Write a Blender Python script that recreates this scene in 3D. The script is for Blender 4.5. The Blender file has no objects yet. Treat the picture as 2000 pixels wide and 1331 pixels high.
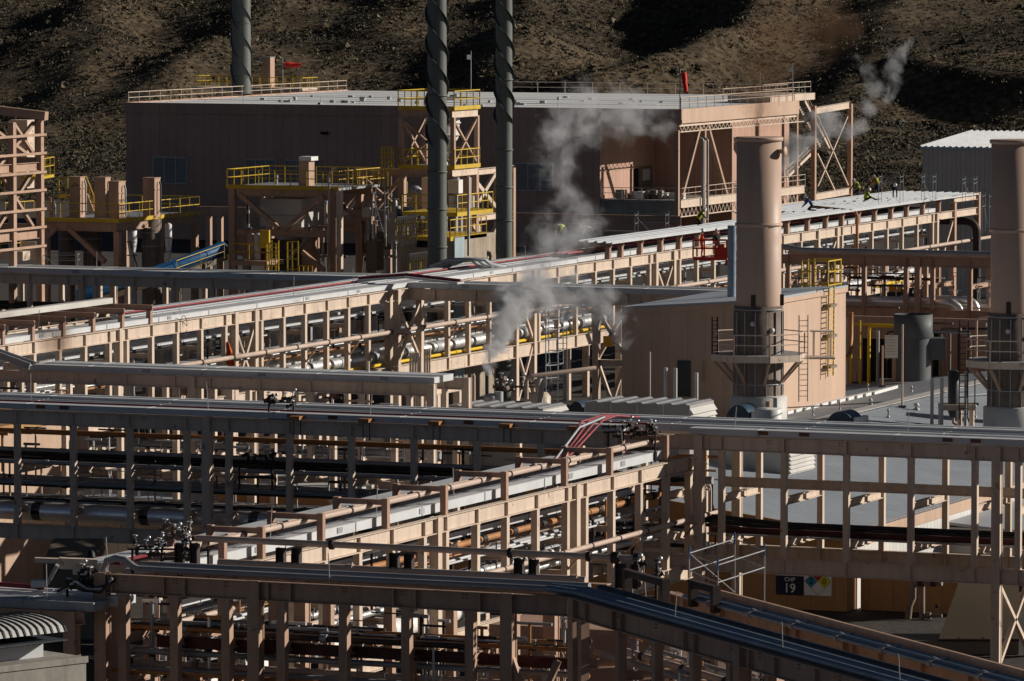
import bpy, bmesh, math, random
import numpy as np
from mathutils import Vector, Matrix
random.seed(7)
SC = bpy.context.scene
COL = SC.collection
R = math.radians
# ------------------------------------------------------------------ camera
F, CX, CY, YH, BETA, HC = 10700.0, 1000.0, 665.5, -105.0, R(22.8), 30.0
PITCH = math.atan((CY - YH) / F)
cb, sb = math.cos(BETA), math.sin(BETA)
RT = Vector((cb, sb, 0)); FH = Vector((-sb, cb, 0)); UZ = Vector((0, 0, 1))
FW = FH * math.cos(PITCH) - UZ * math.sin(PITCH)
UPV = FH * math.sin(PITCH) + UZ * math.cos(PITCH)
CAM = Vector((0, 0, HC))
def ray(u, v): return FW * F + RT * (u - CX) - UPV * (v - CY)
def PZ(u, v, z):
    d = ray(u, v); return CAM + d * ((z - HC) / d.z)
def PY(u, v, Y):
    d = ray(u, v); return CAM + d * (Y / d.y)
def PX(u, v, X):
    d = ray(u, v); return CAM + d * (X / d.x)
def PD(u, v, D):
    d = ray(u, v); return CAM + d * (D / d.dot(FH))
def zat(v, D): return HC - (v - YH) * D / F
cd = bpy.data.cameras.new('camera'); cam = bpy.data.objects.new('camera', cd); COL.objects.link(cam)
cam.location = CAM; cam.rotation_euler = (R(90) - PITCH, 0, BETA)
cd.sensor_width = 36; cd.lens = F / 2000 * 36; cd.clip_start = 1; cd.clip_end = 20000
SC.camera = cam
# ------------------------------------------------------------------ light
AZ, EL = R(37.0), R(20.3)
SUN = Vector((math.cos(AZ) * math.cos(EL), math.sin(AZ) * math.cos(EL), math.sin(EL)))
ld = bpy.data.lights.new('sun', 'SUN'); ld.energy = 5.0; ld.angle = R(0.5); ld.color = (1.0, 0.935, 0.845)
lo = bpy.data.objects.new('sun', ld); COL.objects.link(lo)
lo.rotation_euler = SUN.to_track_quat('Z', 'Y').to_euler(); lo.location = (300, 300, 300)
W = bpy.data.worlds.new('World'); SC.world = W; W.use_nodes = True
nt = W.node_tree; bg = nt.nodes['Background']; bg.inputs[1].default_value = 0.05
sk = nt.nodes.new('ShaderNodeTexSky'); sk.sky_type = 'NISHITA'; sk.sun_disc = False
sk.altitude = 1400; sk.air_density = 0.32; sk.dust_density = 0.25; sk.ozone_density = 0.0; sk.sun_elevation = EL; sk.sun_rotation = R(90) - AZ
wb = nt.nodes.new('ShaderNodeMix'); wb.data_type = 'RGBA'; wb.blend_type = 'MULTIPLY'; wb.inputs[0].default_value = 1.0; wb.inputs[7].default_value = (1.0, 0.91, 0.82, 1)   # daylight white balance of the photograph
nt.links.new(sk.outputs[0], wb.inputs[6]); nt.links.new(wb.outputs[2], bg.inputs[0])
SC.view_settings.view_transform = 'Standard'; SC.view_settings.look = 'None'
SC.view_settings.exposure = 0.0; SC.view_settings.gamma = 1.0
try:
    SC.cycles.volume_step_rate = 1.0; SC.cycles.volume_max_steps = 96; SC.cycles.max_bounces = 6
    SC.cycles.diffuse_bounces = 3; SC.cycles.glossy_bounces = 2; SC.cycles.volume_bounces = 0
except Exception: pass
# ------------------------------------------------------------------ materials
MATS = {}
def mat(name, col, rough=0.55, metal=0.0, var=0.12, vs=0.6, bump=0.0, bs=8.0, panel=0.0, pdark=0.72, spec=0.3, streak=0.0, grain=0.0, rust=0.0):
    if name in MATS: return MATS[name]
    m = bpy.data.materials.new(name); m.use_nodes = True; MATS[name] = m
    t = m.node_tree; L = t.links; N = t.nodes; b = N['Principled BSDF']
    b.inputs['Roughness'].default_value = rough; b.inputs['Metallic'].default_value = metal
    b.inputs['Specular IOR Level'].default_value = spec
    geo = N.new('ShaderNodeNewGeometry')
    def noise(scale, detail=4.0, vec=None):
        n = N.new('ShaderNodeTexNoise'); n.inputs['Scale'].default_value = scale; n.inputs['Detail'].default_value = detail
        L.new(vec if vec else geo.outputs['Position'], n.inputs['Vector']); return n.outputs['Fac']
    def mp(x, a, bb, c, d):
        r = N.new('ShaderNodeMapRange'); r.inputs[1].default_value = a; r.inputs[2].default_value = bb
        r.inputs[3].default_value = c; r.inputs[4].default_value = d; L.new(x, r.inputs[0]); return r.outputs[0]
    def mth(op, a, bb=None):
        r = N.new('ShaderNodeMath'); r.operation = op
        for i, x in enumerate((a, bb)):
            if x is None: continue
            if isinstance(x, (int, float)): r.inputs[i].default_value = x
            else: L.new(x, r.inputs[i])
        return r.outputs[0]
    f = mp(noise(vs), 0.3, 0.7, 1 - var, 1 + var * 0.6)
    f = mth('MULTIPLY', f, mp(noise(vs * 9, 6), 0.3, 0.7, 1 - var * 0.5, 1 + var * 0.3))
    if streak:
        mpn = N.new('ShaderNodeMapping'); mpn.inputs['Scale'].default_value = (1, 1, 0.08)
        L.new(geo.outputs['Position'], mpn.inputs['Vector'])
        f = mth('MULTIPLY', f, mp(noise(3.0, 5, mpn.outputs[0]), 0.45, 0.75, 1.0, 1 - streak))
    if grain:
        f = mth('MULTIPLY', f, mp(noise(grain, 3), 0.35, 0.65, 0.55, 1.3))
    if panel:
        sx = N.new('ShaderNodeSeparateXYZ'); L.new(geo.outputs['Position'], sx.inputs[0])
        fr = mth('FRACT', mth('DIVIDE', mth('ADD', sx.outputs[0], sx.outputs[1]), panel))
        ln = mth('LESS_THAN', fr, min(0.5, 0.05 / panel))
        f = mth('MULTIPLY', f, mth('SUBTRACT', 1.0, mth('MULTIPLY', ln, 1 - pdark)))
        fl = mth('FLOOR', mth('DIVIDE', mth('ADD', sx.outputs[0], sx.outputs[1]), panel))
        wn = N.new('ShaderNodeTexWhiteNoise'); wn.noise_dimensions = '1D'; L.new(fl, wn.inputs['W'])
        f = mth('MULTIPLY', f, mp(wn.outputs['Value'], 0, 1, 0.95, 1.05))
    mx = N.new('ShaderNodeMix'); mx.data_type = 'RGBA'; mx.blend_type = 'MULTIPLY'; mx.inputs[0].default_value = 1
    mx.inputs[6].default_value = (*col, 1)
    last = mx
    cc = N.new('ShaderNodeCombineColor')
    for i in range(3): L.new(f, cc.inputs[i])
    L.new(cc.outputs[0], mx.inputs[7]); 
    if rust:
        mr = N.new('ShaderNodeMix'); mr.data_type = 'RGBA'; mr.inputs[7].default_value = (0.13, 0.055, 0.025, 1)
        L.new(mth('MULTIPLY', mp(noise(2.3, 8), 0.64, 0.72, 0, 1), rust), mr.inputs[0]); L.new(mx.outputs[2], mr.inputs[6]); last = mr
    L.new(last.outputs[2], b.inputs['Base Color'])
    if bump:
        bn = N.new('ShaderNodeBump'); bn.inputs['Strength'].default_value = bump; bn.inputs['Distance'].default_value = 0.02
        L.new(noise(bs, 6), bn.inputs['Height']); L.new(bn.outputs[0], b.inputs['Normal'])
    rg = mp(noise(vs * 3), 0.3, 0.7, max(0.05, rough - 0.1), min(1, rough + 0.12)); L.new(rg, b.inputs['Roughness'])
    return m
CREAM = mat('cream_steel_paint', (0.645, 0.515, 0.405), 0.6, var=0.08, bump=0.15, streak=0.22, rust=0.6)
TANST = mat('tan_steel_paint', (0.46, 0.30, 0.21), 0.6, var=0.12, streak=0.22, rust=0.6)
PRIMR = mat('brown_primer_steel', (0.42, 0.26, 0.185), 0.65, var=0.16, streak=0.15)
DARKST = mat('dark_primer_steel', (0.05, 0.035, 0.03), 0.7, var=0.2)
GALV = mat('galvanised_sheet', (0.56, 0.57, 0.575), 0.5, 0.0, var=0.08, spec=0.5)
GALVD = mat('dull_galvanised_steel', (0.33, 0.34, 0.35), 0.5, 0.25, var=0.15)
CONDUIT = mat('grey_conduit', (0.30, 0.30, 0.31), 0.5, 0.3, var=0.12)
BLUEC = mat('blue_grey_conduit', (0.20, 0.25, 0.30), 0.42, 0.55, var=0.15)
ALU = mat('aluminium_cladding', (0.74, 0.74, 0.73), 0.38, 0.75, var=0.06, vs=1.5, bump=0.25, bs=5)
BLKP = mat('black_pipe', (0.018, 0.018, 0.02), 0.4, var=0.2)
RUSTP = mat('orange_brown_pipe', (0.42, 0.19, 0.07), 0.5, var=0.2)
TANP = mat('tan_pipe_paint', (0.54, 0.41, 0.33), 0.55, var=0.1)
MAROON = mat('maroon_beam', (0.06, 0.012, 0.01), 0.55, var=0.2)
PINK = mat('red_cable_jacket', (0.30, 0.05, 0.06), 0.6, var=0.25, vs=2)
YEL = mat('yellow_safety_paint', (0.58, 0.39, 0.03), 0.5, var=0.15)
YPIPE = mat('yellow_gas_pipe', (0.75, 0.48, 0.02), 0.45, var=0.1)
STKG = mat('grey_green_stack_paint', (0.125, 0.135, 0.12), 0.5, var=0.1, streak=0.2, vs=0.25)
STKT = mat('tan_stack_paint', (0.51, 0.355, 0.265), 0.55, var=0.05, streak=0.08, vs=0.2)
LAGG = mat('stained_lagging', (0.24, 0.18, 0.14), 0.6, var=0.3, vs=0.5, streak=0.35)
WALLT = mat('tan_panel_wall', (0.49, 0.30, 0.22), 0.6, var=0.09, panel=1.0, pdark=0.66, streak=0.06, vs=0.15)
WALLO = mat('ochre_panel_wall', (0.42, 0.225, 0.09), 0.6, var=0.07, panel=1.15, pdark=0.78, streak=0.08, vs=0.2)
WALLP = mat('peach_panel_wall', (0.50, 0.345, 0.245), 0.6, var=0.05, panel=0.75, pdark=0.8, streak=0.06)
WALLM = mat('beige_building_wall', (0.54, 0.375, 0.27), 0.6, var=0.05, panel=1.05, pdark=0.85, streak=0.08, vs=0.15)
WALLW = mat('white_panel_wall', (0.60, 0.59, 0.55), 0.55, var=0.05, panel=0.5, pdark=0.72)
SHEDW = mat('grey_shed_siding', (0.74, 0.62, 0.49), 0.6, var=0.05, panel=0.42, pdark=0.7)
LOUVL = mat('pale_louvre_paint', (0.55, 0.51, 0.47), 0.55, var=0.08)
ROOFW = mat('white_membrane_roof', (0.78, 0.78, 0.76), 0.6, var=0.10, vs=0.12)
ROOFG = mat('grey_metal_roof', (0.36, 0.39, 0.42), 0.5, 0.0, var=0.1, vs=0.2, streak=0.0)
WHITE = mat('white_paint', (0.72, 0.71, 0.68), 0.5, var=0.08)
OFFW = mat('offwhite_sheet', (0.55, 0.53, 0.49), 0.5, var=0.12)
DKGREY = mat('dark_grey_tank_paint', (0.055, 0.062, 0.064), 0.45, var=0.15, streak=0.1)
TANKG = mat('grey_tank_paint', (0.10, 0.108, 0.11), 0.6, var=0.12, streak=0.15)
DECKG = mat('grey_deck_sheet', (0.43, 0.45, 0.465), 0.55, var=0.1)
DKBLUE = mat('dark_blue_hood', (0.035, 0.065, 0.10), 0.35, var=0.2)
BLUE = mat('blue_conveyor_cover', (0.02, 0.10, 0.24), 0.35, var=0.12)
OLIVE = mat('olive_sheet', (0.19, 0.155, 0.11), 0.6, var=0.06)
CONC = mat('concrete', (0.34, 0.31, 0.27), 0.9, var=0.2, vs=0.5, bump=0.4, bs=6, streak=0.25)
CONCD = mat('stained_concrete_panel', (0.40, 0.33, 0.25), 0.9, var=0.2, vs=0.7, streak=0.3)
ASPH = mat('plant_ground', (0.06, 0.048, 0.04), 0.95, var=0.25, vs=0.3, grain=5)
BLACK = mat('black_rubber', (0.012, 0.012, 0.013), 0.6, var=0.2)
DARKH = mat('dark_opening', (0.012, 0.011, 0.011), 0.8, var=0.2)
LOUV = mat('louvre_grey', (0.33, 0.31, 0.29), 0.55, var=0.08)
ORANGE = mat('orange_fabric', (0.85, 0.13, 0.02), 0.7, var=0.12, vs=3)
REDF = mat('red_windsock_fabric', (0.70, 0.03, 0.02), 0.65, var=0.12, vs=3)
REDP = mat('red_lift_paint', (0.55, 0.035, 0.015), 0.45, var=0.15)
LPANEL = mat('pale_blue_panel', (0.36, 0.44, 0.47), 0.5, var=0.1, streak=0.2)
GLASS = mat('lamp_glass', (0.8, 0.85, 0.9), 0.08, 0.9, var=0.02)
ORNG = mat('orange_sign_sheet', (0.75, 0.33, 0.02), 0.5, var=0.1)
TARP = mat('pale_tarpaulin', (0.55, 0.48, 0.42), 0.7, var=0.15, bump=0.5, bs=3)
TANKC = mat('cream_tank', (0.55, 0.45, 0.33), 0.5, var=0.12)
WOOD = mat('scaffold_plank', (0.34, 0.23, 0.13), 0.8, var=0.25, vs=2)
BRNTAR = mat('brown_marker_plate', (0.16, 0.07, 0.045), 0.6, var=0.2)
SKIN = mat('skin', (0.45, 0.26, 0.18), 0.6)
NAVY = mat('navy_denim', (0.025, 0.035, 0.06), 0.8)
BLKC = mat('dark_work_clothes', (0.02, 0.02, 0.022), 0.8)
HIVIS = mat('hivis_yellow_vest', (0.60, 0.62, 0.03), 0.6)
HELM = mat('white_helmet_shell', (0.78, 0.78, 0.76), 0.3)
BLUEJ = mat('blue_jacket', (0.02, 0.06, 0.20), 0.7)
SIGND = mat('sign_dark_blue', (0.012, 0.014, 0.035), 0.5)
SIGNW = mat('sign_white', (0.78, 0.76, 0.70), 0.5, var=0.04)
SIGNB = mat('sign_blue', (0.03, 0.25, 0.36), 0.5, var=0.04)
SIGNR = mat('sign_red', (0.50, 0.03, 0.025), 0.5, var=0.04)
SIGNY = mat('sign_yellow', (0.68, 0.60, 0.02), 0.5, var=0.04)
INK = mat('sign_ink', (0.012, 0.012, 0.014), 0.6)
# ------------------------------------------------------------------ object helpers
def root(name, loc, label, cat, group=None, kind=None):
    o = bpy.data.objects.new(name, None); o.empty_display_size = 0.3; COL.objects.link(o); o.location = loc
    o['label'] = label; o['category'] = cat
    if group: o['group'] = group
    if kind: o['kind'] = kind
    o['_off'] = tuple(loc); return o
class MB:
    def __init__(s): s.v = []; s.f = []; s.sm = []
    def add(s, vs, fs, smooth=False):
        n = len(s.v); s.v += [tuple(p) for p in vs]
        for f in fs: s.f.append(tuple(i + n for i in f)); s.sm.append(smooth)
        return s
    def ob(s, o, a, b, c):
        o, a, b, c = Vector(o), Vector(a), Vector(b), Vector(c)
        P = [o, o + a, o + a + b, o + b, o + c, o + a + c, o + a + b + c, o + b + c]
        fs = [(0, 3, 2, 1), (4, 5, 6, 7), (0, 1, 5, 4), (1, 2, 6, 5), (2, 3, 7, 6), (3, 0, 4, 7)]
        if a.cross(b).dot(c) < 0: fs = [f[::-1] for f in fs]
        return s.add(P, fs)
    def box(s, x0, x1, y0, y1, z0, z1):
        return s.ob((min(x0, x1), min(y0, y1), min(z0, z1)), (abs(x1 - x0), 0, 0), (0, abs(y1 - y0), 0), (0, 0, abs(z1 - z0)))
    def bar(s, p, q, w, h, up=None):   # centred rectangular bar
        p, q = Vector(p), Vector(q); d = q - p
        if d.length < 1e-6: return s
        up = Vector(up) if up else (UZ if abs(d.normalized().z) < 0.99 else Vector((0, 1, 0)))
        x = d.cross(up).normalized(); y = x.cross(d).normalized()
        return s.ob(p - x * w / 2 - y * h / 2, d, x * w, y * h)
    def ibeam(s, p, q, h, w, tf=0.035, tw=0.03):   # top of section at p/q line, web vertical
        p, q = Vector(p), Vector(q)
        s.bar(p - UZ * tf / 2, q - UZ * tf / 2, w, tf)
        s.bar(p - UZ * (h - tf / 2), q - UZ * (h - tf / 2), w, tf)
        s.bar(p - UZ * h / 2, q - UZ * h / 2, tw, h - 2 * tf - 0.004); return s
    def tube(s, p, q, r, n=8, cap=True, r2=None):
        p, q = Vector(p), Vector(q); d = q - p
        if d.length < 1e-6: return s
        x = d.orthogonal().normalized(); y = d.normalized().cross(x); r2 = r if r2 is None else r2
        vs = []
        for k in range(n):
            a = 2 * math.pi * k / n; e = x * math.cos(a) + y * math.sin(a); vs += [p + e * r, q + e * r2]
        s.add(vs, [(2 * k, 2 * ((k + 1) % n), 2 * ((k + 1) % n) + 1, 2 * k + 1) for k in range(n)], n > 5)
        if cap: s.add(vs, [tuple(2 * k for k in range(n))[::-1], tuple(2 * k + 1 for k in range(n))])
        return s
    def path(s, pts, r, n=8):
        pts = [Vector(p) for p in pts]; rings = []; x = None
        for i, p in enumerate(pts):
            d = (pts[min(i + 1, len(pts) - 1)] - pts[max(i - 1, 0)]).normalized()
            if x is None: x = d.orthogonal().normalized()
            x = (x - d * x.dot(d)).normalized(); y = d.cross(x)
            rings.append([p + (x * math.cos(2 * math.pi * k / n) + y * math.sin(2 * math.pi * k / n)) * r for k in range(n)])
        vs = [p for rg in rings for p in rg]; fs = []
        for i in range(len(pts) - 1):
            for k in range(n): fs.append((i * n + k, i * n + (k + 1) % n, (i + 1) * n + (k + 1) % n, (i + 1) * n + k))
        s.add(vs, fs, True); s.add(rings[0], [tuple(range(n))[::-1]]); s.add(rings[-1], [tuple(range(n))]); return s
    def lathe(s, c, prof, n=24, axis=None):
        c = Vector(c); vs = []; fs = []
        ax = Vector(axis).normalized() if axis else UZ
        x = ax.orthogonal().normalized() if axis else Vector((1, 0, 0)); y = ax.cross(x)
        for (r, z) in prof:
            for k in range(n):
                a = 2 * math.pi * k / n; vs.append(c + x * (r * math.cos(a)) + y * (r * math.sin(a)) + ax * z)
        m = len(prof)
        for i in range(m - 1):
            for k in range(n): fs.append((i * n + k, i * n + (k + 1) % n, (i + 1) * n + (k + 1) % n, (i + 1) * n + k))
        s.add(vs, fs, True)
        if prof[0][0] > 1e-4: s.add(vs[:n], [tuple(range(n))[::-1]])
        if prof[-1][0] > 1e-4: s.add(vs[-n:], [tuple(range(n))])
        return s
    def prism(s, poly, ext):   # poly list of points, extruded by vector
        poly = [Vector(p) for p in poly]; e = Vector(ext); n = len(poly)
        nn = (poly[1] - poly[0]).cross(poly[2] - poly[0])
        if nn.dot(e) < 0: poly = poly[::-1]
        vs = poly + [p + e for p in poly]
        fs = [tuple(range(n))[::-1], tuple(range(n, 2 * n))] + [(i, (i + 1) % n, n + (i + 1) % n, n + i) for i in range(n)]
        return s.add(vs, fs)
    def build(s, name, m, parent=None, label=None, cat=None, group=None, kind=None, off=None):
        me = bpy.data.meshes.new(name); o3 = (0, 0, 0)
        if parent is not None: o3 = tuple(parent['_off'])
        elif off: o3 = tuple(off)
        elif s.v:
            a = np.array(s.v); o3 = (float(a[:, 0].mean()), float(a[:, 1].mean()), float(a[:, 2].min()))
        me.from_pydata([(p[0] - o3[0], p[1] - o3[1], p[2] - o3[2]) for p in s.v], [], s.f)
        me.polygons.foreach_set('use_smooth', s.sm); me.update()
        o = bpy.data.objects.new(name, me); COL.objects.link(o); me.materials.append(m)
        o['_off'] = o3
        if parent is not None: o.parent = parent
        else: o.location = o3
        if label: o['label'] = label
        if cat: o['category'] = cat
        if group: o['group'] = group
        if kind: o['kind'] = kind
        return o
def sub(o, parent):   # make a built part a sub-part of another part (same offset)
    o.parent = parent; return o
def rail(mb, pts, h=1.07, r=0.024, sp=1.5, mid=True, close=False, n=5):
    pts = [Vector(p) for p in pts]
    segs = list(zip(pts[:-1], pts[1:])) + ([(pts[-1], pts[0])] if close else [])
    for a, b in segs:
        L = (b - a).length; k = max(1, round(L / sp))
        mb.tube(a + UZ * h, b + UZ * h, r, n, False)
        if mid: mb.tube(a + UZ * h * 0.52, b + UZ * h * 0.52, r * 0.9, n, False)
        for i in range(k + 1):
            p = a.lerp(b, i / k); mb.tube(p, p + UZ * h, r, n, False)
    return mb
def ladder(mb, p, q, side, w=0.45, sp=0.3, r=0.025):
    p, q, side = Vector(p), Vector(q), Vector(side).normalized()
    for sg in (-1, 1): mb.tube(p + side * sg * w / 2, q + side * sg * w / 2, r, 5, False)
    k = int((q - p).length / sp)
    for i in range(1, k + 1):
        c = p.lerp(q, i / (k + 1)); mb.tube(c - side * w / 2, c + side * w / 2, r * 0.7, 4, False)
    return mb
class Fr:   # vertical frame plane: axis a along it, n pointing back (away from the camera)
    def __init__(s, P, axis):
        s.P = Vector(P); q = 1 / math.sqrt(2)
        s.a, s.n = {'X': (Vector((1, 0, 0)), Vector((0, 1, 0))), 'Y': (Vector((0, 1, 0)), Vector((-1, 0, 0))),
                    'D': (Vector((q, -q, 0)), Vector((q, q, 0)))}[axis]
    def hit(s, u, v, t=0.0):
        d = ray(u, v); k = ((s.P + s.n * t - CAM).dot(s.n)) / d.dot(s.n); return CAM + d * k
    def s_(s, u, v, t=0.0): return (s.hit(u, v, t) - s.P).dot(s.a)
    def z_(s, u, v, t=0.0): return s.hit(u, v, t).z
    def p(s, k, t, z):
        q = s.P + s.a * k + s.n * t; return Vector((q.x, q.y, z))
    def box(s, mb, k0, k1, t0, t1, z0, z1):
        return mb.ob(s.p(k0, t0, z0), s.a * (k1 - k0), s.n * (t1 - t0), UZ * (z1 - z0))
# ------------------------------------------------------------------ ground and hills
def gmat():
    m = bpy.data.materials.new('hill_dirt_and_dry_grass'); m.use_nodes = True; t = m.node_tree; L = t.links; N = t.nodes; b = N['Principled BSDF']
    b.inputs['Roughness'].default_value = 0.95; b.inputs['Specular IOR Level'].default_value = 0.1
    g = N.new('ShaderNodeNewGeometry')
    def nz(s, d=6):
        n = N.new('ShaderNodeTexNoise'); n.inputs['Scale'].default_value = s; n.inputs['Detail'].default_value = d
        L.new(g.outputs['Position'], n.inputs['Vector']); return n.outputs['Fac']
    cr = N.new('ShaderNodeValToRGB'); e = cr.color_ramp.elements
    e[0].position = 0.36; e[0].color = (0.028, 0.022, 0.017, 1); e[1].position = 0.66; e[1].color = (0.165, 0.122, 0.073, 1)
    x = cr.color_ramp.elements.new(0.5); x.color = (0.062, 0.046, 0.029, 1)
    ad = N.new('ShaderNodeMath'); ad.operation = 'MULTIPLY_ADD'; ad.inputs[1].default_value = 0.55
    L.new(nz(0.9), ad.inputs[0])
    ml = N.new('ShaderNodeMath'); ml.operation = 'MULTIPLY'; ml.inputs[1].default_value = 0.5
    L.new(nz(0.045, 5), ml.inputs[0]); L.new(ml.outputs[0], ad.inputs[2]); L.new(ad.outputs[0], cr.inputs[0])
    L.new(cr.outputs[0], b.inputs['Base Color'])
    bp = N.new('ShaderNodeBump'); bp.inputs['Strength'].default_value = 0.5; bp.inputs['Distance'].default_value = 0.35
    L.new(nz(1.6, 5), bp.inputs['Height']); L.new(bp.outputs[0], b.inputs['Normal']); return m
rng = np.random.default_rng(11)
def vnoise(x, y, seed):   # smooth value noise
    r = np.random.default_rng(seed); tab = r.random((256, 256))
    xi = np.floor(x).astype(int); yi = np.floor(y).astype(int); fx = x - xi; fy = y - yi
    fx = fx * fx * (3 - 2 * fx); fy = fy * fy * (3 - 2 * fy)
    g = lambda i, j: tab[i % 256, j % 256]
    return (g(xi, yi) * (1 - fx) + g(xi + 1, yi) * fx) * (1 - fy) + (g(xi, yi + 1) * (1 - fx) + g(xi + 1, yi + 1) * fx) * fy
def fbm(x, y, seed, o=4):
    t = 0; a = 1
    for k in range(o): t = t + a * (vnoise(x * 2 ** k, y * 2 ** k, seed + k) - 0.5); a *= 0.5
    return t
def base_z(d):
    z = np.where(d < 640, -0.3, (d - 640) * 0.02 - 0.3 * np.clip(1 - (d - 640) / 20, 0, 1))
    z = z + np.where(d > 800, (d - 800) * 0.165, 0) - np.where(d > 1150, (d - 1150) * 0.10, 0)
    k = np.clip((d - 790) / 30, 0, 1); return z + 0 * k
def duv(u, v, A=0.0):  # point on the base ramp hit by a pixel -> lateral, depth
    lo, hi = 640.0, 1500.0
    for _ in range(50):
        m = (lo + hi) / 2
        if float(base_z(np.array(m))) + A * 0.95 < zat(v, m): lo = m
        else: hi = m
    return ((u - CX) * lo / F, lo)
SPURS = []   # (crest points, height, half width)
def spur(pix, A, w): SPURS.append(([duv(u, v, A) for u, v in pix], A, w))
spur([(1560, -120), (1440, 40), (1350, 85), (1250, 118), (1150, 142)], 6.4, 8.5)
spur([(2200, 130), (2010, 150), (1900, 138), (1780, 112)], 6.5, 7.5)
spur([(1120, -110), (1040, -10), (1010, 80), (965, 150)], 4.4, 8.5)
spur([(330, -90), (200, 0), (140, 62), (60, 90)], 3.0, 7.5)
spur([(215, 70), (165, 130), (150, 175), (90, 215)], 2.6, 7.0)
spur([(540, -60), (470, 60), (370, 150), (280, 225)], 2.8, 7.0)
spur([(1790, -60), (1720, 60), (1670, 150), (1560, 225)], 3.6, 10.0)
spur([(820, -80), (760, 40), (600, 150)], 2.6, 9.0)
spur([(420, 120), (300, 190), (210, 230), (60, 245)], 2.2, 7.0)
def hill_z(l, d):
    z = base_z(d); ramp = np.clip((d - 790) / 40, 0, 1)
    z = z + ramp * (fbm(l / 42 + 3.1, d / 40, 5, 4) * 5.0 + np.abs(fbm(l / 15 + 1.7 + d / 30, d / 26 + 4, 21, 3)) * 0.8)
    z = z + 0.5 * fbm(l / 9, d / 14, 41, 3) * np.clip((d - 640) / 60, 0, 1)
    for pts, A, w in SPURS:
        best = np.full(l.shape, 1e9)
        for (a, b), (c, e) in zip(pts[:-1], pts[1:]):
            vx, vy = c - a, e - b; k = np.clip(((l - a) * vx + (d - b) * vy) / (vx * vx + vy * vy), 0, 1)
            dd = np.hypot(l - a - k * vx, (d - b - k * vy)); best = np.minimum(best, dd)
        z = z + A * np.exp(-np.abs(best / w) ** 1.6)
    return z
def hills():
    ds = np.concatenate([np.linspace(600, 790, 40), np.linspace(794, 960, 130), np.linspace(965, 1250, 50), np.linspace(1270, 2200, 20)])
    ls = np.concatenate([np.linspace(-700, -135, 40), np.linspace(-130, 140, 230), np.linspace(146, 900, 45)])
    Lg, Dg = np.meshgrid(ls, ds); Z = hill_z(Lg, Dg)
    X = RT.x * Lg + FH.x * Dg; Y = RT.y * Lg + FH.y * Dg
    v = np.stack([X, Y, Z], -1).reshape(-1, 3); n, m = len(ds), len(ls)
    i = np.arange((n - 1) * (m - 1)); rr = i // (m - 1); c = i % (m - 1); q = rr * m + c
    f = np.stack([q, q + 1, q + m + 1, q + m], -1)
    me = bpy.data.meshes.new('hills'); me.vertices.add(len(v)); me.vertices.foreach_set('co', v.ravel())
    me.loops.add(f.size); me.loops.foreach_set('vertex_index', f.ravel()); me.polygons.add(len(f))
    me.polygons.foreach_set('loop_start', np.arange(0, f.size, 4)); me.polygons.foreach_set('loop_total', np.full(len(f), 4))
    me.polygons.foreach_set('use_smooth', np.ones(len(f), bool)); me.update(calc_edges=True)
    me.materials.append(gmat()); o = bpy.data.objects.new('hills', me); COL.objects.link(o); o['kind'] = 'structure'
    o['label'] = 'dry brushy desert hillside rising behind the plant'; o['category'] = 'hills'
hills()
g = MB(); g.v = [(-6000, -2000, -0.02), (6000, -2000, -0.02), (6000, 9000, -0.02), (-6000, 9000, -0.02)]; g.f = [(0, 1, 2, 3)]; g.sm = [False]
o = g.build('ground', ASPH, kind='structure', off=(0, 0, 0)); o['label'] = 'bare brown plant yard ground under the pipe racks'; o['category'] = 'ground'
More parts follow.
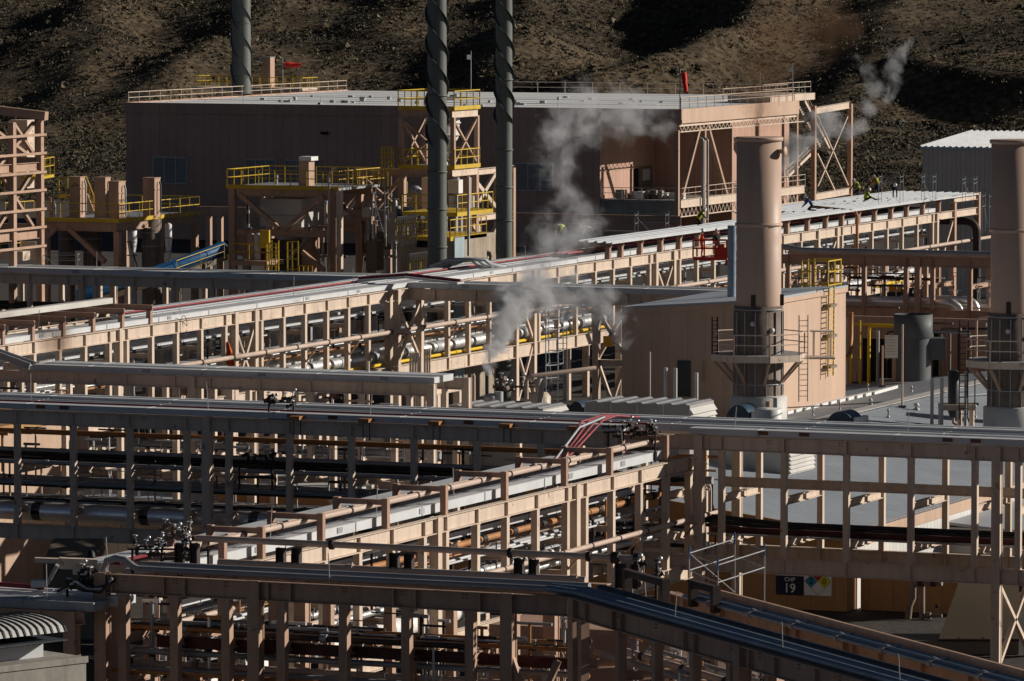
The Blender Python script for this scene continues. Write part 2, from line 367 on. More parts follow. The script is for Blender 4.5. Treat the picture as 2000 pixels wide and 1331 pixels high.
def scrub():   # low desert shrubs: clumps of small leaf faces over the hillside
    N = 150000
    d = np.sqrt(rng.random(N)) * 330 + 650; d = np.where(rng.random(N) < 0.35, rng.random(N) * 160 + 640, d)
    l = (rng.random(N) * 2 - 1) * (d * 0.097 + 4)
    dens = fbm(l / 11 + 9, d / 13, 77, 3); keep = rng.random(N) < np.clip(0.75 + dens * 1.3, 0.2, 1)
    d, l = d[keep], l[keep]; N = len(d); z = hill_z(l, d)
    far = np.clip((d - 640) / 200, 0, 1)
    sz = (0.13 + 0.24 * rng.random(N) ** 1.7) * (0.9 + 0.35 * far); K = 7
    big = rng.random(N) < 0.012; sz = np.where(big, sz * 2.6, sz)
    P = np.stack([RT.x * l + FH.x * d, RT.y * l + FH.y * d, z], -1)
    dirv = rng.normal(size=(N, K, 3)); dirv[..., 2] = np.abs(dirv[..., 2]) * 0.75
    dirv /= np.linalg.norm(dirv, axis=-1, keepdims=True)
    c = P[:, None] + dirv * (sz[:, None, None] * (0.35 + 0.65 * rng.random((N, K, 1)))) * np.array([1.25, 1.25, 0.95])
    t1 = rng.normal(size=(N, K, 3)); t1 /= np.linalg.norm(t1, axis=-1, keepdims=True)
    t2 = np.cross(t1, dirv + 0.01); t2 /= np.linalg.norm(t2, axis=-1, keepdims=True)
    e = sz[:, None, None] * (0.3 + 0.3 * rng.random((N, K, 1)))
    tri = np.stack([c - t1 * e, c + t1 * e, c + t2 * e * 1.5], 2).reshape(-1, 3)
    nt_ = len(tri) // 3
    me = bpy.data.meshes.new('scrub'); me.vertices.add(len(tri)); me.vertices.foreach_set('co', tri.ravel())
    me.loops.add(len(tri)); me.loops.foreach_set('vertex_index', np.arange(len(tri))); me.polygons.add(nt_)
    me.polygons.foreach_set('loop_start', np.arange(0, len(tri), 3)); me.polygons.foreach_set('loop_total', np.full(nt_, 3))
    mi = (rng.random(N) ** 1.2 * 3).astype(int).clip(0, 2); me.polygons.foreach_set('material_index', np.repeat(mi, K))
    me.update(calc_edges=True)
    for nm, c3 in (('dark_sage_leaf', (0.032, 0.033, 0.022)), ('olive_scrub_leaf', (0.075, 0.064, 0.036)), ('dry_scrub_leaf', (0.17, 0.135, 0.085))):
        me.materials.append(mat(nm, c3, 0.9, var=0.2, vs=0.3))
    o = bpy.data.objects.new('scrub', me); COL.objects.link(o); o['kind'] = 'stuff'
    o['label'] = 'low dark sagebrush dotting the dry hillside'; o['category'] = 'brush'
scrub()
# ------------------------------------------------------------------ pipe racks
def beam_with_stiffeners(fr, s0, s1, t, zt, h, w, stiff, front=-1):
    mb = MB(); mb.ibeam(fr.p(s0, t, zt), fr.p(s1, t, zt), h, w)
    for k in stiff:
        if s0 < k < s1: fr.box(mb, k - 0.03, k + 0.03, t - w / 2 + 0.01, t + w / 2 - 0.01, zt - h + 0.038, zt - 0.038)
    return mb
def pipe_rack(label, fr, s0, s1, zt, bd, W, posts, cols, zl=None, ldp=0.65, m=CREAM, pw=0.27, cw=0.38, cross=(), cross_at=None,
              braces=(), zbot=0.0, stiff=None, group=None, strut=None, back_posts=None, fw=0.30, xh=0.30):
    P0 = fr.p((s0 + s1) / 2, W / 2, 0); r = root('pipe_rack', (P0.x, P0.y, 0), label, 'pipe rack', group)
    stiff = posts if stiff is None else stiff
    b1 = beam_with_stiffeners(fr, s0, s1, 0.0, zt, bd, fw, stiff).build('top_beam', m, r)
    # bolt clusters on the front web, part of the beam
    b2 = beam_with_stiffeners(fr, s0, s1, W, zt, bd, fw, stiff).build('top_beam', m, r)
    if zl is not None:
        beam_with_stiffeners(fr, s0, s1, 0.0, zl, ldp, fw, stiff).build('lower_beam', m, r)
        beam_with_stiffeners(fr, s0, s1, W, zl, ldp, fw, stiff).build('lower_beam', m, r)
    z0 = zl if zl is not None else zbot
    for k in posts:
        mb = MB(); fr.box(mb, k - pw / 2, k + pw / 2, -pw / 2, pw / 2, z0 + 0.002, zt - bd - 0.002)
        fr.box(mb, k - pw * 0.72, k + pw * 0.72, -pw * 0.56, pw * 0.56, zt - bd - 0.03, zt - bd - 0.003); mb.build('post', m, r)
    for k in (posts if back_posts is None else back_posts):
        mb = MB(); fr.box(mb, k - pw / 2, k + pw / 2, W - pw / 2, W + pw / 2, z0 + 0.002, zt - bd - 0.002); mb.build('rear_post', m, r)
    for k in cols:
        for t, nm in ((0, 'column'), (W, 'rear_column')):
            mb = MB(); w2 = cw / 2
            mb_top = zt + 0.015
            # H section column: two flanges along the rack axis faces and a web
            fr.box(mb, k - w2, k + w2, t - w2, t - w2 + 0.05, zbot, mb_top); fr.box(mb, k - w2, k + w2, t + w2 - 0.05, t + w2, zbot, mb_top)
            fr.box(mb, k - w2 + 0.03, k + w2 - 0.03, t - w2 + 0.052, t + w2 - 0.052, zbot, mb_top - 0.01)
            mb.build(nm, m, r)
    for z in cross:
        for k in (cross_at or posts):
            mb = MB(); mb.ibeam(fr.p(k, pw / 2 + 0.003, z), fr.p(k, W - pw / 2 - 0.003, z), xh, 0.2); mb.build('cross_beam', m, r)
    for (ka, za, kb, zb_) in braces:
        mb = MB(); mb.bar(fr.p(ka, -0.02, za), fr.p(kb, -0.02, zb_), 0.16, 0.17, up=fr.n); mb.build('brace', m, r)
    if strut:
        for (t, z, h) in strut:
            mb = MB(); mb.ibeam(fr.p(s0, t, z), fr.p(s1, t, z), h, 0.18); mb.build('strut', m, r)
    return r
def bolts(fr, r, ks, zt, t=-0.16):
    mb = MB()
    for k in ks:
        for a in (0, 0.11):
            for b in (0.09, 0.2): fr.box(mb, k + a - 0.022, k + a + 0.022, 0.0 - 0.03, 0.0 - 0.012, zt - b - 0.022, zt - b + 0.022)
    return mb.build('bolts', BRNTAR, r, kind='stuff')
def tray(label, fr, s0, s1, t0, t1, z0, z1, m=GALV, name='cable_tray', cat='cable tray', seam=6.1, plates=(), group=None, lip=True, strips=0):
    P0 = fr.p((s0 + s1) / 2, (t0 + t1) / 2, z0); r = root(name, P0, label, cat, group)
    mb = MB(); fr.box(mb, s0, s1, t0, t1, z0, z1 - 0.02); fr.box(mb, s0, s1, t0 - 0.02, t1 + 0.02, z1 - 0.018, z1)
    k = s0 + seam * 0.5
    while k < s1:
        fr.box(mb, k, k + 0.05, t0 - 0.03, t1 + 0.03, z0 - 0.01, z1 + 0.012); k += seam
    for q in range(strips):
        tt = t0 + (t1 - t0) * (q + 1) / (strips + 1); fr.box(mb, s0, s1, tt - 0.02, tt + 0.02, z1 + 0.001, z1 + 0.03)
    mb.build('tray_body', m, r)
    if plates:
        for k in plates:
            mb = MB(); fr.box(mb, k, k + 0.45, t0 - 0.026, t0 - 0.0205, z0 + (z1 - z0) * 0.25, z0 + (z1 - z0) * 0.85)
            mb.build('marker_plate', BRNTAR if label.startswith('grey covered') or 'wide grey' in label else GALVD, r)
    return r
def pipe(label, pts, rad, m=TANP, name='pipe', cat='pipe', joints=None, jm=None, jr=1.25, n=10, group=None, jl=0.12):
    pts = [Vector(p) for p in pts]; r = root(name, pts[0], label, cat, group)
    (MB().path(pts, rad, n) if len(pts) > 2 else MB().tube(pts[0], pts[1], rad, n)).build('pipe_run', m, r)
    if joints:
        d = (pts[1] - pts[0]); L = d.length; d = d.normalized(); k = joints * 0.6
        while k < L:
            MB().tube(pts[0] + d * (k - jl), pts[0] + d * (k + jl), rad * jr, n).build('coupling', jm or m, r); k += joints
    return r
def elbow(p, q, w, rad, n=6):   # rounded corner points p->q->w
    p, q, w = Vector(p), Vector(q), Vector(w); a = q + (p - q).normalized() * rad; b = q + (w - q).normalized() * rad
    return [p] + [a.lerp(q, t).lerp(q.lerp(b, t), t) for t in [i / n for i in range(n + 1)]] + [w]
ZA = 9.3
# ---- long truss rack crossing the whole picture (front face at beam top z = ZA)
X3 = Fr(PZ(1350, 850, ZA), 'X'); S3 = lambda u, v=850, t=0: X3.s_(u, v, t)
s3a, s3b = S3(-70), S3(2075)
p3u = [-76 + 110, 143.5, 254, 365, 447, 565.5, 686.5, 808.7, 932, 1057, 1182, 1302, 1410, 1532, 1654, 1780, 1905, 1990]
r3 = pipe_rack('longest shaded grey-brown truss rack, carrying pale cable trays from one picture edge to the other', X3, s3a, s3b, ZA, 0.62, 4.6, [S3(u) for u in p3u],
     [S3(405), S3(1366), S3(1948)], zl=4.2, ldp=0.66, cross=(6.8, 5.0), xh=0.33, pw=0.25)
bolts(X3, r3, [S3(u) for u in (60, 235, 280, 590, 700, 830, 1500, 1640, 1760, 1890)], ZA - 0.02)
mb = MB(); mb.ibeam(X3.p(S3(1372), 2.3, 7.35), X3.p(s3b, 2.3, 7.35), 0.42, 0.2); mb.build('strut', CREAM, r3)
for i, k in enumerate((S3(1948), )):
    for (a, b_) in ((0.25, 4.4), (4.4, 0.25)):
        mb = MB(); mb.bar(X3.p(k + 0.05, a, 3.4), X3.p(k + 0.05, b_, 0.2), 0.18, 0.18, up=(1, 0, 0)); mb.build('brace', CREAM, r3)
MT3 = [S3(u) for u in (70, 116, 560, 640, 905, 1480, 1560, 1840, 1895)]
tray('grey covered cable tray with brown marker plates, front edge of the longest rack', X3, s3a, S3(1215), 0.05, 0.75, ZA + 0.04, ZA + 0.30, GALV, plates=MT3[:5])
tray('grey covered cable tray on the front edge of the longest rack, beyond the cable bundle', X3, S3(1345), s3b, 0.05, 0.75, ZA + 0.04, ZA + 0.30, GALV, plates=MT3[5:])
pipe('thin red cable line along the top of the longest truss rack', [X3.p(s3a, 0.92, ZA + 0.33), X3.p(S3(1250), 0.92, ZA + 0.33)], 0.05, PINK, 'cable', 'cable', n=6)
tray('wide grey cable tray behind the thin red cable on the longest rack', X3, s3a, s3b, 1.1, 2.3, ZA + 0.04, ZA + 0.34, GALV, plates=MT3[1::2], strips=2)
tray('rearmost grey cable tray on the longest truss rack', X3, s3a, s3b, 2.5, 3.7, ZA + 0.04, ZA + 0.46, GALV, strips=1)
lo, hi = s3a, S3(1345)
pipe('silver clad insulated pipe lying on the lower beams of the longest rack', [X3.p(s3a, 1.0, 4.68), X3.p(S3(585), 1.0, 4.68)], 0.42, ALU, 'insulated_pipe', 'pipe', joints=5.4, jm=BLACK, jr=1.0, n=20, jl=0.22)
pipe('tan pipe hung highest inside the longest rack', [X3.p(lo, 2.2, 8.15), X3.p(hi, 2.2, 8.15)], 0.12, RUSTP)
for j, (t, z, rr, mm, lb) in enumerate([(1.1, 7.45, 0.09, CONDUIT, 'upper grey conduit just under the tan pipe in the longest rack'), (1.7, 7.22, 0.13, BLKP, 'black pipe below the upper grey conduit in the longest rack'),
      (2.9, 7.1, 0.17, CONDUIT, 'thick grey pipe at mid height behind the black pipe in the longest rack'), (0.8, 6.0, 0.08, BLUEC, 'blue-grey conduit over the middle cross beams of the longest rack'),
      (1.3, 5.9, 0.14, BLKP, 'black pipe on the second level of the longest rack'), (2.0, 5.95, 0.10, CONDUIT, 'grey conduit beside the second level black pipe of the longest rack'), (2.9, 5.95, 0.16, GALVD, 'rear grey pipe on the second level of the longest rack')]):
    pipe(lb, [X3.p(lo, t, z), X3.p(hi if j < 3 else S3(1130), t, z)], rr, mm, 'conduit' if mm in (CONDUIT, BLUEC) else 'pipe', 'pipe', joints=7.3)
pipe('tan pipe on the lower cross beams behind the silver insulated pipe', [X3.p(lo, 3.4, 4.75), X3.p(S3(1300), 3.4, 4.75)], 0.14, TANP, joints=6)
for j in range(11):  # extra pipes filling both levels, added to shade the front posts
    z, t = (5.12, 1.8 + 0.36 * j) if j < 6 else (6.92, 0.7 + 0.62 * (j - 6))
    pipe('dull pipe on the shaded cross beams in the left half of the longest rack', [X3.p(lo, t, z), X3.p(S3(1190), t, z)], random.uniform(0.07, 0.12), random.choice([CONDUIT, BLKP, DARKST, GALVD]), joints=random.uniform(4, 8), group='dull pipes on the cross beams of the longest rack')
# right half: dark bundle and maroon beam
mb = MB(); X3.box(mb, S3(1372), s3b, 1.0, 1.25, 5.03, 5.33); o = mb.build('steel_channel', MAROON); o['label'] = 'maroon steel channel lying on the cross beams of the longest rack'; o['category'] = 'channel'
for j, (t, z, rr) in enumerate([(1.7, 5.28, 0.10), (2.0, 5.42, 0.12), (2.35, 5.3, 0.1), (2.7, 5.3, 0.13), (1.45, 5.12, 0.08)]):
    pipe('black cable on the cross beams behind the maroon channel', [X3.p(S3(1330), t - 0.2 * (j % 2), z + 0.25), X3.p(S3(1372), t, z + 0.2), X3.p(S3(1500), t, z), X3.p(s3b, t, z)], rr, BLKP, 'cable', 'cable', group='black cables beside the maroon channel')
tray('narrow grey tray under the black cables of the longest rack', X3, S3(1372), s3b, 0.55, 0.85, 5.03, 5.10, CONDUIT, seam=9)
# small brown hangers clamped on the front beam
for u in (585, 720, 857, 995, 1128):
    k = S3(u); r = root('beam_hanger', X3.p(k, 0, ZA), 'short brown bracket with two hanging rods on the shaded rack beam', 'bracket', 'brackets along the longest rack')
    mb = MB(); mb.ob(X3.p(k - 0.28, -0.5, ZA + 0.06), X3.a * 0.5, X3.n * 0.62, UZ * 0.16); mb.build('arm', RUSTP, r)
    mb = MB()
    for q in (-0.12, 0.2): mb.tube(X3.p(k + q, -0.33, ZA + 0.06), X3.p(k + q, -0.33, ZA - 0.62), 0.02, 5)
    mb.build('rod', DARKST, r)
# ---- lit Y rack in the foreground centre, ends against the long rack
ZB = 8.3
Y2 = Fr(PZ(1190, 929.4, ZB), 'Y'); S2 = lambda u, v, t=0: Y2.s_(u, v, t)
def s2(u): return S2(u, 929.4 - 0.2318 * (u - 1190))
y2end = s2(1362)
y2u = [505, 570, 631, 698.3, 763.2, 824.7, 868, 928.8, 986.5, 1045.5, 1104.5, 1141, 1193.9, 1247.8, 1300, 1345]
r2 = pipe_rack('sunlit cream rack with brown goalpost frames running away through the foreground', Y2, s2(395), y2end, ZB, 0.62, 4.0, [s2(u) for u in y2u], [s2(851), s2(1122)],
     zl=3.75, ldp=0.65, cross=(6.2, 4.9), cross_at=[s2(u) for u in y2u[::2]], xh=0.25)
tray('white sunlit cable tray along the front of the rack with brown goalposts', Y2, s2(360), s2(1345), 0.45, 0.95, ZB + 0.06, ZB + 0.42, GALV, plates=[s2(u) for u in (520, 680, 840, 1130, 1232)], seam=6.1)
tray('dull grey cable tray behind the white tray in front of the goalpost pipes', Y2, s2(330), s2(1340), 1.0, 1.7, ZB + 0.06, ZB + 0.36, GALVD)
pipe('tan pipe with dark clamps carried by the brown goalpost frames', [Y2.p(s2(395), 0.75, ZB + 0.82), Y2.p(s2(1315), 0.75, ZB + 0.82)], 0.11, TANP, joints=3.05, jm=DARKST, jr=1.25, n=12, jl=0.05)
pipe('second tan pipe under the goalpost crossbars, farther from the sunlit beam', [Y2.p(s2(380), 1.45, ZB + 0.72), Y2.p(s2(1290), 1.45, ZB + 0.72)], 0.10, TANP, joints=6.1)
for j in range(4):
    pipe('red cable lying in the tray behind the goalpost pipes', [Y2.p(s2(350), 2.3 + 0.13 * j, ZB + 0.42), Y2.p(s2(1190), 2.3 + 0.13 * j, ZB + 0.42), Y2.p(s2(1215) , 2.2 + 0.15 * j, ZB + 0.75), Y2.p(s2(1268) - 0.3 * j, 2.1 + 0.2 * j, ZB + 1.85), Y2.p(s2(1290), 2.0 + 0.2 * j, ZB + 1.95), Y2.p(s2(1320), 1.7 + 0.2 * j, ZB + 1.75)], 0.055, PINK, 'cable', 'cable', n=6, group='red cables climbing to the longest rack')
tray('far pale cable tray behind the red cables', Y2, s2(330), s2(1235), 2.9, 3.7, ZB + 0.06, ZB + 0.46, GALV, seam=6.1)
pipe('steel conduit climbing beside the red cables onto the longest rack', [Y2.p(s2(1170), 2.1, ZB + 0.5), Y2.p(s2(1225), 2.15, ZB + 1.75), Y2.p(s2(1275), 2.2, ZB + 1.95)], 0.06, GALVD, 'conduit', 'conduit', n=6)
gu = [(440, 1050), (515, 1038), (632, 1057), (758, 1030), (872, 1005), (990, 976), (1107, 948), (1195, 928), (1304, 904)]
for i, (u, v) in enumerate(gu):
    k = s2(u)
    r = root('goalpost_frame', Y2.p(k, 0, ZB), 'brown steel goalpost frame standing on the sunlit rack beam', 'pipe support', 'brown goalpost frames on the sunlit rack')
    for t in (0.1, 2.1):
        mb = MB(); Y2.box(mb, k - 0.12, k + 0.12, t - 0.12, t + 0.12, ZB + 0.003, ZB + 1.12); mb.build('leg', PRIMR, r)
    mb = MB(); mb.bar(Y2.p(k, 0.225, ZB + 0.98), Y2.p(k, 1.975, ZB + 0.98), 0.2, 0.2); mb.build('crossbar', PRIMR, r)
pipe('orange-brown insulated pipe with black clamps inside the sunlit rack', [Y2.p(s2(560), 0.95, 6.75), Y2.p(s2(1330), 0.95, 6.75)], 0.13, RUSTP, joints=3.05, jm=BLACK, jr=1.3, n=12, jl=0.2)
tray('white cable tray at the upper inside level of the sunlit foreground rack', Y2, s2(420), s2(1290), 1.3, 1.9, 6.95, 7.2, GALV, seam=3)
for j, (t, z, rr) in enumerate([(1.2, 7.42, 0.1), (1.55, 7.45, 0.12), (2.1, 7.35, 0.12)]):
    pipe('black pipe above the white tray inside the sunlit rack', [Y2.p(s2(420), t, z), Y2.p(s2(1300), t, z)], rr, BLKP, group='black pipes inside the sunlit rack')
pipe('tan pipe with brackets along the outside of the sunlit foreground rack', [Y2.p(s2(800), -0.5, 5.75), Y2.p(s2(1330), -0.5, 5.75), Y2.p(s2(1385), -0.5, 5.75)], 0.105, TANP, joints=3.05, jm=DARKST, jr=1.2, n=12, jl=0.05)
for u in (872, 985, 1104, 1218, 1330):
    k = s2(u); r = root('pipe_bracket', Y2.p(k, 0, 5.6), 'small tan knee bracket holding the outside pipe of the sunlit rack', 'bracket', 'knee brackets on the sunlit rack')
    mb = MB(); mb.bar(Y2.p(k, -0.14, 5.55), Y2.p(k, -0.75, 5.55), 0.1, 0.1); mb.bar(Y2.p(k, -0.14, 4.95), Y2.p(k, -0.62, 5.5), 0.08, 0.08); mb.build('arm', TANST, r)
for j, (t, z, rr, mm, lb) in enumerate([(0.5, 5.15, 0.12, ALU, 'slim silver clad pipe low inside the sunlit rack'), (0.9, 5.2, 0.13, TANP, 'tan pipe on the lower cross beams of the sunlit rack'), (1.4, 5.15, 0.1, BLKP, 'black pipe on the lower cross beams of the sunlit rack'), (2.0, 5.2, 0.16, ALU, 'thicker silver clad pipe deep inside the sunlit rack'), (2.6, 5.2, 0.12, GALVD, 'grey pipe deep inside the sunlit rack')]):
    pipe(lb, [Y2.p(s2(420), t, z), Y2.p(s2(1320), t, z)], rr, mm, joints=4.3, jm=GALVD)
pipe('big white insulated duct resting on the lowest beam of the sunlit rack', [Y2.p(s2(430), 0.75, 4.25), Y2.p(s2(1040), 0.75, 4.25)], 0.40, WHITE, 'insulated_pipe', 'pipe', joints=3.4, jm=GALVD, jr=1.06, n=20, jl=0.3)
# ---- far long sunlit rack (two stretches meeting a cross rack)
ZC = 9.9
Y1 = Fr(PZ(757.4, 568.1, ZC), 'Y')
def s1(u): return Y1.s_(u, 679.5 - 0.14667 * u)
ya = [12, 64, 114, 163.6, 211.6, 245.7, 294.6, 343.4, 390.8, 438, 508.4, 551.7, 593.6, 636.8, 678, 718]
pipe_rack('far sunlit cream rack, stretch with red-striped trays ending at the cross rack corner', Y1, s1(-60), s1(766), ZC, 0.66, 4.6, [s1(-38)] + [s1(u) for u in ya],
     [s1(231), s1(457), s1(496), s1(759)], zl=(ZC - 4.482), ldp=0.75, cross=((ZC - 1.566), (ZC - 3.078)), cross_at=[s1(u) for u in ya[::2]], xh=0.25,
     braces=[(s1(458), ZC - 0.9, s1(495), (ZC - 4.320)), (s1(495), ZC - 0.9, s1(458), (ZC - 4.320))])
yb = [873.5, 914, 954.6, 1050.7, 1087.5, 1123.6, 1160.4, 1195.8, 1229.6, 1267, 1325.7, 1360, 1393, 1426, 1460, 1493, 1528, 1563, 1643, 1672.5, 1702, 1731.5, 1761, 1790, 1820]
pipe_rack('far sunlit cream rack, stretch under the corrugated deck where workers kneel', Y1, s1(771), s1(1832), ZC, 0.66, 6.2, [s1(u) for u in yb],
     [s1(u) for u in (775, 820, 1006, 1041, 1279, 1314, 1596, 1633, 1828)], zl=(ZC - 4.482), ldp=0.8, cross=((ZC - 1.566), (ZC - 3.078)), cross_at=[s1(u) for u in yb[::2]], xh=0.25,
     braces=[(s1(776), ZC - 0.9, s1(819), (ZC - 4.320)), (s1(819), ZC - 0.9, s1(776), (ZC - 4.320)), (s1(1007), ZC - 0.9, s1(1040), (ZC - 4.320)), (s1(1007), ZC - 4.6, s1(1040), 1.5), (s1(1040), ZC - 4.6, s1(1007), 1.5),
             (s1(1280), ZC - 0.9, s1(1313), (ZC - 4.320)), (s1(1313), ZC - 0.9, s1(1280), (ZC - 4.320)), (s1(1597), ZC - 0.9, s1(1632), (ZC - 4.320)), (s1(1632), ZC - 0.9, s1(1597), (ZC - 4.320))])
# end frame of the far rack
r = root('end_frame', Y1.p(s1(1870), 0, 0), 'tall cream end portal closing the far sunlit rack', 'steel frame')
for u in (1862, 1909):
    mb = MB(); Y1.box(mb, s1(u) - 0.22, s1(u) + 0.22, -0.2, 0.2, 0, ZC + (1.15 if u > 1900 else 0.6)); mb.build('column', TANST, r)
mb = MB(); mb.ibeam(Y1.p(s1(1834), 0, ZC + 0.02), Y1.p(s1(1906), 0, ZC + 0.02), 0.55, 0.3); mb.ibeam(Y1.p(s1(1864), 0.02, ZC + 1.12), Y1.p(s1(1907), 0.02, ZC + 1.12), 0.5, 0.3); mb.build('top_beam', CREAM, r)
mb = MB(); mb.bar(Y1.p(s1(1830), 0, (ZC - 4.752)), Y1.p(s1(1860), 0, ZC - 0.8), 0.18, 0.18, up=(1, 0, 0)); mb.build('brace', CREAM, r)
ZT = ZC + 0.04
tray('front pale cable tray on the far sunlit rack', Y1, s1(-60), s1(1130), 0.1, 1.25, ZT, ZT + 0.28, GALV, plates=[s1(u) for u in (80, 330, 600, 700, 960, 1060)])
tray('middle pale cable tray on the far sunlit rack, split by thin seams', Y1, s1(300), s1(1130), 1.35, 2.3, ZT, ZT + 0.32, GALV, strips=1)
pipe('bundle of red cables in the trays of the far sunlit rack', [Y1.p(s1(320), 2.55, ZT + 0.38), Y1.p(s1(1340), 2.55, ZT + 0.36)], 0.06, PINK, 'cable', 'cable', n=6)
tray('rearmost pale cable tray on the far sunlit rack, beyond the red cables', Y1, s1(330), s1(1130), 2.9, 3.5, ZT, ZT + 0.42, GALV)
tray('front cable tray under the corrugated deck of the far rack', Y1, s1(1135), s1(1835), 0.25, 1.0, ZT, ZT + 0.30, GALV)
tray('dark cable tray behind the brown deck frames of the far rack', Y1, s1(1135), s1(1835), 1.4, 3.2, ZT, ZT + 0.36, BLKP)
for j in range(3):
    pipe('red cable under the corrugated deck of the far rack', [Y1.p(s1(1150), 1.5 + 0.4 * j, ZT + 0.47), Y1.p(s1(1740), 1.5 + 0.4 * j, ZT + 0.47)], 0.07, PINK, 'cable', 'cable', n=6, group='red cables under the deck')
for (lb, t0, t1, z) in (('upper inside cable tray of the far sunlit rack', 0.9, 1.6, (ZC - 1.544)), ('lower inside cable tray of the far sunlit rack', 0.8, 1.5, (ZC - 3.056)), ('deep lower cable tray of the far sunlit rack', 2.4, 3.1, (ZC - 3.056)), ('deep upper cable tray of the far sunlit rack', 2.6, 3.4, (ZC - 1.544))):
    tray(lb, Y1, s1(-60), s1(1830), t0, t1, z, z + 0.3, GALV, seam=3.05)
for j, (t, z) in enumerate([(0.55, (ZC - 2.862)), (0.75, (ZC - 2.808)), (1.7, (ZC - 2.862)), (1.95, (ZC - 2.894)), (2.15, (ZC - 2.808))]):
    pipe('slim silver clad pipe between the inside trays of the far sunlit rack', [Y1.p(s1(-40), t, z), Y1.p(s1(1830), t, z)], 0.07, ALU, n=8, joints=5.2, group='slim silver pipes in the far rack')
pipe('large silver clad steam pipe low in the far sunlit rack', [Y1.p(s1(520), 1.0, (ZC - 3.942)), Y1.p(s1(1205), 1.0, (ZC - 3.942))], 0.33, ALU, 'insulated_pipe', 'pipe', joints=4.6, jm=GALVD, jr=1.1, n=18, jl=0.3)
pipe('second large silver clad steam pipe behind the first in the far rack', [Y1.p(s1(560), 1.9, (ZC - 3.618)), Y1.p(s1(1205), 1.9, (ZC - 3.618))], 0.36, ALU, 'insulated_pipe', 'pipe', joints=5.3, jm=GALVD, jr=1.08, n=18, jl=0.25)
pipe('yellow gas pipe on the lowest beam of the far sunlit rack', [Y1.p(s1(560), 0.32, (ZC - 4.342)), Y1.p(s1(1205), 0.32, (ZC - 4.342))], 0.1, YPIPE, joints=4.4, jm=YEL, jr=1.25, n=10)
pipe('long tan pipe with joints running outside the far sunlit rack posts', [Y1.p(s1(215), -0.55, (ZC - 2.376)), Y1.p(s1(955), -0.55, (ZC - 2.376)), Y1.p(s1(1262), -0.55, (ZC - 2.376)), Y1.p(s1(1940), -0.55, (ZC - 2.376))], 0.13, TANP, n=12)
mb = MB()
for u in list(range(250, 1900, 62)): mb.tube(Y1.p(s1(u), -0.55, (ZC - 2.376)), Y1.p(s1(u) + 0.12, -0.55, (ZC - 2.376)), 0.165, 10)
o = mb.build('pipe_clamp', DARKST); o['label'] = 'dark clamps ringed along the tan pipe outside the far rack'; o['category'] = 'clamps'; o['kind'] = 'stuff'
for u in (508, 593, 678, 771, 873, 954, 1325, 1360, 1426, 1702, 1790):
    k = s1(u); r = root('pipe_bracket', Y1.p(k, 0, 9), 'small tan knee bracket under the outside pipe of the far rack', 'bracket', 'knee brackets on the far rack')
    mb = MB(); mb.bar(Y1.p(k, -0.15, (ZC - 2.570)), Y1.p(k, -0.8, (ZC - 2.570)), 0.1, 0.1); mb.bar(Y1.p(k, -0.15, (ZC - 3.348)), Y1.p(k, -0.7, (ZC - 2.624)), 0.08, 0.08); mb.build('arm', TANST, r)
# brown deck frames and corrugated deck
for u in (1191.5, 1215.7, 1253.7, 1293.5, 1329.7, 1366, 1402, 1540, 1580, 1615.7, 1647, 1679, 1711, 1743, 1773.5, 1805, 1836):
    k = s1(u); r = root('deck_frame', Y1.p(k, 0, ZC), 'brown steel frame propping the corrugated deck on the far rack', 'steel frame', 'brown frames under the corrugated deck')
    mb = MB(); Y1.box(mb, k - 0.15, k + 0.15, -0.02, 0.28, ZC + 0.002, ZC + 0.78); mb.build('leg', PRIMR, r)
    mb = MB(); mb.ibeam(Y1.p(k, -0.1, ZC + 1.0), Y1.p(k, 6.0 if u > 1590 else 1.7, ZC + 1.0), 0.22, 0.2); mb.build('crossbar', PRIMR, r)
def corr(fr, k0, k1, t0, t1, z0, z1, pitch, hgt, along='a', m=GALV, name='corrugated_deck'):
    mb = MB(); T = []; t = t0
    while t < t1 - 1e-6:
        T += [(t, 0), (t + pitch * 0.55, 0), (t + pitch * 0.65, hgt), (t + pitch * 0.9, hgt)]; t += pitch
    T.append((t1, 0))
    vs = []
    for (t, h) in T:
        z = z0 + (z1 - z0) * (t - t0) / (t1 - t0) + h
        vs += [fr.p(k0, t, z), fr.p(k1, t, z)]
    n = len(T); mb.add(vs, [(2 * i, 2 * i + 1, 2 * i + 3, 2 * i + 2) for i in range(n - 1)])
    vs2 = [Vector(v) - UZ * 0.03 for v in vs]; mb.add(vs2, [(2 * i + 2, 2 * i + 3, 2 * i + 1, 2 * i) for i in range(n - 1)])
    return mb
r = root('corrugated_deck', Y1.p(s1(1500), 3, ZC + 1.0), 'pale corrugated metal deck with workers on the far sunlit rack', 'metal deck')
cr = corr(Y1, s1(1600), s1(1909), -0.15, 6.1, ZC + 1.02, ZC + 1.06, 0.62, 0.12); cr.build('deck_sheet', DECKG, r)
corr(Y1, s1(1190), s1(1600) - 0.03, -0.15, 1.75, ZC + 1.02, ZC + 1.06, 0.62, 0.12).build('narrow_deck_sheet', DECKG, r)
mb = MB(); Y1.box(mb, s1(1190), s1(1909), -0.2, -0.155, ZC + 0.98, ZC + 1.11); mb.build('edge_trim', GALV, r)
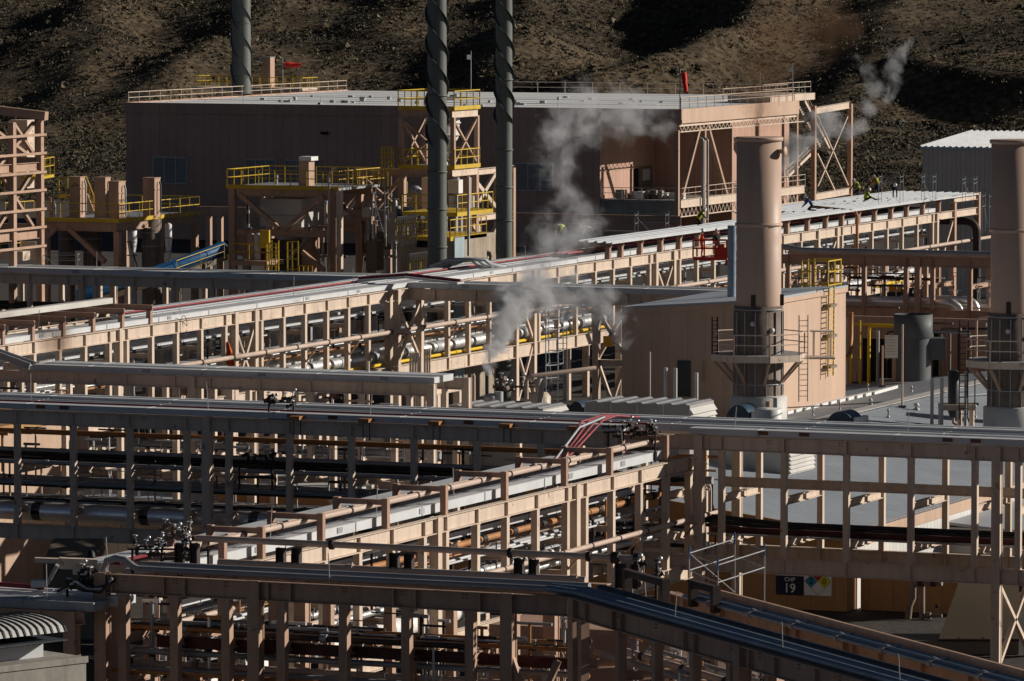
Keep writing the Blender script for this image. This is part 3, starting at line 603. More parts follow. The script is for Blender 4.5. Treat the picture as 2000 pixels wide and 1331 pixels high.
# brown rafters and galvanised channel above the near end of the far rack
for u in (-50, 8, 66, 126, 184, 241, 296):
    k = s1(u); r = root('rafter_frame', Y1.p(k, 0, ZC), 'brown roof rafter frame standing bare over the pale trays', 'steel frame', 'bare brown rafters over the trays')
    mb = MB(); Y1.box(mb, k - 0.13, k + 0.13, 0.0, 0.26, ZC + 0.002, ZC + 0.72); mb.build('leg', PRIMR, r)
    mb = MB(); mb.ibeam(Y1.p(k, -0.05, ZC + 1.03), Y1.p(k, 4.4, ZC + 1.03), 0.30, 0.2); mb.build('rafter', PRIMR, r)
mb = MB(); mb.bar(Y1.p(s1(-60), 2.55, ZC + 1.2), Y1.p(s1(296), 2.55, ZC + 1.2), 0.5, 0.3)
o = mb.build('steel_channel', OFFW); o['label'] = 'long cream channel laid across the bare brown rafters'; o['category'] = 'channel'
# ---- shaded X rack just behind the long one
X2 = Fr(PZ(106, 726, ZA), 'X'); SX2 = lambda u: X2.s_(u, 738)
x2u = [-38, 57.5, 152.5, 248, 343, 412, 508.5, 607, 706, 800]
pipe_rack('shaded rack between the longest truss and the far sunlit rack, single tubular tray on top', X2, SX2(-70), SX2(848), ZA, 0.58, 4.2, [SX2(u) for u in x2u], [SX2(376), SX2(843)], cross=(7.2, 5.6), zl=4.6, ldp=0.6, pw=0.26)
tray('grey rounded cable tray on the shorter shaded rack', X2, SX2(60), SX2(846), 0.15, 0.75, ZA + 0.03, ZA + 0.30, GALV, plates=[SX2(u) for u in (275, 500, 740)])
tray('rear grey cable tray on the shorter shaded rack', X2, SX2(70), SX2(846), 1.2, 2.4, ZA + 0.03, ZA + 0.34, GALV)
for j, (t, z, rr, mm, lb) in enumerate([(1.0, 7.4, 0.14, GALVD, 'grey valve-studded pipe inside the shorter shaded rack'), (1.8, 7.4, 0.1, ALU, 'slim silver pipe inside the shorter shaded rack'), (2.6, 7.45, 0.16, ALU, 'thick silver pipe inside the shorter shaded rack'), (1.3, 5.8, 0.2, CONDUIT, 'grey pipe low inside the shorter shaded rack')]):
    pipe(lb, [X2.p(SX2(-60), t, z), X2.p(SX2(840), t, z)], rr, mm, joints=3.3, jm=GALVD, jr=1.35)
r = root('ramp_channel', PZ(0, 690, 10.2), 'pair of galvanised channels sloping down onto the shorter shaded rack', 'channel')
A, B = PY(-30, 684, X2.P.y + 0.6), PY(58, 716, X2.P.y + 0.6)
for q in (0.0, 0.7): MB().bar(A + Vector((0, q, 0)), B + Vector((0, q, 0)), 0.1, 0.32).build('rail', GALVD, r)
mb = MB()
for i in range(12): p = A.lerp(B, (i + 0.5) / 12); mb.bar(p + Vector((0, 0.05, 0)), p + Vector((0, 0.65, 0)), 0.06, 0.06)
mb.build('rung', GALVD, r)
# ---- far shaded X rack with smooth tray, left, and its right continuation
X0 = Fr(PZ(58, 535, ZA), 'X'); SX0 = lambda u: X0.s_(u, 545)
x0u = [-20, 58, 132.5, 186.6, 262.3, 339.4, 415, 492, 566, 640, 715]
pipe_rack('farthest shaded rack in front of the yellow-railed platforms', X0, SX0(-70), SX0(790), ZA, 0.64, 4.4, [SX0(u) for u in x0u], [SX0(159.5), SX0(530)], zl=4.6, ldp=0.6, cross=(6.9,), pw=0.27)
tray('smooth grey cable tray on the farthest shaded rack', X0, SX0(-70), SX0(790), 0.1, 1.2, ZA + 0.03, ZA + 0.36, GALV, plates=[SX0(u) for u in (140, 320, 480)])
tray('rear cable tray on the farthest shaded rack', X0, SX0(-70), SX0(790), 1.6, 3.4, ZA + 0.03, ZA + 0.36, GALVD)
pipe('thick black pipe inside the farthest shaded rack', [X0.p(SX0(-70), 1.6, 7.15), X0.p(SX0(780), 1.6, 7.15)], 0.3, BLKP, n=14)
XB = Fr(PZ(780, 563.5, 9.85), 'X'); SXB = lambda u: XB.s_(u, 575)
xbu = [1110, 1185, 1240, 1310, 1390, 1470]
pipe_rack('shaded cross rack butting the far sunlit rack behind the steam', XB, SXB(776), SXB(1560), 9.85, 0.66, 3.6, [], [SXB(1222), SXB(1165)], zl=None, stiff=[SXB(u) for u in (850, 930, 1010, 1090, 1170, 1250, 1330, 1410)], cross=())
rXB = bpy.data.objects[[o.name for o in COL.objects if o.get('label', '').startswith('shaded cross rack butting')][0]]
for (ua, va, ub, vb) in ((1168, 608, 1217, 690), (1217, 612, 1168, 700), (1170, 715, 1193, 782), (1217, 718, 1197, 782)):
    mb = MB(); mb.bar(XB.hit(ua, va, 0.1), XB.hit(ub, vb, 0.1), 0.2, 0.2, up=XB.n); mb.build('brace', CREAM, rXB)
mb = MB(); mb.ibeam(XB.p(SXB(1166), 0, XB.z_(1190, 703)), XB.p(SXB(1221), 0, XB.z_(1190, 703)), 0.35, 0.3); mb.build('strut', CREAM, rXB)
tray('grey cable tray topped by pink cable on the shaded cross rack behind the steam', XB, SXB(785), SXB(1530), 0.1, 0.9, 9.88, 10.2, GALV, plates=[SXB(u) for u in (1185, 900)])
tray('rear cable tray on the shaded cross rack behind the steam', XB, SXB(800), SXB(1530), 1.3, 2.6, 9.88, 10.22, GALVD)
r = root('tray_cover', PZ(850, 545, 10.4), 'pale tent-shaped tray cover with red cables at the rack corner', 'tray cover')
A, B, Cc = PZ(700, 548, 10.4), PZ(795, 541, 10.65), PZ(900, 553, 10.4)
mb = MB(); mb.bar(A, B, 0.9, 0.12); mb.build('near_slope', GALV, r); mb = MB(); mb.bar(B, Cc, 0.8, 0.12); mb.build('far_slope', GALV, r)
mb = MB(); mb.path([A + UZ * 0.14, B + UZ * 0.14, Cc + UZ * 0.14], 0.09, 6); mb.build('cable', PINK, r)
r = root('tray_cover', PZ(930, 520, 10.4), 'dark arched cable cover over the trays beside the grey stacks', 'tray cover')
pts = [PZ(868, 522, 10.3), PZ(905, 509, 10.8), PZ(945, 507, 10.9), PZ(958, 516, 10.5), PZ(985, 522, 10.2)]
mb = MB()
for q in (0, 0.5, 1.0): mb.path([p + Vector((-q, 0.2 * q, 0)) for p in pts], 0.13, 6)
mb.build('cover_band', GALVD, r)
# ---- X rack at the right behind the tan stacks
XR = Fr(PZ(1525, 497, 9.9), 'X'); SXR = lambda u: XR.s_(u, 510)
xru = [1540, 1590, 1688, 1770, 1822, 1895]
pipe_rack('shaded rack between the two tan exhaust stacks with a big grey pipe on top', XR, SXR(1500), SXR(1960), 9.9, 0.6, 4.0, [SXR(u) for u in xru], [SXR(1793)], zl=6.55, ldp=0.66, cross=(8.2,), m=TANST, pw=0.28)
pipe('pale grey pipe lying on the rack between the two tan stacks', [XR.p(SXR(1460), 0.6, 10.65), XR.p(SXR(1535), 0.6, 10.3), XR.p(SXR(1560), 0.6, 10.16), XR.p(SXR(1960), 0.6, 10.16)], 0.2, GALVD, n=14)
pipe('silver clad pipe inside the rack between the tan stacks, with elbow', elbow(XR.p(SXR(1640), 0.8, 6.95), XR.p(SXR(1868), 0.8, 6.95), XR.p(SXR(1868), 0.8, 3.2), 1.0), 0.33, ALU, 'insulated_pipe', 'pipe', n=18)
pipe('second silver clad pipe elbow turning down beside the right tan stack', elbow(XR.p(SXR(1800), 1.7, 7.1), XR.p(SXR(1892), 1.7, 7.1), XR.p(SXR(1892), 1.7, 3.2), 0.8), 0.26, ALU, 'insulated_pipe', 'pipe', n=16)
# ---- foreground X rack (bottom left) and the diagonal rack at bottom right
X4 = Fr(PZ(221, 1120.5, ZA), 'X'); S4 = lambda u: X4.s_(u, 1140)
x4u = [242, 343, 443.6, 551.5, 673, 795, 919.7]
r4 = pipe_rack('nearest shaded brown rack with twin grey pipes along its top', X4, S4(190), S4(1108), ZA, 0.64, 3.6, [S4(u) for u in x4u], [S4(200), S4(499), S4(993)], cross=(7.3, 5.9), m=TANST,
     stiff=[S4(u) for u in (222, 323, 364, 526, 570, 771, 814, 940)], pw=0.30, cw=0.42, zl=4.3, ldp=0.5, fw=0.36)
bolts(X4, r4, [S4(u) for u in (242, 340, 440, 548, 670, 785, 905)], ZA - 0.02)
mb = MB(); mb.bar(X4.p(S4(1000), -0.04, 7.2), X4.p(S4(1040), -0.04, 5.3), 0.2, 0.2, up=X4.n); mb.build('brace', TANST, r4)
mb = MB(); mb.bar(X4.p(S4(1090), -0.04, 7.2), X4.p(S4(1046), -0.04, 5.3), 0.2, 0.2, up=X4.n); mb.build('brace', TANST, r4)
pipe('front grey pipe with a hump over the corner of the nearest rack', [X4.p(S4(191), 0.45, ZA - 0.6), X4.p(S4(191), 0.45, ZA + 0.1), X4.p(S4(197), 0.45, ZA + 0.35), X4.p(S4(213), 0.45, ZA + 0.45), X4.p(S4(232), 0.45, ZA + 0.42), X4.p(S4(247), 0.45, ZA + 0.22), X4.p(S4(258), 0.45, ZA + 0.13), X4.p(S4(1120), 0.45, ZA + 0.13)], 0.12, CONDUIT, n=12)
pipe('rear grey pipe beside the humped one on the nearest rack', [X4.p(S4(245), 1.15, ZA + 0.16), X4.p(S4(1125), 1.15, ZA + 0.16)], 0.16, CONDUIT, n=12)
pipe('tan pipe resting on the far edge of the nearest rack', [X4.p(S4(360), 2.6, ZA + 0.2), X4.p(S4(1085), 2.6, ZA + 0.2)], 0.14, TANP, joints=8, n=12)
pipe('raised tan pipe on dark stub legs above the nearest rack', [X4.p(S4(312), 2.9, ZA + 0.95), X4.p(S4(1150), 2.9, ZA + 0.95), X4.p(S4(1192), 2.9, ZA + 0.95)], 0.11, TANP, n=12)
mb = MB()
for u in (572, 925, 1080): mb.tube(X4.p(S4(u), 2.9, ZA + 0.95), X4.p(S4(u) + 0.14, 2.9, ZA + 0.95), 0.17, 10)
for u in (1130, 1175): mb.tube(X4.p(S4(u), 2.9, ZA + 0.95), X4.p(S4(u) + 0.25, 2.9, ZA + 0.95), 0.2, 10)
o = mb.build('pipe_coupling', DARKST); o['label'] = 'dark bolted couplings on the raised tan pipe above the nearest rack'; o['category'] = 'couplings'
for u in (282, 312, 482, 513, 706, 735, 952, 981, 1152, 1182):
    k = S4(u); mb = MB(); X4.box(mb, k - 0.14, k - 0.1, 2.5, 2.75, ZA + 0.003, ZA + 0.8); X4.box(mb, k + 0.1, k + 0.14, 2.5, 2.75, ZA + 0.003, ZA + 0.8); X4.box(mb, k - 0.098, k + 0.098, 2.6, 2.64, ZA + 0.003, ZA + 0.8)
    o = mb.build('stub_post', DARKST); o['label'] = 'dark stub post holding the raised tan pipe on the nearest rack'; o['category'] = 'pipe support'; o['group'] = 'dark stub posts on the nearest rack'
mb = MB(); X4.box(mb, S4(290), S4(1105), 0.6, 0.85, 6.85, 7.2); o = mb.build('steel_channel', MAROON); o['label'] = 'maroon channel passing inside the nearest rack'; o['category'] = 'channel'
for j, (t, z, rr, mm, lb) in enumerate([(0.9, 6.65, 0.1, CONDUIT, 'grey conduit under the maroon channel of the nearest rack'), (1.3, 7.42, 0.09, BLKP, 'black pipe above the maroon channel of the nearest rack'), (1.9, 6.1, 0.12, TANP, 'tan pipe low inside the nearest rack'), (0.7, 4.45, 0.12, CONDUIT, 'dark grey pipe on the lowest beam of the nearest rack'), (1.5, 4.5, 0.14, GALVD, 'grey pipe beside the lowest one in the nearest rack')]):
    pipe(lb, [X4.p(S4(205), t, z), X4.p(S4(1100), t, z)], rr, mm, joints=4)
X5 = Fr(PZ(1118, 1166, ZA), 'D'); S5 = lambda u, v: X5.s_(u, v)
def s5(u): return X5.s_(u, 1166 + 0.277 * (u - 1118))
x5u = [1140, 1213, 1284, 1358, 1430, 1505, 1580, 1655, 1730, 1800]
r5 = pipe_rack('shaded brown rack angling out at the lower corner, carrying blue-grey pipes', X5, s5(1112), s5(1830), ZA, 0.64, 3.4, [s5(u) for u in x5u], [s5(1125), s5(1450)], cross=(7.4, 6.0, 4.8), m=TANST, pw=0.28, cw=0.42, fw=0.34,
     stiff=[s5(u) for u in (1150, 1203, 1220, 1343, 1363, 1470, 1520, 1600, 1690)])
bolts(X5, r5, [s5(u) for u in (1140, 1208, 1281, 1352, 1430, 1484, 1560, 1640)], ZA - 0.02)
for j, (t, z, rr, mm, lb) in enumerate([(0.15, ZA + 0.12, 0.13, BLUEC, 'frontmost blue-grey pipe on the angled rack'), (0.48, ZA + 0.17, 0.15, BLUEC, 'second blue-grey pipe on the angled rack'), (0.95, ZA + 0.2, 0.17, BLKP, 'black pipe between the blue-grey pipes and the tan channel'), (1.3, ZA + 0.16, 0.10, TANP, 'tan channel pipe at the middle of the angled rack')]):
    pipe(lb, [X4.p(S4(1060) + 0.0, 0.45 + 0.3 * j, ZA + 0.14), X5.p(s5(1120), t, z), X5.p(s5(1830), t, z)] if j < 2 else [X5.p(s5(1120), t, z), X5.p(s5(1830), t, z)], rr, mm, n=12)
for j in range(4):
    pipe('rear blue-grey conduit bundled with clamps on the angled rack', [X5.p(s5(1190), 2.55 + 0.16 * j, ZA + 0.22 + 0.06 * (j % 2)), X5.p(s5(1830), 2.55 + 0.16 * j, ZA + 0.22 + 0.06 * (j % 2))], 0.07, BLUEC, 'conduit', 'conduit', joints=3.1, jm=CONDUIT, jr=1.5, n=8, group='rear conduits on the angled rack')
mb = MB(); X5.box(mb, s5(1180), s5(1830), 3.3, 3.42, ZA + 0.02, ZA + 0.5); mb.build('side_plate', TANST, r5)
for (ua, ub, v, t, lb) in ((1225, 1298, 1165, 1.75, 'dark brown goalpost frame over the angled rack, nearer its bend'), (1354, 1397, 1185, 2.5, 'dark brown goalpost frame over the angled rack, beside the blue-tipped scaffold')):
    ka, kb = X5.s_(ua, v, t), X5.s_(ub, v + 15, t); r = root('goalpost_frame', X5.p(ka, t, ZA), lb, 'pipe support')
    for k in (ka, kb):
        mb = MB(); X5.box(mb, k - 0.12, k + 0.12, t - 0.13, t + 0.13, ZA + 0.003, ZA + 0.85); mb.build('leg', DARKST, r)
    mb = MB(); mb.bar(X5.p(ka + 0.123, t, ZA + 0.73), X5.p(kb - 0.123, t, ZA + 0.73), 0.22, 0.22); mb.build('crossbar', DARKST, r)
for j, (t, z, rr, mm, lb) in enumerate([(0.6, 7.55, 0.1, TANP, 'tan pipe under the angled rack deck'), (1.4, 7.6, 0.12, TANP, 'second tan pipe under the angled rack deck'), (0.9, 6.2, 0.12, BLKP, 'black pipe inside the angled rack'), (1.8, 6.15, 0.14, GALVD, 'grey pipe inside the angled rack'), (1.2, 4.95, 0.16, ALU, 'silver pipe low inside the angled rack')]):
    pipe(lb, [X5.p(s5(1130), t, z), X5.p(s5(1820), t, z)], rr, mm, joints=3.2, jm=DARKST)
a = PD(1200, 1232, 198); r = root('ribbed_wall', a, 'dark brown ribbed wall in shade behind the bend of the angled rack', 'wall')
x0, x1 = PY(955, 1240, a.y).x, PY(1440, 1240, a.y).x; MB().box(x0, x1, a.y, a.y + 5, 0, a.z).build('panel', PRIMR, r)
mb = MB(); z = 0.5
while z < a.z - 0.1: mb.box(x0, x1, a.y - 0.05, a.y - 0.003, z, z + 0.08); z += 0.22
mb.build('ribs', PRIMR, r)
# ---- low rack at the left edge
X6 = Fr(PZ(0, 1187, 8.2), 'X'); S6 = lambda u: X6.s_(u, 1190)
r6 = pipe_rack('low shaded rack end at the lower edge beside the roof ventilator', X6, S6(-120), S6(165), 8.2, 0.42, 3.2, [], [S6(140), S6(-60)], stiff=[S6(u) for u in (20, 80)], cross=(), m=TANST, cw=0.42)
tray('flat dark tray full of loose cables on the low rack end', X6, S6(-120), S6(180), 0.1, 1.2, 8.22, 8.5, GALVD)
tray('pale striped tray behind the loose cables on the low rack end', X6, S6(-120), S6(190), 1.6, 2.8, 8.22, 8.56, GALV)
pipe('red cable bundle lying on the low rack end', [X6.p(S6(-120), 2.2, 8.7), X6.p(S6(25), 2.2, 8.65)], 0.08, PINK, 'cable', 'cable')

# ------------------------------------------------------------------ dense small pipework inside the racks
FM = [CONDUIT, BLKP, DARKST, GALVD, TANP, ALU, RUSTP, GALV]
def filler(fr, k0, k1, n, zs, t0, t1, label, group, seed, rmin=0.035, rmax=0.11):
    rg = random.Random(seed)
    for i in range(n):
        a, b = sorted((rg.uniform(k0, k1), rg.uniform(k0, k1)))
        if b - a < (k1 - k0) * 0.3: a, b = k0, k1
        t, rr = rg.uniform(t0, t1), rg.uniform(rmin, rmax); z = rg.choice(zs) + rr + 0.01; pts = [fr.p(a, t, z), fr.p(b, t, z)]
        if rg.random() < 0.4: pts = elbow(fr.p(a, t, z), fr.p(b, t, z), fr.p(b, t, z - rg.uniform(0.8, 2.2)), 0.3, 4)
        pipe(label, pts, rr, rg.choice(FM), joints=rg.uniform(2.5, 6) if len(pts) == 2 else None, jm=rg.choice([DARKST, GALVD]), jr=1.35, n=8, group=group)
def drops(fr, k0, k1, n, z0, z1, t0, t1, label, group, seed):
    rg = random.Random(seed)
    for i in range(n):
        k, t = rg.uniform(k0, k1), rg.uniform(t0, t1); zb, za = rg.uniform(z0, (z0 + z1) / 2), rg.uniform((z0 + z1) / 2, z1); rr = rg.uniform(0.02, 0.07)
        r = root('drop_pipe', fr.p(k, t, zb), label, 'pipe', group)
        MB().tube(fr.p(k, t, zb), fr.p(k, t, za), rr, 7).build('riser', rg.choice(FM), r)
        MB().tube(fr.p(k, t, (za + zb) / 2 - .1), fr.p(k, t, (za + zb) / 2 + .1), rr * 1.9, 8).build('valve_body', rg.choice([DARKST, GALVD, LAGG]), r)
        c = fr.p(k, t, za); m_ = MB(); m_.bar(c - fr.a * rg.uniform(.1, .6), c + fr.a * rg.uniform(.2, .9), rr * 1.6, rr * 1.6); m_.build('arm', rg.choice(FM), r)
filler(Y2, s2(420), s2(1320), 26, [4.92, 4.92, 6.22], 0.3, 3.6, 'small pipe on the inner cross beams of the sunlit foreground rack', 'small pipes in the sunlit foreground rack', 1)
drops(Y2, s2(430), s2(1320), 62, 4.4, 7.4, 0.25, 3.4, 'short vertical pipe with a fitting inside the sunlit foreground rack', 'drop pipes in the sunlit foreground rack', 2)
filler(X4, S4(205), S4(1100), 26, [5.92, 7.32, 4.32], 0.4, 3.2, 'small pipe on the inner cross beams of the nearest rack', 'small pipes in the nearest rack', 3)
drops(X4, S4(205), S4(1100), 58, 4.2, 8.4, 0.5, 3.2, 'short vertical pipe with a fitting inside the nearest rack', 'drop pipes in the nearest rack', 4)
filler(X5, s5(1130), s5(1800), 22, [4.82, 6.02, 7.42], 0.4, 3.0, 'small pipe on the inner cross beams of the angled rack', 'small pipes in the angled rack', 5)
drops(X5, s5(1130), s5(1800), 46, 3.8, 8.4, 0.5, 3.0, 'short vertical pipe with a fitting inside the angled rack', 'drop pipes in the angled rack', 6)
filler(X3, s3a, S3(1330), 24, [5.02, 6.82, 4.22], 1.7, 4.2, 'small pipe deep in the shaded left half of the longest rack', 'small pipes in the left half of the longest rack', 7)
drops(X3, s3a, S3(1330), 90, 4.3, 8.4, 1.6, 4.2, 'short vertical pipe with a fitting inside the longest rack', 'drop pipes in the longest rack', 8)
filler(Y1, s1(-50), s1(1830), 16, [ZC - 1.56, ZC - 3.07, ZC - 3.07], 0.3, 4.0, 'small pipe between the inside trays of the far sunlit rack', 'small pipes in the far sunlit rack', 9)
drops(Y1, s1(-50), s1(1830), 64, ZC - 4.3, ZC - 0.9, 0.4, 4.0, 'short vertical pipe with a fitting inside the far sunlit rack', 'drop pipes in the far sunlit rack', 10)
filler(X2, SX2(-60), SX2(840), 8, [5.62, 7.22], 0.4, 3.8, 'small pipe inside the shorter shaded rack', 'small pipes in the shorter shaded rack', 11)
drops(X2, SX2(-60), SX2(840), 34, 5.0, 8.5, 0.4, 3.8, 'short vertical pipe with a fitting inside the shorter shaded rack', 'drop pipes in the shorter shaded rack', 12)
filler(XR, SXR(1530), SXR(1940), 8, [8.22, 6.58], 0.4, 3.6, 'small pipe inside the rack between the tan stacks', 'small pipes between the tan stacks', 13)
drops(XR, SXR(1530), SXR(1940), 34, 6.0, 9.0, 0.3, 3.6, 'short vertical pipe with a fitting in the rack between the tan stacks', 'drop pipes between the tan stacks', 14)
filler(X0, SX0(-60), SX0(780), 8, [6.92, 4.62], 0.4, 4.0, 'small pipe inside the farthest shaded rack', 'small pipes in the farthest shaded rack', 15)
# ------------------------------------------------------------------ big process building at the back
PB = PD(1330, 216, 540); ZR = PB.z
BF = Fr((PB.x, PB.y, 0), 'X'); SB = lambda u, v=300: BF.s_(u, v)
b0, b1, b2 = SB(246), SB(1172), 0.0
bld = root('process_building', BF.p((b0 + b1) / 2, 20, 0), 'large brown flat-roofed process building at the foot of the hills', 'building')
mb = MB(); BF.box(mb, b0, b1, 0, 55, 0, ZR - 0.95); mb.build('wall', WALLT, bld)
mb = MB(); BF.box(mb, b0 - 0.12, b2 + 0.1, -0.12, 0.0, ZR - 0.94, ZR + 0.12); BF.box(mb, b0 - 0.12, b0, 0.003, 55, ZR - 0.94, ZR + 0.12)
mb.build('fascia', WALLT, bld)
mb = MB(); BF.box(mb, b2, b2 + 0.12, 0.003, 34, ZR - 1.3, ZR + 0.12); mb.build('canopy_fascia', WALLM, bld)
mb = MB(); BF.box(mb, b0 + 0.01, b1, 0.01, 55, ZR - 0.94, ZR); BF.box(mb, b1 + 0.003, b2 - 0.01, 0.01, 34, ZR - 0.5, ZR)
k = 3.0
while k < 54:   # low membrane ridges across the roof
    BF.box(mb, b0 + 0.3, b1 - 0.2, k, k + 0.5, ZR + 0.002, ZR + 0.025); k += 6.5
mb.build('roof', ROOFW, bld)
mb = MB()
for i in range(46):
    a, t = random.uniform(b0 + 2, b1 - 2), random.choice([4.5, 11, 17.5, 24, 30, 37, 43]); w = random.uniform(0.25, 0.6)
    BF.box(mb, a, a + w, t, t + 0.4, ZR + 0.004, ZR + random.uniform(0.12, 0.3))
o = mb.build('roof_vent', GALVD, bld); o['kind'] = 'stuff'
mb = MB(); BF.box(mb, b1 - 0.0, b2, 0.1, 0.35, ZR - 1.45, ZR - 0.955); mb.build('canopy_header', WALLT, bld)
for (u0, v0, u1, v1) in ((300, 308, 366, 358), (480, 313, 540, 362), (557, 314, 626, 363), (1008, 320, 1080, 372)):
    A, B = BF.hit(u0, v0), BF.hit(u1, v1); x0, x1, z0, z1 = A.x, B.x, B.z, A.z
    f = MB(); y = PB.y
    for xx in (x0, x0 + (x1 - x0) / 3, x0 + 2 * (x1 - x0) / 3, x1): f.box(xx - 0.05, xx + 0.05, y - 0.14, y - 0.005, z0, z1)
    f.box(x0, x1, y - 0.14, y - 0.005, z1, z1 + 0.1); f.box(x0, x1, y - 0.14, y - 0.005, z0 - 0.1, z0)
    fo = f.build('louvre_window', LOUVL, bld)
    s_ = MB(); n = int((z1 - z0) / 0.2)
    for i in range(n): s_.ob((x0 + 0.05, y - 0.13, z0 + (i + 0.15) * (z1 - z0) / n), (x1 - x0 - 0.1, 0, 0), (0, 0.1, 0.11), (0, -0.01, 0.012))
    s_.box(x0, x1, y - 0.012, y - 0.004, z0, z1); so = s_.build('slats', LOUV, bld); sub(so, fo); 
for (u, v) in ((635, 260), (1128, 268)):
    A = BF.hit(u, v); m_ = MB(); m_.box(A.x - 0.35, A.x + 0.35, A.y - 0.35, A.y - 0.003, A.z - 0.16, A.z + 0.12); m_.build('wall_lamp', DARKH, bld)
mb = MB(); mb.box(BF.hit(246, 380).x - 0.02, BF.hit(1172, 380).x, PB.y - 0.06, PB.y - 0.004, BF.hit(700, 401).z, BF.hit(700, 399).z); mb.build('base_trim', LOUV, bld)
# east wall of the porch: lit wall with door
XW = BF.hit(1172, 300).x
def W_(u, v): return PX(u, v, XW)
mb = MB(); A = W_(1174, 392); B = W_(1178, 310); mb.box(XW + 0.003, XW + 0.06, PB.y + 0.3, PB.y + 34, ZR - 6.2, ZR - 6.1); mb.build('wall_girt', WALLM, bld)
A, B = W_(1247, 326), W_(1272, 380)
m_ = MB(); m_.box(XW + 0.003, XW + 0.12, A.y, B.y, BF.hit(1320, 392).z, A.z); do = m_.build('door', OLIVE, bld)
m_ = MB(); m_.box(XW + 0.121, XW + 0.14, A.y + 0.9, B.y - 0.7, A.z - 1.45, A.z - 0.3); sub(m_.build('door_window', OFFW, bld), do)
m_ = MB(); C1, C2 = W_(1238, 326), W_(1246, 380); m_.box(XW + 0.003, XW + 0.05, C1.y, C2.y, BF.hit(1320, 392).z, A.z); m_.build('doorway', DARKH, bld)
A, B = W_(1295, 320), W_(1312, 385); m_ = MB(); m_.box(XW + 0.003, XW + 0.1, A.y, B.y, BF.hit(1320, 392).z, A.z); m_.build('door', WALLO, bld)
ZF = BF.hit(1320, 392).z
m_ = MB(); BF.box(m_, b1 + 0.003, b2, 0.0, 34, ZF - 0.25, ZF); BF.box(m_, b1 + 0.003, b2 - 0.2, 0.15, 0.4, ZF - 1.5, ZF - 0.253); m_.build('porch_floor', CONC, bld)
m_ = MB(); BF.box(m_, b1 + 0.003, b2 - 0.5, 0.6, 0.9, 0, ZF - 1.52); m_.build('lower_wall', WALLT, bld)
m_ = MB(); BF.box(m_, b1 + 0.07, b2 - 0.5, 15, 15.3, 0, ZR - 0.51); m_.build('porch_rear_wall', WALLT, bld)
XE = PB.x
m_ = MB(); m_.ibeam((XE, PB.y, ZF + 0.1), (XE, PB.y + 36, ZF + 0.1), 0.85, 0.3); m_.ibeam((XE - 0.2, PB.y, ZR - 1.32), (XE - 0.2, PB.y + 34, ZR - 1.32), 0.3, 0.25); m_.build('edge_beam', CREAM, bld)
for z0, h in ((ZF - 0.78, 0.85), (ZR - 1.64, 0.5)):
    m_ = MB(); y = PB.y; m_.bar((XE - 0.1, y, z0 - h), (XE - 0.1, y + 36, z0 - h), 0.14, 0.1); 
    while y < PB.y + 34: m_.bar((XE - 0.1, y, z0), (XE - 0.1, y + 0.55, z0 - h), 0.06, 0.07); m_.bar((XE - 0.1, y + 0.55, z0 - h), (XE - 0.1, y + 1.1, z0), 0.06, 0.07); y += 1.1
    m_.build('lattice_joist', CREAM, bld)
for u in (1323, 1375, 1428, 1480):
    y = PX(u, 300, XE - 0.2).y; m_ = MB(); m_.box(XE - 0.42, XE - 0.02, y - 0.2, y + 0.2, 0, ZR - 1.95); m_.build('canopy_column', TANST, bld)
for (ua, va, ub, vb) in ((1366, 247, 1331, 383), (1381, 245, 1418, 380)):
    m_ = MB(); m_.bar(PX(ua, va, XE - 0.2), PX(ub, vb, XE - 0.2), 0.35, 0.4, up=(1, 0, 0)); m_.build('canopy_brace', TANST, bld)
m_ = MB()
for u in (1373.5, 1382): 
    A = PX(u, 272, XE + 0.25); m_.path(elbow(A + Vector((-0.5, 0, 0.1)), A, (A.x, A.y, 0), 0.3), 0.13, 8)
m_.build('downpipe', GALVD, bld)
# porch clutter
for i in range(16):
    u = 1184 + i * 8.2; a = random.uniform(0.4, 1.4); t = random.uniform(1.2, 3.0); k = SB(u)
    m_ = MB(); BF.box(m_, k, k + a * 0.8, t, t + random.uniform(0.4, 0.9), ZF + 0.002, ZF + random.uniform(0.25, 0.95))
    m_.build('crate', random.choice([WHITE, CONC, OLIVE, WOOD, OFFW]), label='small crate or bag in the clutter on the open porch floor', cat='crate', group='clutter on the porch')
hr = root('handrail', BF.p(b2, 0, ZF), 'cream handrail round the open porch corner of the process building', 'handrail')
rail(MB(), [BF.p(b2 + 0.1, 36, ZF + 0.1), BF.p(b2 + 0.1, 0, ZF + 0.1), BF.p(b1 + 0.2, 0, ZF + 0.05)], 1.1, 0.035, 1.9).build('rails', CREAM, hr)
hr = root('handrail', BF.p(b0, 0, ZR), 'cream guard rail running round the process building roof edge', 'handrail')
rail(MB(), [BF.p(b0 + 0.3, 54, ZR), BF.p(b0 + 0.1, 0.4, ZR)], 1.15, 0.035, 2.4).build('side_rails', CREAM, hr)
rail(MB(), [BF.p(b0 + 0.2, 0.4, ZR), BF.p(b2 - 0.3, 0.4, ZR)], 0.9, 0.018, 4.2).build('cable_rail', GALVD, hr)
rail(MB(), [BF.p(b2 - 0.2, 0.5, ZR + 0.1), BF.p(b2 - 0.2, 33.5, ZR + 0.1), BF.p(b1 + 0.5, 33.5, ZR)], 1.15, 0.035, 2.3).build('canopy_rails', CREAM, hr)
rail(MB(), [BF.p(b0 + 20, 54.5, ZR), BF.p(b1, 54.5, ZR), BF.p(b1, 34.5, ZR)], 1.2, 0.035, 3.2).build('rear_rails', CREAM, hr)
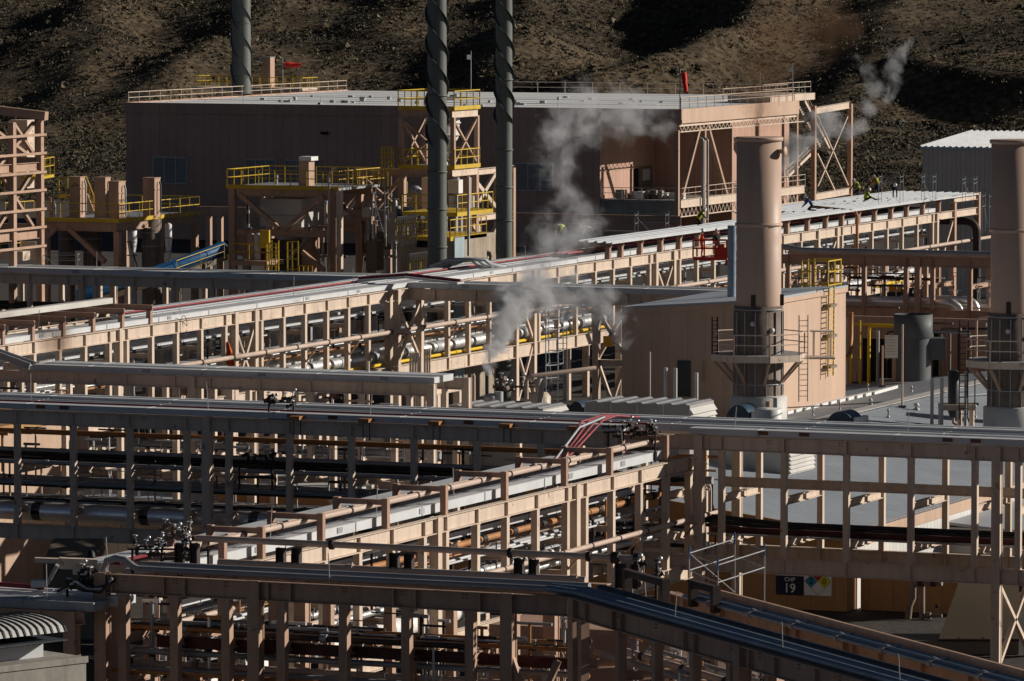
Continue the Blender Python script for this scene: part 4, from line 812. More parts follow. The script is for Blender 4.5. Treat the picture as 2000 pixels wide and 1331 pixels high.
# stair tower at the far right end of the porch
ys = PX(1590, 300, XE).y
st = root('stair_tower', (XE, ys, 0), 'cream open stair tower in the steam at the far end of the process building', 'stair tower')
def XEp(u, v): return PX(u, v, XE)
for u, vt in ((1590, 207), (1661, 203)):
    A = XEp(u, vt); m_ = MB(); m_.box(XE - 0.25, XE + 0.2, A.y - 0.25, A.y + 0.25, 0, A.z); m_.build('column', TANST, st)
A, B = XEp(1590, 210), XEp(1660, 204)
for vv in (210, 378):
    A, B = XEp(1594, vv), XEp(1658, vv - 11); m_ = MB(); m_.ibeam(A, B, 0.7, 0.3); m_.build('beam', CREAM, st)
for (ua, va, ub, vb) in ((1596, 226, 1656, 362), (1655, 228, 1597, 364), (1596, 300, 1630, 372)):
    m_ = MB(); m_.bar(XEp(ua, va), XEp(ub, vb), 0.16, 0.16, up=(1, 0, 0)); m_.build('brace', CREAM, st)
for (ua, va, ub, vb, dx) in ((1600, 198, 1648, 290, 1.6), (1646, 292, 1588, 350, 3.0)):
    for q in (0, 1.0):
        m_ = MB(); m_.bar(XEp(ua, va) - Vector((dx + q, 0, 0)), XEp(ub, vb) - Vector((dx + q, 0, 0)), 0.08, 0.32); m_.build('stringer', CREAM, st)
    m_ = MB(); P, Q = XEp(ua, va) - Vector((dx, 0, 0)), XEp(ub, vb) - Vector((dx, 0, 0))
    for i in range(22): c = P.lerp(Q, (i + 0.5) / 22); m_.box(c.x - 1.0, c.x, c.y - 0.13, c.y + 0.13, c.z - 0.02, c.z + 0.02)
    m_.build('treads', GALVD, st)
    m_ = MB(); rail(m_, [P, Q], 1.0, 0.03, 1.4); m_.build('stair_rail', CREAM, st)
m_ = MB(); rail(m_, [XEp(1500, 187) - Vector((0.5, 0, 0)), XEp(1592, 180) - Vector((0.5, 0, 0))], 1.1, 0.035, 1.8); m_.build('landing_rail', CREAM, st)
m_ = MB(); A = XEp(1510, 207); m_.box(XE - 5, XE - 0.3, A.y, XEp(1597, 200).y, A.z + 0.3, A.z + 1.0); m_.build('landing', CREAM, st)
for u in (1535, 1560):
    A = XEp(u, 260); m_ = MB(); m_.box(XE - 0.4, XE - 0.1, A.y - 0.2, A.y + 0.2, 0, XEp(u, 215).z); m_.build('column', TANST, st)
# rooftop equipment
def onroof(u, v): return PZ(u, v, ZR)
ry = root('roof_platform', onroof(480, 183), 'yellow-railed equipment platform on the process building roof round the grey spiral stack', 'platform')
A = onroof(380, 178); B = onroof(590, 182)
m_ = MB(); rail(m_, [A + UZ * 0.5, B + UZ * 0.5, B + UZ * 0.5 + Vector((0, 4, 0)), A + UZ * 0.5 + Vector((0, 4, 0))], 1.15, 0.04, 1.2, close=True); m_.build('railing', YEL, ry)
m_ = MB(); m_.ob(A + UZ * 0.2, B - A, Vector((0, 4, 0)), UZ * 0.28); m_.build('deck', CREAM, ry)
bx = root('roof_duct', onroof(515, 182), 'brown square duct tower standing beside the stack on the roof platform', 'duct')
A = onroof(503, 180) + Vector((0, 1.2, 0.49)); m_ = MB(); m_.box(A.x, A.x + 1.0, A.y, A.y + 1.15, A.z, A.z + 3.3); m_.build('body', TANST, bx); m_ = MB(); m_.box(A.x - 0.06, A.x + 1.06, A.y - 0.06, A.y + 1.21, A.z + 3.303, A.z + 3.38); m_.box(A.x - 0.25, A.x + 0.15, A.y - 0.3, A.y - 0.065, A.z + 2.9, A.z + 3.2); m_.build('cap', GALVD, bx)
# grey stacks with helical strakes
def spiral_stack(u, du, vb, vt, D, vend, bands, label, zb=0.0, turn=0.0, sections=True):
    c = PD(u, vb, D); rad = du / 2 * D / F; H = zat(vt, D)
    r = root('exhaust_stack', (c.x, c.y, zb), label, 'stack', None)
    MB().lathe((c.x, c.y, 0), [(rad, zb), (rad, H)], 40).build('shaft', STKG, r)
    for v in bands:
        z = zat(v, D); MB().lathe((c.x, c.y, 0), [(rad + 0.003, z - 0.06), (rad + 0.06, z - 0.05), (rad + 0.06, z + 0.05), (rad + 0.003, z + 0.06)], 40).build('flange', STKG, r)
    ze = zat(vend, D); pitch = rad * 2 * 4.6
    for q in range(3):
        mb = MB(); n = int((H - ze) / 0.12); vs = []
        for i in range(n + 1):
            z = ze + (H - ze) * i / n; a = turn + 2 * math.pi * (q / 3 - (z - ze) / pitch)
            h = 0.15 * min(1, i / 3.0) + 0.02
            e = Vector((math.cos(a), math.sin(a), 0)); s_ = Vector((-e.y, e.x, 0)) * 0.012
            p0 = Vector((c.x, c.y, z)) + e * (rad - 0.02); p1 = Vector((c.x, c.y, z)) + e * (rad + h)
            vs += [p0 - s_, p1 - s_, p1 + s_, p0 + s_]
        fs = []
        for i in range(n):
            for k in range(4): fs.append((4 * i + k, 4 * i + (k + 1) % 4, 4 * i + 4 + (k + 1) % 4, 4 * i + 4 + k))
        mb.add(vs, fs); mb.build('helical_strake', DKGREY, r)
    return r
spiral_stack(471.5, 37, 180, -140, 590, 168, (150, 45), 'grey spiral-straked stack standing behind the roof of the process building', zb=zat(182, 590), turn=0.6)
spiral_stack(854, 37.5, 500, -150, 345, 286, (186, 335, 408, 482), 'grey spiral-straked stack in front of the yellow-railed tower', turn=2.6)
spiral_stack(984.5, 32.5, 500, -150, 350, 242, (155, 292, 365, 430), 'grey spiral-straked stack between the braced tower and the steam', turn=2.2)
# ------------------------------------------------------------------ process structures with yellow rails
# tan frame at the left edge
T0 = PD(78, 500, 352); TF = Fr((T0.x, T0.y, 0), 'Y'); ST = lambda u, v=350: TF.s_(u, v)
tr = root('girt_frame', TF.p(ST(40), 1, 0), 'open tan steel frame with horizontal girts at the picture edge', 'steel frame')
for t in (0, 5.5):
    for u in (78, 24, -30):
        k = ST(u); m_ = MB(); TF.box(m_, k - 0.2, k + 0.2, t - 0.2, t + 0.2, 0, TF.z_(78, 236)); m_.build('column', TANST, tr)
for v in (263, 299, 336, 371, 408, 443, 480):
    A = TF.hit(90, v, -0.3); B = TF.p(ST(-60), -0.3, A.z); m_ = MB(); m_.bar(A, B, 0.1, 0.16); m_.build('girt', TANST, tr)
for v, h in ((318, 0.55), (449, 0.6)):
    z = TF.z_(60, v); m_ = MB(); m_.ibeam(TF.p(ST(-60), 0.05, z), TF.p(ST(75), 0.05, z), h, 0.3); m_.build('beam', TANST, tr)
    m_ = MB(); m_.ibeam(TF.p(ST(76), 0.3, z + 0.3), TF.p(ST(76), 5.2, z + 0.3), 0.4, 0.25); m_.build('beam', TANST, tr)
A, B = PY(-60, 209, T0.y - 0.1), PY(91, 227, T0.y - 0.1)
for q in (0, -14):
    m_ = MB(); m_.bar(A + Vector((0, q, 0)), B + Vector((0, q, 0)), 0.5, 0.55); m_.build('roof_beam', TANST, tr)
for (ua, va, ub, vb) in ((26, 242, 64, 300), (-8, 330, 66, 240), (-5, 445, 66, 330), (-6, 330, 64, 444), (-5, 258, 50, 300)):
    m_ = MB(); m_.bar(TF.hit(ua, va, 0.3), TF.hit(ub, vb, 0.3), 0.2, 0.24, up=TF.n); m_.build('brace', TANST, tr)
for (u, v, w, h) in ((36, 283, 1.3, 3.2), (34, 335, 1.4, 2.2), (54, 490, 1.2, 1.2), (15, 500, 2.2, 0.6)):
    A = TF.hit(u, v, 2.5); m_ = MB(); m_.box(A.x - w / 2, A.x + w / 2, A.y, A.y + 1, A.z - h / 2, A.z + h / 2); m_.build('cabinet', CREAM, label='pale cabinet box inside the open tan girt frame', cat='cabinet', group='cabinets in the girt frame')
r = root('access_platform', TF.hit(94, 345, 2), 'small yellow-railed landing just beyond the open girt frame', 'platform')
A = TF.hit(80, 345, 0.5); B = TF.hit(106, 340, 0.5)
rail(MB(), [A, B, B + Vector((-1.5, 0, 0))], 1.1, 0.035, 0.6).build('railing', YEL, r)
m_ = MB(); m_.ob(A - UZ * 0.2, B - A, Vector((-1.5, 0, 0)), UZ * 0.18); m_.build('deck', YEL, r)
# filter platform
P1 = PD(232, 432, 357); Q1 = Fr((P1.x, P1.y, 0), 'X'); ZP = P1.z
E1 = PX(389, 415, P1.x).y - P1.y
w1 = Q1.s_(80, 430)
r = root('filter_platform', (P1.x - 3, P1.y + 4, 0), 'tan platform with yellow rails carrying five square filter housings', 'platform')
m_ = MB(); m_.box(P1.x + w1, P1.x, P1.y, P1.y + E1, ZP - 0.12, ZP); m_.build('deck', GALVD, r)
m_ = MB(); m_.box(P1.x + w1, P1.x + 0.05, P1.y - 0.05, P1.y - 0.003, ZP - 0.12, ZP + 0.14); m_.box(P1.x + 0.003, P1.x + 0.05, P1.y, P1.y + E1, ZP - 0.12, ZP + 0.14); m_.build('toe_board', YEL, r)
m_ = MB(); m_.ibeam((P1.x + w1, P1.y + 0.15, ZP - 0.125), (P1.x - 0.2, P1.y + 0.15, ZP - 0.125), 0.6, 0.3); m_.build('beam', TANST, r)
m_ = MB(); m_.ibeam((P1.x - 0.17, P1.y, ZP - 0.125), (P1.x - 0.17, P1.y + E1, ZP - 0.125), 0.55, 0.3); m_.build('beam', TANST, r)
for y in (0.2, E1 * 0.54, E1 - 0.3):
    for x in (-0.2, w1 + 0.3):
        m_ = MB(); m_.box(P1.x + x - 0.2, P1.x + x + 0.2, P1.y + y - 0.2, P1.y + y + 0.2, 0, ZP - 0.73); m_.build('column', TANST, r)
for (ua, va, ub, vb) in ((112, 444, 86, 470), (132, 444, 205, 512)):
    m_ = MB(); m_.bar(Q1.hit(ua, va, 0.15), Q1.hit(ub, vb, 0.15), 0.3, 0.34, up=Q1.n); m_.build('brace', TANST, r)
m_ = MB(); m_.bar((P1.x - 0.2, P1.y + E1 * 0.55, 9.2), (P1.x - 0.2, P1.y + E1 * 0.8, 7.0), 0.2, 0.2, up=(1, 0, 0)); m_.build('brace', CREAM, r)
rail(MB(), [(P1.x + w1, P1.y, ZP), (P1.x, P1.y, ZP), (P1.x, P1.y + E1, ZP), (P1.x + w1, P1.y + E1, ZP)], 1.1, 0.035, 1.5).build('railing', YEL, r)
for i, (u0, u1, u2, vt, vb, w) in enumerate(((135, 157, 166, 347, 418, 'nearest the girt frame, with an open pipe down its side'), (184, 206, 216, 348, 414, 'half hidden behind the frontmost one'), (212, 232, 245, 356, 430, 'frontmost of the five, at the platform corner'), (279, 302, 313, 349, 423, 'standing alone near the middle of the long railing'), (96, 100, 104, 388, 425, 'slim, at the column of the girt frame'))):
    dpt = (0.6 if i == 2 else 3.2 if i in (0, 1) else 5.0 if i == 3 else 1.0)
    yy = P1.y + dpt; A, B = PY(u0, vt, yy), PY(u1, vb, yy); e = PX(u2, vt, B.x).y - yy
    fr_ = root('filter_housing', (A.x, yy, ZP), 'square tan filter housing ' + w, 'filter', 'filter housings on the tan platform')
    m_ = MB(); m_.box(A.x, B.x, yy, yy + e, ZP + 0.003, A.z); m_.build('body', TANST, fr_)
    m_ = MB(); m_.box(A.x - 0.05, B.x + 0.05, yy - 0.05, yy + e + 0.05, A.z - 0.75, A.z - 0.68); m_.box(A.x - 0.03, B.x + 0.03, yy - 0.03, yy + e + 0.03, A.z + 0.003, A.z + 0.06); m_.build('flange', TANST, fr_)
    m_ = MB(); m_.path([(B.x + 0.12, yy + e * 0.6, A.z - 0.2), (B.x + 0.2, yy + e * 0.6, A.z - 0.5), (B.x + 0.2, yy + e * 0.6, ZP + 0.3)], 0.06, 6); m_.build('hose', DKGREY if i % 2 else GALVD, fr_)
for (u, vt, vb, rr, mm, lb, cone) in ((258, 446, 530, 0.32, WHITE, 'white drop hopper below the filter platform with dangling black hose', 1), (296, 428, 535, 0.66, LAGG, 'stained dark silo between the platform columns', 0), (329, 438, 530, 0.22, WHITE, 'narrow white hopper beside the platform column', 1), (130, 440, 535, 0.55, LAGG, 'shadowed silo under the platform braces', 0), (180, 440, 535, 0.6, LAGG, 'shadowed silo behind the broad platform brace', 0)):
    D = 362 if not cone else 360; c = PD(u, vt, D); z1 = zat(vt, D); r_ = root('silo', (c.x, c.y, 0), lb, 'hopper' if cone else 'silo')
    zb_ = zat(vb, D)
    prof = [(0.12, 0), (0.12, zb_ + 0.6), (rr, zb_ + 1.9), (rr, z1), (0.05, z1 + 0.1)] if cone else [(rr, 0), (rr, z1), (0.05, z1 + 0.1)]
    MB().lathe((c.x, c.y, 0), prof, 24).build('shell', mm, r_)
    for z in (z1 - 0.9, z1 - 1.8): MB().lathe((c.x, c.y, 0), [(rr + 0.002, z), (rr + 0.03, z + 0.01), (rr + 0.03, z + 0.06), (rr + 0.002, z + 0.07)], 24).build('hoop', GALVD, r_)
pipe('slanting black hose from the white hopper', [PD(254, 470, 358.5), PD(256, 480, 358.5), PD(274, 540, 358.5)], 0.05, BLKP, 'hose', 'hose', n=6)
r = root('stair', PD(170, 380, 362), 'yellow handrailed stair rising between the filter housings', 'stair')
A, B = PD(168, 350, 363), PD(183, 388, 363); rail(MB(), [A - UZ * 0.9, B - UZ * 0.9], 1.1, 0.04, 0.8).build('railing', YEL, r)
m_ = MB(); m_.bar(A - UZ * 1.0, B - UZ * 1.0, 0.7, 0.2); m_.build('stringer', TANST, r)
r = root('access_platform', PD(118, 380, 361), 'short yellow rail frame left among the filter housings', 'platform')
A, B = PD(115, 383, 361), PD(132, 383, 361); rail(MB(), [A, B], 1.2, 0.04, 0.6).build('railing', YEL, r); m_ = MB(); m_.bar(A, B, 0.8, 0.25); m_.build('deck', YEL, r)
# blue covered conveyor
cv = root('conveyor', PD(380, 505, 352), 'blue covered conveyor climbing out from behind the farthest shaded rack', 'conveyor')
A, B, C0 = PD(150, 580, 350), PD(330, 524, 352), PD(436, 484, 356)
MB().path([A, B, C0], 0.42, 20).build('cover', BLUE, cv)
m_ = MB(); m_.bar(A - UZ * 0.6, B - UZ * 0.6, 0.8, 0.35); m_.bar(B - UZ * 0.6, C0 - UZ * 0.6, 0.8, 0.35); m_.build('truss', OLIVE, cv)
rail(MB(), [PD(345, 540, 350), PD(438, 507, 354.5)], 1.0, 0.026, 2.2).build('railing', YEL, cv)
m_ = MB()
for (u, v, D) in ((350, 540, 352), (400, 515, 354), (432, 505, 356)): p = PD(u, v, D); m_.box(p.x - 0.1, p.x + 0.1, p.y - 0.1, p.y + 0.1, 0, p.z)
m_.build('leg', OLIVE, cv)
# braced hopper platform
P2 = PD(452, 367, 365); Q2 = Fr((P2.x, P2.y, 0), 'X'); s2_ = lambda u, v=400: Q2.s_(u, v)
za, zb_, zc = Q2.z_(550, 366), Q2.z_(550, 376), Q2.z_(550, 449)
x1 = s2_(655); r = root('hopper_frame', Q2.p(s2_(550), 2, 0), 'brown V-braced frame holding a pale square bin under yellow rails', 'steel frame')
m_ = MB(); Q2.box(m_, -0.3, x1 + 0.3, -0.1, 6.5, za - 0.15, za); m_.build('deck', GALVD, r)
m_ = MB(); Q2.box(m_, -0.35, x1 + 0.3, -0.16, -0.103, za - 0.15, za + 0.12); m_.build('toe_board', YEL, r)
for z, h in ((za - 0.16, 0.5), (zc, 0.45)):
    for t in (0.2, 6.0): m_ = MB(); m_.ibeam(Q2.p(0.25, t, z), Q2.p(x1 - 0.25, t, z), h, 0.3); m_.build('beam', TANST, r)
for k in (0.0, x1 - 0.2):
    for t in (0.2, 6.0): m_ = MB(); Q2.box(m_, k - 0.22, k + 0.22, t - 0.22, t + 0.22, 0, za - 0.16); m_.build('column', TANST, r)
for (ua, va, ub, vb) in ((468, 380, 545, 446), (632, 382, 560, 446), (590, 492, 640, 535)):
    m_ = MB(); m_.bar(Q2.hit(ua, va, 0.2), Q2.hit(ub, vb, 0.2), 0.28, 0.32, up=Q2.n); m_.build('brace', TANST, r)
rail(MB(), [Q2.p(-0.3, -0.1, za), Q2.p(x1 + 0.3, -0.1, za), Q2.p(x1 + 0.3, 6.5, za), Q2.p(-0.3, 6.5, za)], 1.12, 0.035, 1.2, close=True).build('railing', YEL, r)
rail(MB(), [Q2.p(x1 + 0.3, 1, za), Q2.p(x1 + 2.0, 1, za), Q2.p(x1 + 2.0, 4, za)], 1.12, 0.035, 0.8).build('railing', YEL, r)
b_ = root('bin', Q2.p(s2_(530), 2.5, 0), 'pale square steel bin hung behind the V brace', 'bin')
m_ = MB(); Q2.box(m_, s2_(489), s2_(570), 1.5, 4.8, zc + 0.1, zb_ - 0.5); m_.build('shell', OFFW, b_)
m_ = MB(); Q2.box(m_, s2_(488), s2_(571), 1.42, 1.495, Q2.z_(530, 424), Q2.z_(530, 422)); m_.build('flange', GALVD, b_)
b_ = root('roof_duct', Q2.p(s2_(556), 3, za), 'brown duct with white top between the louvres above the hopper platform', 'duct')
m_ = MB(); Q2.box(m_, s2_(551), s2_(571), 2.6, 3.5, za + 0.003, Q2.z_(560, 318)); m_.build('body', TANST, b_); m_ = MB(); Q2.box(m_, s2_(553), s2_(577), 2.5, 3.6, Q2.z_(560, 317), Q2.z_(560, 309)); m_.build('cap', WHITE, b_)
pipe('pale bent vent pipe rising over the corner of the hopper platform', [Q2.p(s2_(644), -0.35, 8.5), Q2.hit(643, 365, -0.35), Q2.hit(642, 345, -0.35), Q2.hit(646, 334, -0.35), Q2.hit(656, 329, -0.35)], 0.09, TANP, n=8)
m_ = MB(); Q2.box(m_, x1 + 0.15, x1 + 0.5, -0.2, 0.15, 7, za - 0.2); o = m_.build('column', CREAM, r)
# brown cross bracing between the hopper frame and the tall tower
lk = root('link_frame', PD(720, 400, 368), 'dark brown frame linking the hopper platform to the tall tower', 'steel frame')
K = Fr(PD(700, 340, 368), 'X'); sk_ = lambda u: K.s_(u, 400); zt_ = K.z_(800, 331)
for u in (700, 783, 910): m_ = MB(); K.box(m_, sk_(u) - 0.22, sk_(u) + 0.22, 0, 0.44, 0, zt_ - 0.5); m_.build('column', TANST, lk)
m_ = MB(); m_.ibeam(K.p(sk_(690), 0.2, zt_), K.p(sk_(915), 0.2, zt_), 0.5, 0.32); m_.build('beam', TANST, lk)
m_ = MB(); m_.ibeam(K.p(sk_(655), 0.2, K.z_(680, 430)), K.p(sk_(735), 0.2, K.z_(680, 430)), 0.35, 0.25); m_.build('beam', TANST, lk)
for u in (708, 732): m_ = MB(); K.box(m_, sk_(u) - 0.15, sk_(u) + 0.15, -0.4, -0.1, 0, K.z_(700, 437)); m_.build('post', TANST, lk)
for (ua, va, ub, vb) in ((712, 350, 780, 410), (780, 350, 735, 410), (655, 385, 692, 425), (692, 380, 655, 428)):
    m_ = MB(); m_.bar(K.hit(ua, va, 0.2), K.hit(ub, vb, 0.2), 0.24, 0.26, up=K.n); m_.build('brace', TANST, lk)
# tall tower
P3 = PD(887, 212, 360); G = Fr((P3.x, P3.y, 0), 'X'); H_ = Fr((P3.x, P3.y, 0), 'Y'); sg = lambda u: G.s_(u, 250); sh = lambda u: H_.s_(u, 250)
zt1, zt2 = P3.z, zat(326, 360); gx = sg(778); hy = sh(937)
tw = root('process_tower', G.p(gx / 2, hy / 2, 0), 'tall X-braced steel tower with two yellow-railed decks beside the grey stacks', 'tower')
for z in (zt1, zt2):
    m_ = MB(); m_.box(P3.x + gx, P3.x, P3.y, P3.y + hy, z - 0.12, z); m_.build('deck', GALVD, tw)
    m_ = MB(); m_.box(P3.x + gx, P3.x + 0.06, P3.y - 0.06, P3.y - 0.003, z - 0.14, z + 0.12); m_.box(P3.x + 0.003, P3.x + 0.06, P3.y, P3.y + hy, z - 0.14, z + 0.12); m_.build('toe_board', YEL, tw)
    rail(MB(), [(P3.x + gx, P3.y, z), (P3.x, P3.y, z), (P3.x, P3.y + hy, z), (P3.x + gx, P3.y + hy, z)], 1.12, 0.04, 1.2, close=True).build('railing', YEL, tw)
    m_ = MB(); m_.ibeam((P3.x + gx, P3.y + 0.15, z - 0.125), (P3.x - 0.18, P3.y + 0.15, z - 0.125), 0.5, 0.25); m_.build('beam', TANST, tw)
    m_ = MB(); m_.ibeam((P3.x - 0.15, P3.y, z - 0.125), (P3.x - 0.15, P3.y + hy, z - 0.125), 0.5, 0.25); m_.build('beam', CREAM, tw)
for x in (gx + 0.15, -0.15):
    for y in (0.15, hy - 0.15):
        m_ = MB(); m_.box(P3.x + x - 0.14, P3.x + x + 0.14, P3.y + y - 0.14, P3.y + y + 0.14, zt2 + 0.003, zt1 - 0.63); m_.build('column', TANST, tw)
z0, z1 = zt2 + 0.2, zt1 - 0.8
for (ya_, yb_) in ((0.25, hy - 0.25), (hy - 0.25, 0.25)):
    m_ = MB(); m_.bar((P3.x - 0.15, P3.y + ya_, z0), (P3.x - 0.15, P3.y + yb_, z1), 0.14, 0.16, up=(1, 0, 0)); m_.build('brace', TANST, tw)
    m_ = MB(); m_.bar((P3.x + gx + 0.15, P3.y + ya_, z0), (P3.x + gx + 0.15, P3.y + yb_, z1), 0.14, 0.16, up=(1, 0, 0)); m_.build('brace', TANST, tw)
for (xa, xb) in ((gx + 0.25, -0.25), (-0.25, gx + 0.25)):
    m_ = MB(); m_.bar((P3.x + xa, P3.y + 0.15, z0), (P3.x + xb, P3.y + 0.15, z1), 0.14, 0.16, up=(0, 1, 0)); m_.build('brace', TANST, tw)
bn = root('bin', (P3.x - 1.6, P3.y + 2, zt2), 'white tapered bin inside the tall tower behind the grey stack', 'bin')
m_ = MB(); c = Vector((P3.x - 1.7, P3.y + 2.0, 0)); m_.lathe(c, [(0.35, zt2 + 0.01), (0.5, zt2 + 0.8), (1.15, zt2 + 1.9), (1.25, zt1 - 0.7)], 4); m_.build('shell', WHITE, bn)
m_ = MB(); [m_.lathe(c, [(1.2, z), (1.32, z + 0.01), (1.32, z + 0.1), (1.2, z + 0.11)], 4) for z in (zt2 + 2.0, zt2 + 2.8)]; m_.build('flange', OFFW, bn)
lg = root('access_ladder', G.p(sg(768), -0.3, zt2), 'yellow caged ladder at the lower deck of the tall tower', 'ladder')
m_ = MB()
for k in range(7): a = math.pi * k / 6; m_.tube(G.p(sg(763) + 0.42 * math.cos(a), -0.5 - 0.42 * math.sin(a), zt2 - 0.3), G.p(sg(763) + 0.42 * math.cos(a), -0.5 - 0.42 * math.sin(a), zt2 + 1.3), 0.035, 5)
for z in (-0.3, 0.3, 0.9, 1.3): m_.path([G.p(sg(763) + 0.42 * math.cos(math.pi * k / 8), -0.5 - 0.42 * math.sin(math.pi * k / 8), zt2 + z) for k in range(9)], 0.035, 5)
m_.build('cage', YEL, lg); ladder(MB(), G.p(sg(763), -0.5, zt2 - 3.0), G.p(sg(763), -0.5, zt2 + 1.2), (1, 0, 0)).build('rungs', YEL, lg)
# support frame east side of the tower, braced and sunlit
V0 = PD(930, 330, 372); VF = Fr((V0.x, V0.y, 0), 'Y'); sv = lambda u: VF.s_(u, 400)
vf = root('braced_frame', VF.p(2, 0, 0), 'sunlit cream X-braced frame between the two nearer grey stacks', 'steel frame')
for u in (928, 972, 1000): m_ = MB(); VF.box(m_, sv(u) - 0.2, sv(u) + 0.2, -0.2, 0.2, 0, VF.z_(u, 328)); m_.build('column', TANST, vf)
for v in (330, 420, 500): m_ = MB(); m_.ibeam(VF.p(sv(930), 0, VF.z_(930, v)), VF.p(sv(1000), 0, VF.z_(930, v)), 0.42, 0.3); m_.build('beam', CREAM, vf)
for (ua, va, ub, vb) in ((932, 360, 966, 403), (966, 340, 934, 393), (933, 440, 942, 490), (968, 446, 948, 492), (922, 440, 946, 476)):
    m_ = MB(); m_.bar(VF.hit(ua, va, -0.05), VF.hit(ub, vb, -0.05), 0.3, 0.22, up=VF.n); m_.build('brace', CREAM, vf)
rail(MB(), [VF.p(sv(930), 1.0, VF.z_(930, 432)), VF.p(sv(962), 1.0, VF.z_(962, 470))], 1.1, 0.04, 1.0).build('stair_rail', YEL, vf)
pipe('tall pale drain pipe standing beside the straked stack', [PD(915, 345, 352), PD(915, 500, 352)], 0.09, GALV, n=10, joints=2.2)
# concrete block room and yellow railed decks at the tower foot
CB = PD(783, 465, 358); CF = Fr((CB.x, CB.y, 0), 'X'); sc_ = lambda u: CF.s_(u, 480)
cbz = CF.z_(800, 462); r = root('concrete_room', CF.p(sc_(840), 2, 0), 'stained concrete room with dark window at the tower foot', 'building')
m_ = MB(); CF.box(m_, 0, sc_(886), 0, 7, 0, cbz); m_.build('wall', CONCD, r)
A, B = CF.hit(814, 470), CF.hit(838, 484); m_ = MB(); m_.box(A.x, B.x, CB.y - 0.06, CB.y - 0.003, B.z, A.z); m_.build('window', DARKH, r)
XC = CF.p(sc_(886), 0, 0).x; A = PX(886, 465, XC); B = PX(905, 520, XC)
m_ = MB(); m_.box(XC + 0.003, XC + 0.08, A.y, B.y, 0, A.z); m_.build('side_panel', LPANEL, r)
r = root('access_platform', CF.p(sc_(830), 0, cbz), 'yellow-railed deck over the concrete room behind the grey stack', 'platform')
for z, t in ((cbz + 0.05, -0.5), (cbz + 1.6, 0.6)):
    rail(MB(), [CF.p(sc_(778), t, z), CF.p(sc_(885), t, z), CF.p(sc_(885), t + 6, z)], 1.1, 0.04, 0.9).build('railing', YEL, r)
    m_ = MB(); CF.box(m_, sc_(778), sc_(886), t, t + 6, z - 0.28, z - 0.02); m_.build('deck', YEL, r)
r = root('vent_manifold', PD(825, 510, 352), 'row of upright vent pipes under a pale header inside a yellow rail, foot of tower', 'manifold')
for (u0, v0, u1, v1, D, n) in ((800, 500, 843, 494, 352, 10), (775, 428, 815, 422, 357, 9)):
    A, B = PD(u0, v0, D), PD(u1, v1, D); m_ = MB(); m_.tube(A, B, 0.12, 8)
    for i in range(n): c = A.lerp(B, (i + 0.5) / n); m_.tube(c - UZ * 1.8, c, 0.045, 5)
    m_.build('header', OFFW, r)
    rail(MB(), [A - UZ * 1.5 - FH * 0.4, B - UZ * 1.5 - FH * 0.4, B - UZ * 1.5 + RT * 1.2], 1.1, 0.045, 0.9).build('railing', YEL, r)
# lower yellow stand
LS = PD(450, 515, 356); LF = Fr((LS.x, LS.y, 0), 'X'); sl = lambda u: LF.s_(u, 510); zl_ = LF.z_(490, 510)
r = root('access_platform', LF.p(sl(490), 1, 0), 'low yellow-railed stand with cable drums in front of the hopper frame', 'platform')
m_ = MB(); LF.box(m_, 0, sl(522), 0, 2.5, zl_ - 0.3, zl_); m_.build('deck', TANST, r)
for u in (455, 518):
    m_ = MB(); LF.box(m_, sl(u) - 0.15, sl(u) + 0.15, 0.1, 0.4, 0, zl_ - 0.3); m_.build('leg', TANST, r)
rail(MB(), [LF.p(0, 0, zl_), LF.p(sl(522), 0, zl_)], 1.1, 0.045, 1.1).build('railing', YEL, r)
m_ = MB(); ladder(m_, LF.p(sl(540), -0.2, zl_ - 3), LF.p(sl(540), -0.2, zl_ + 1.4), (1, 0, 0), 0.5, 0.25, 0.04)
for u in (528, 534, 546, 551): m_.tube(LF.p(sl(u), -0.6, zl_ - 1.3), LF.p(sl(u), -0.6, zl_ + 1.25), 0.045, 5)
for z in (-1.0, -0.2, 0.6, 1.2): m_.tube(LF.p(sl(527), -0.6, zl_ + z), LF.p(sl(552), -0.6, zl_ + z), 0.04, 5)
m_.build('ladder_cage', YEL, r)
m_ = MB()
for u in (567.5, 577, 588.5): m_.tube(LF.p(sl(u), -0.5, zl_ - 1.5), LF.p(sl(u), -0.5, LF.z_(u, 471)), 0.05, 5)
for v in (472, 489, 506, 526): m_.tube(LF.p(sl(567.5), -0.5, LF.z_(577, v)), LF.p(sl(588.5), -0.5, LF.z_(577, v - 1)), 0.045, 5)
m_.build('gate', YEL, r)
rail(MB(), [LF.p(sl(590), -0.5, zl_ - 1.2), LF.p(sl(616), -0.5, zl_ - 1.2)], 1.0, 0.045, 0.35, mid=False).build('railing', YEL, r)
m_ = MB(); LF.box(m_, sl(497), sl(515), 0.8, 1.0, zl_ + 0.8, LF.z_(505, 451)); o = m_.build('sign_board', YEL); o['label'] = 'plain yellow board standing upright on the low stand'; o['category'] = 'board'
for (u, mm) in ((476, TANST), (489, OFFW), (503, MAROON)):
    c = LF.p(sl(u), 1.2, zl_); r_ = root('drum', c, 'small upright drum on the low yellow stand, %s' % {'tan_steel_paint': 'tan', 'offwhite_sheet': 'pale', 'maroon_beam': 'dark red'}[mm.name], 'drum')
    MB().lathe(c + UZ * 0.004, [(0.3, 0), (0.3, 1.5), (0.12, 1.75)], 14).build('body', mm, r_)
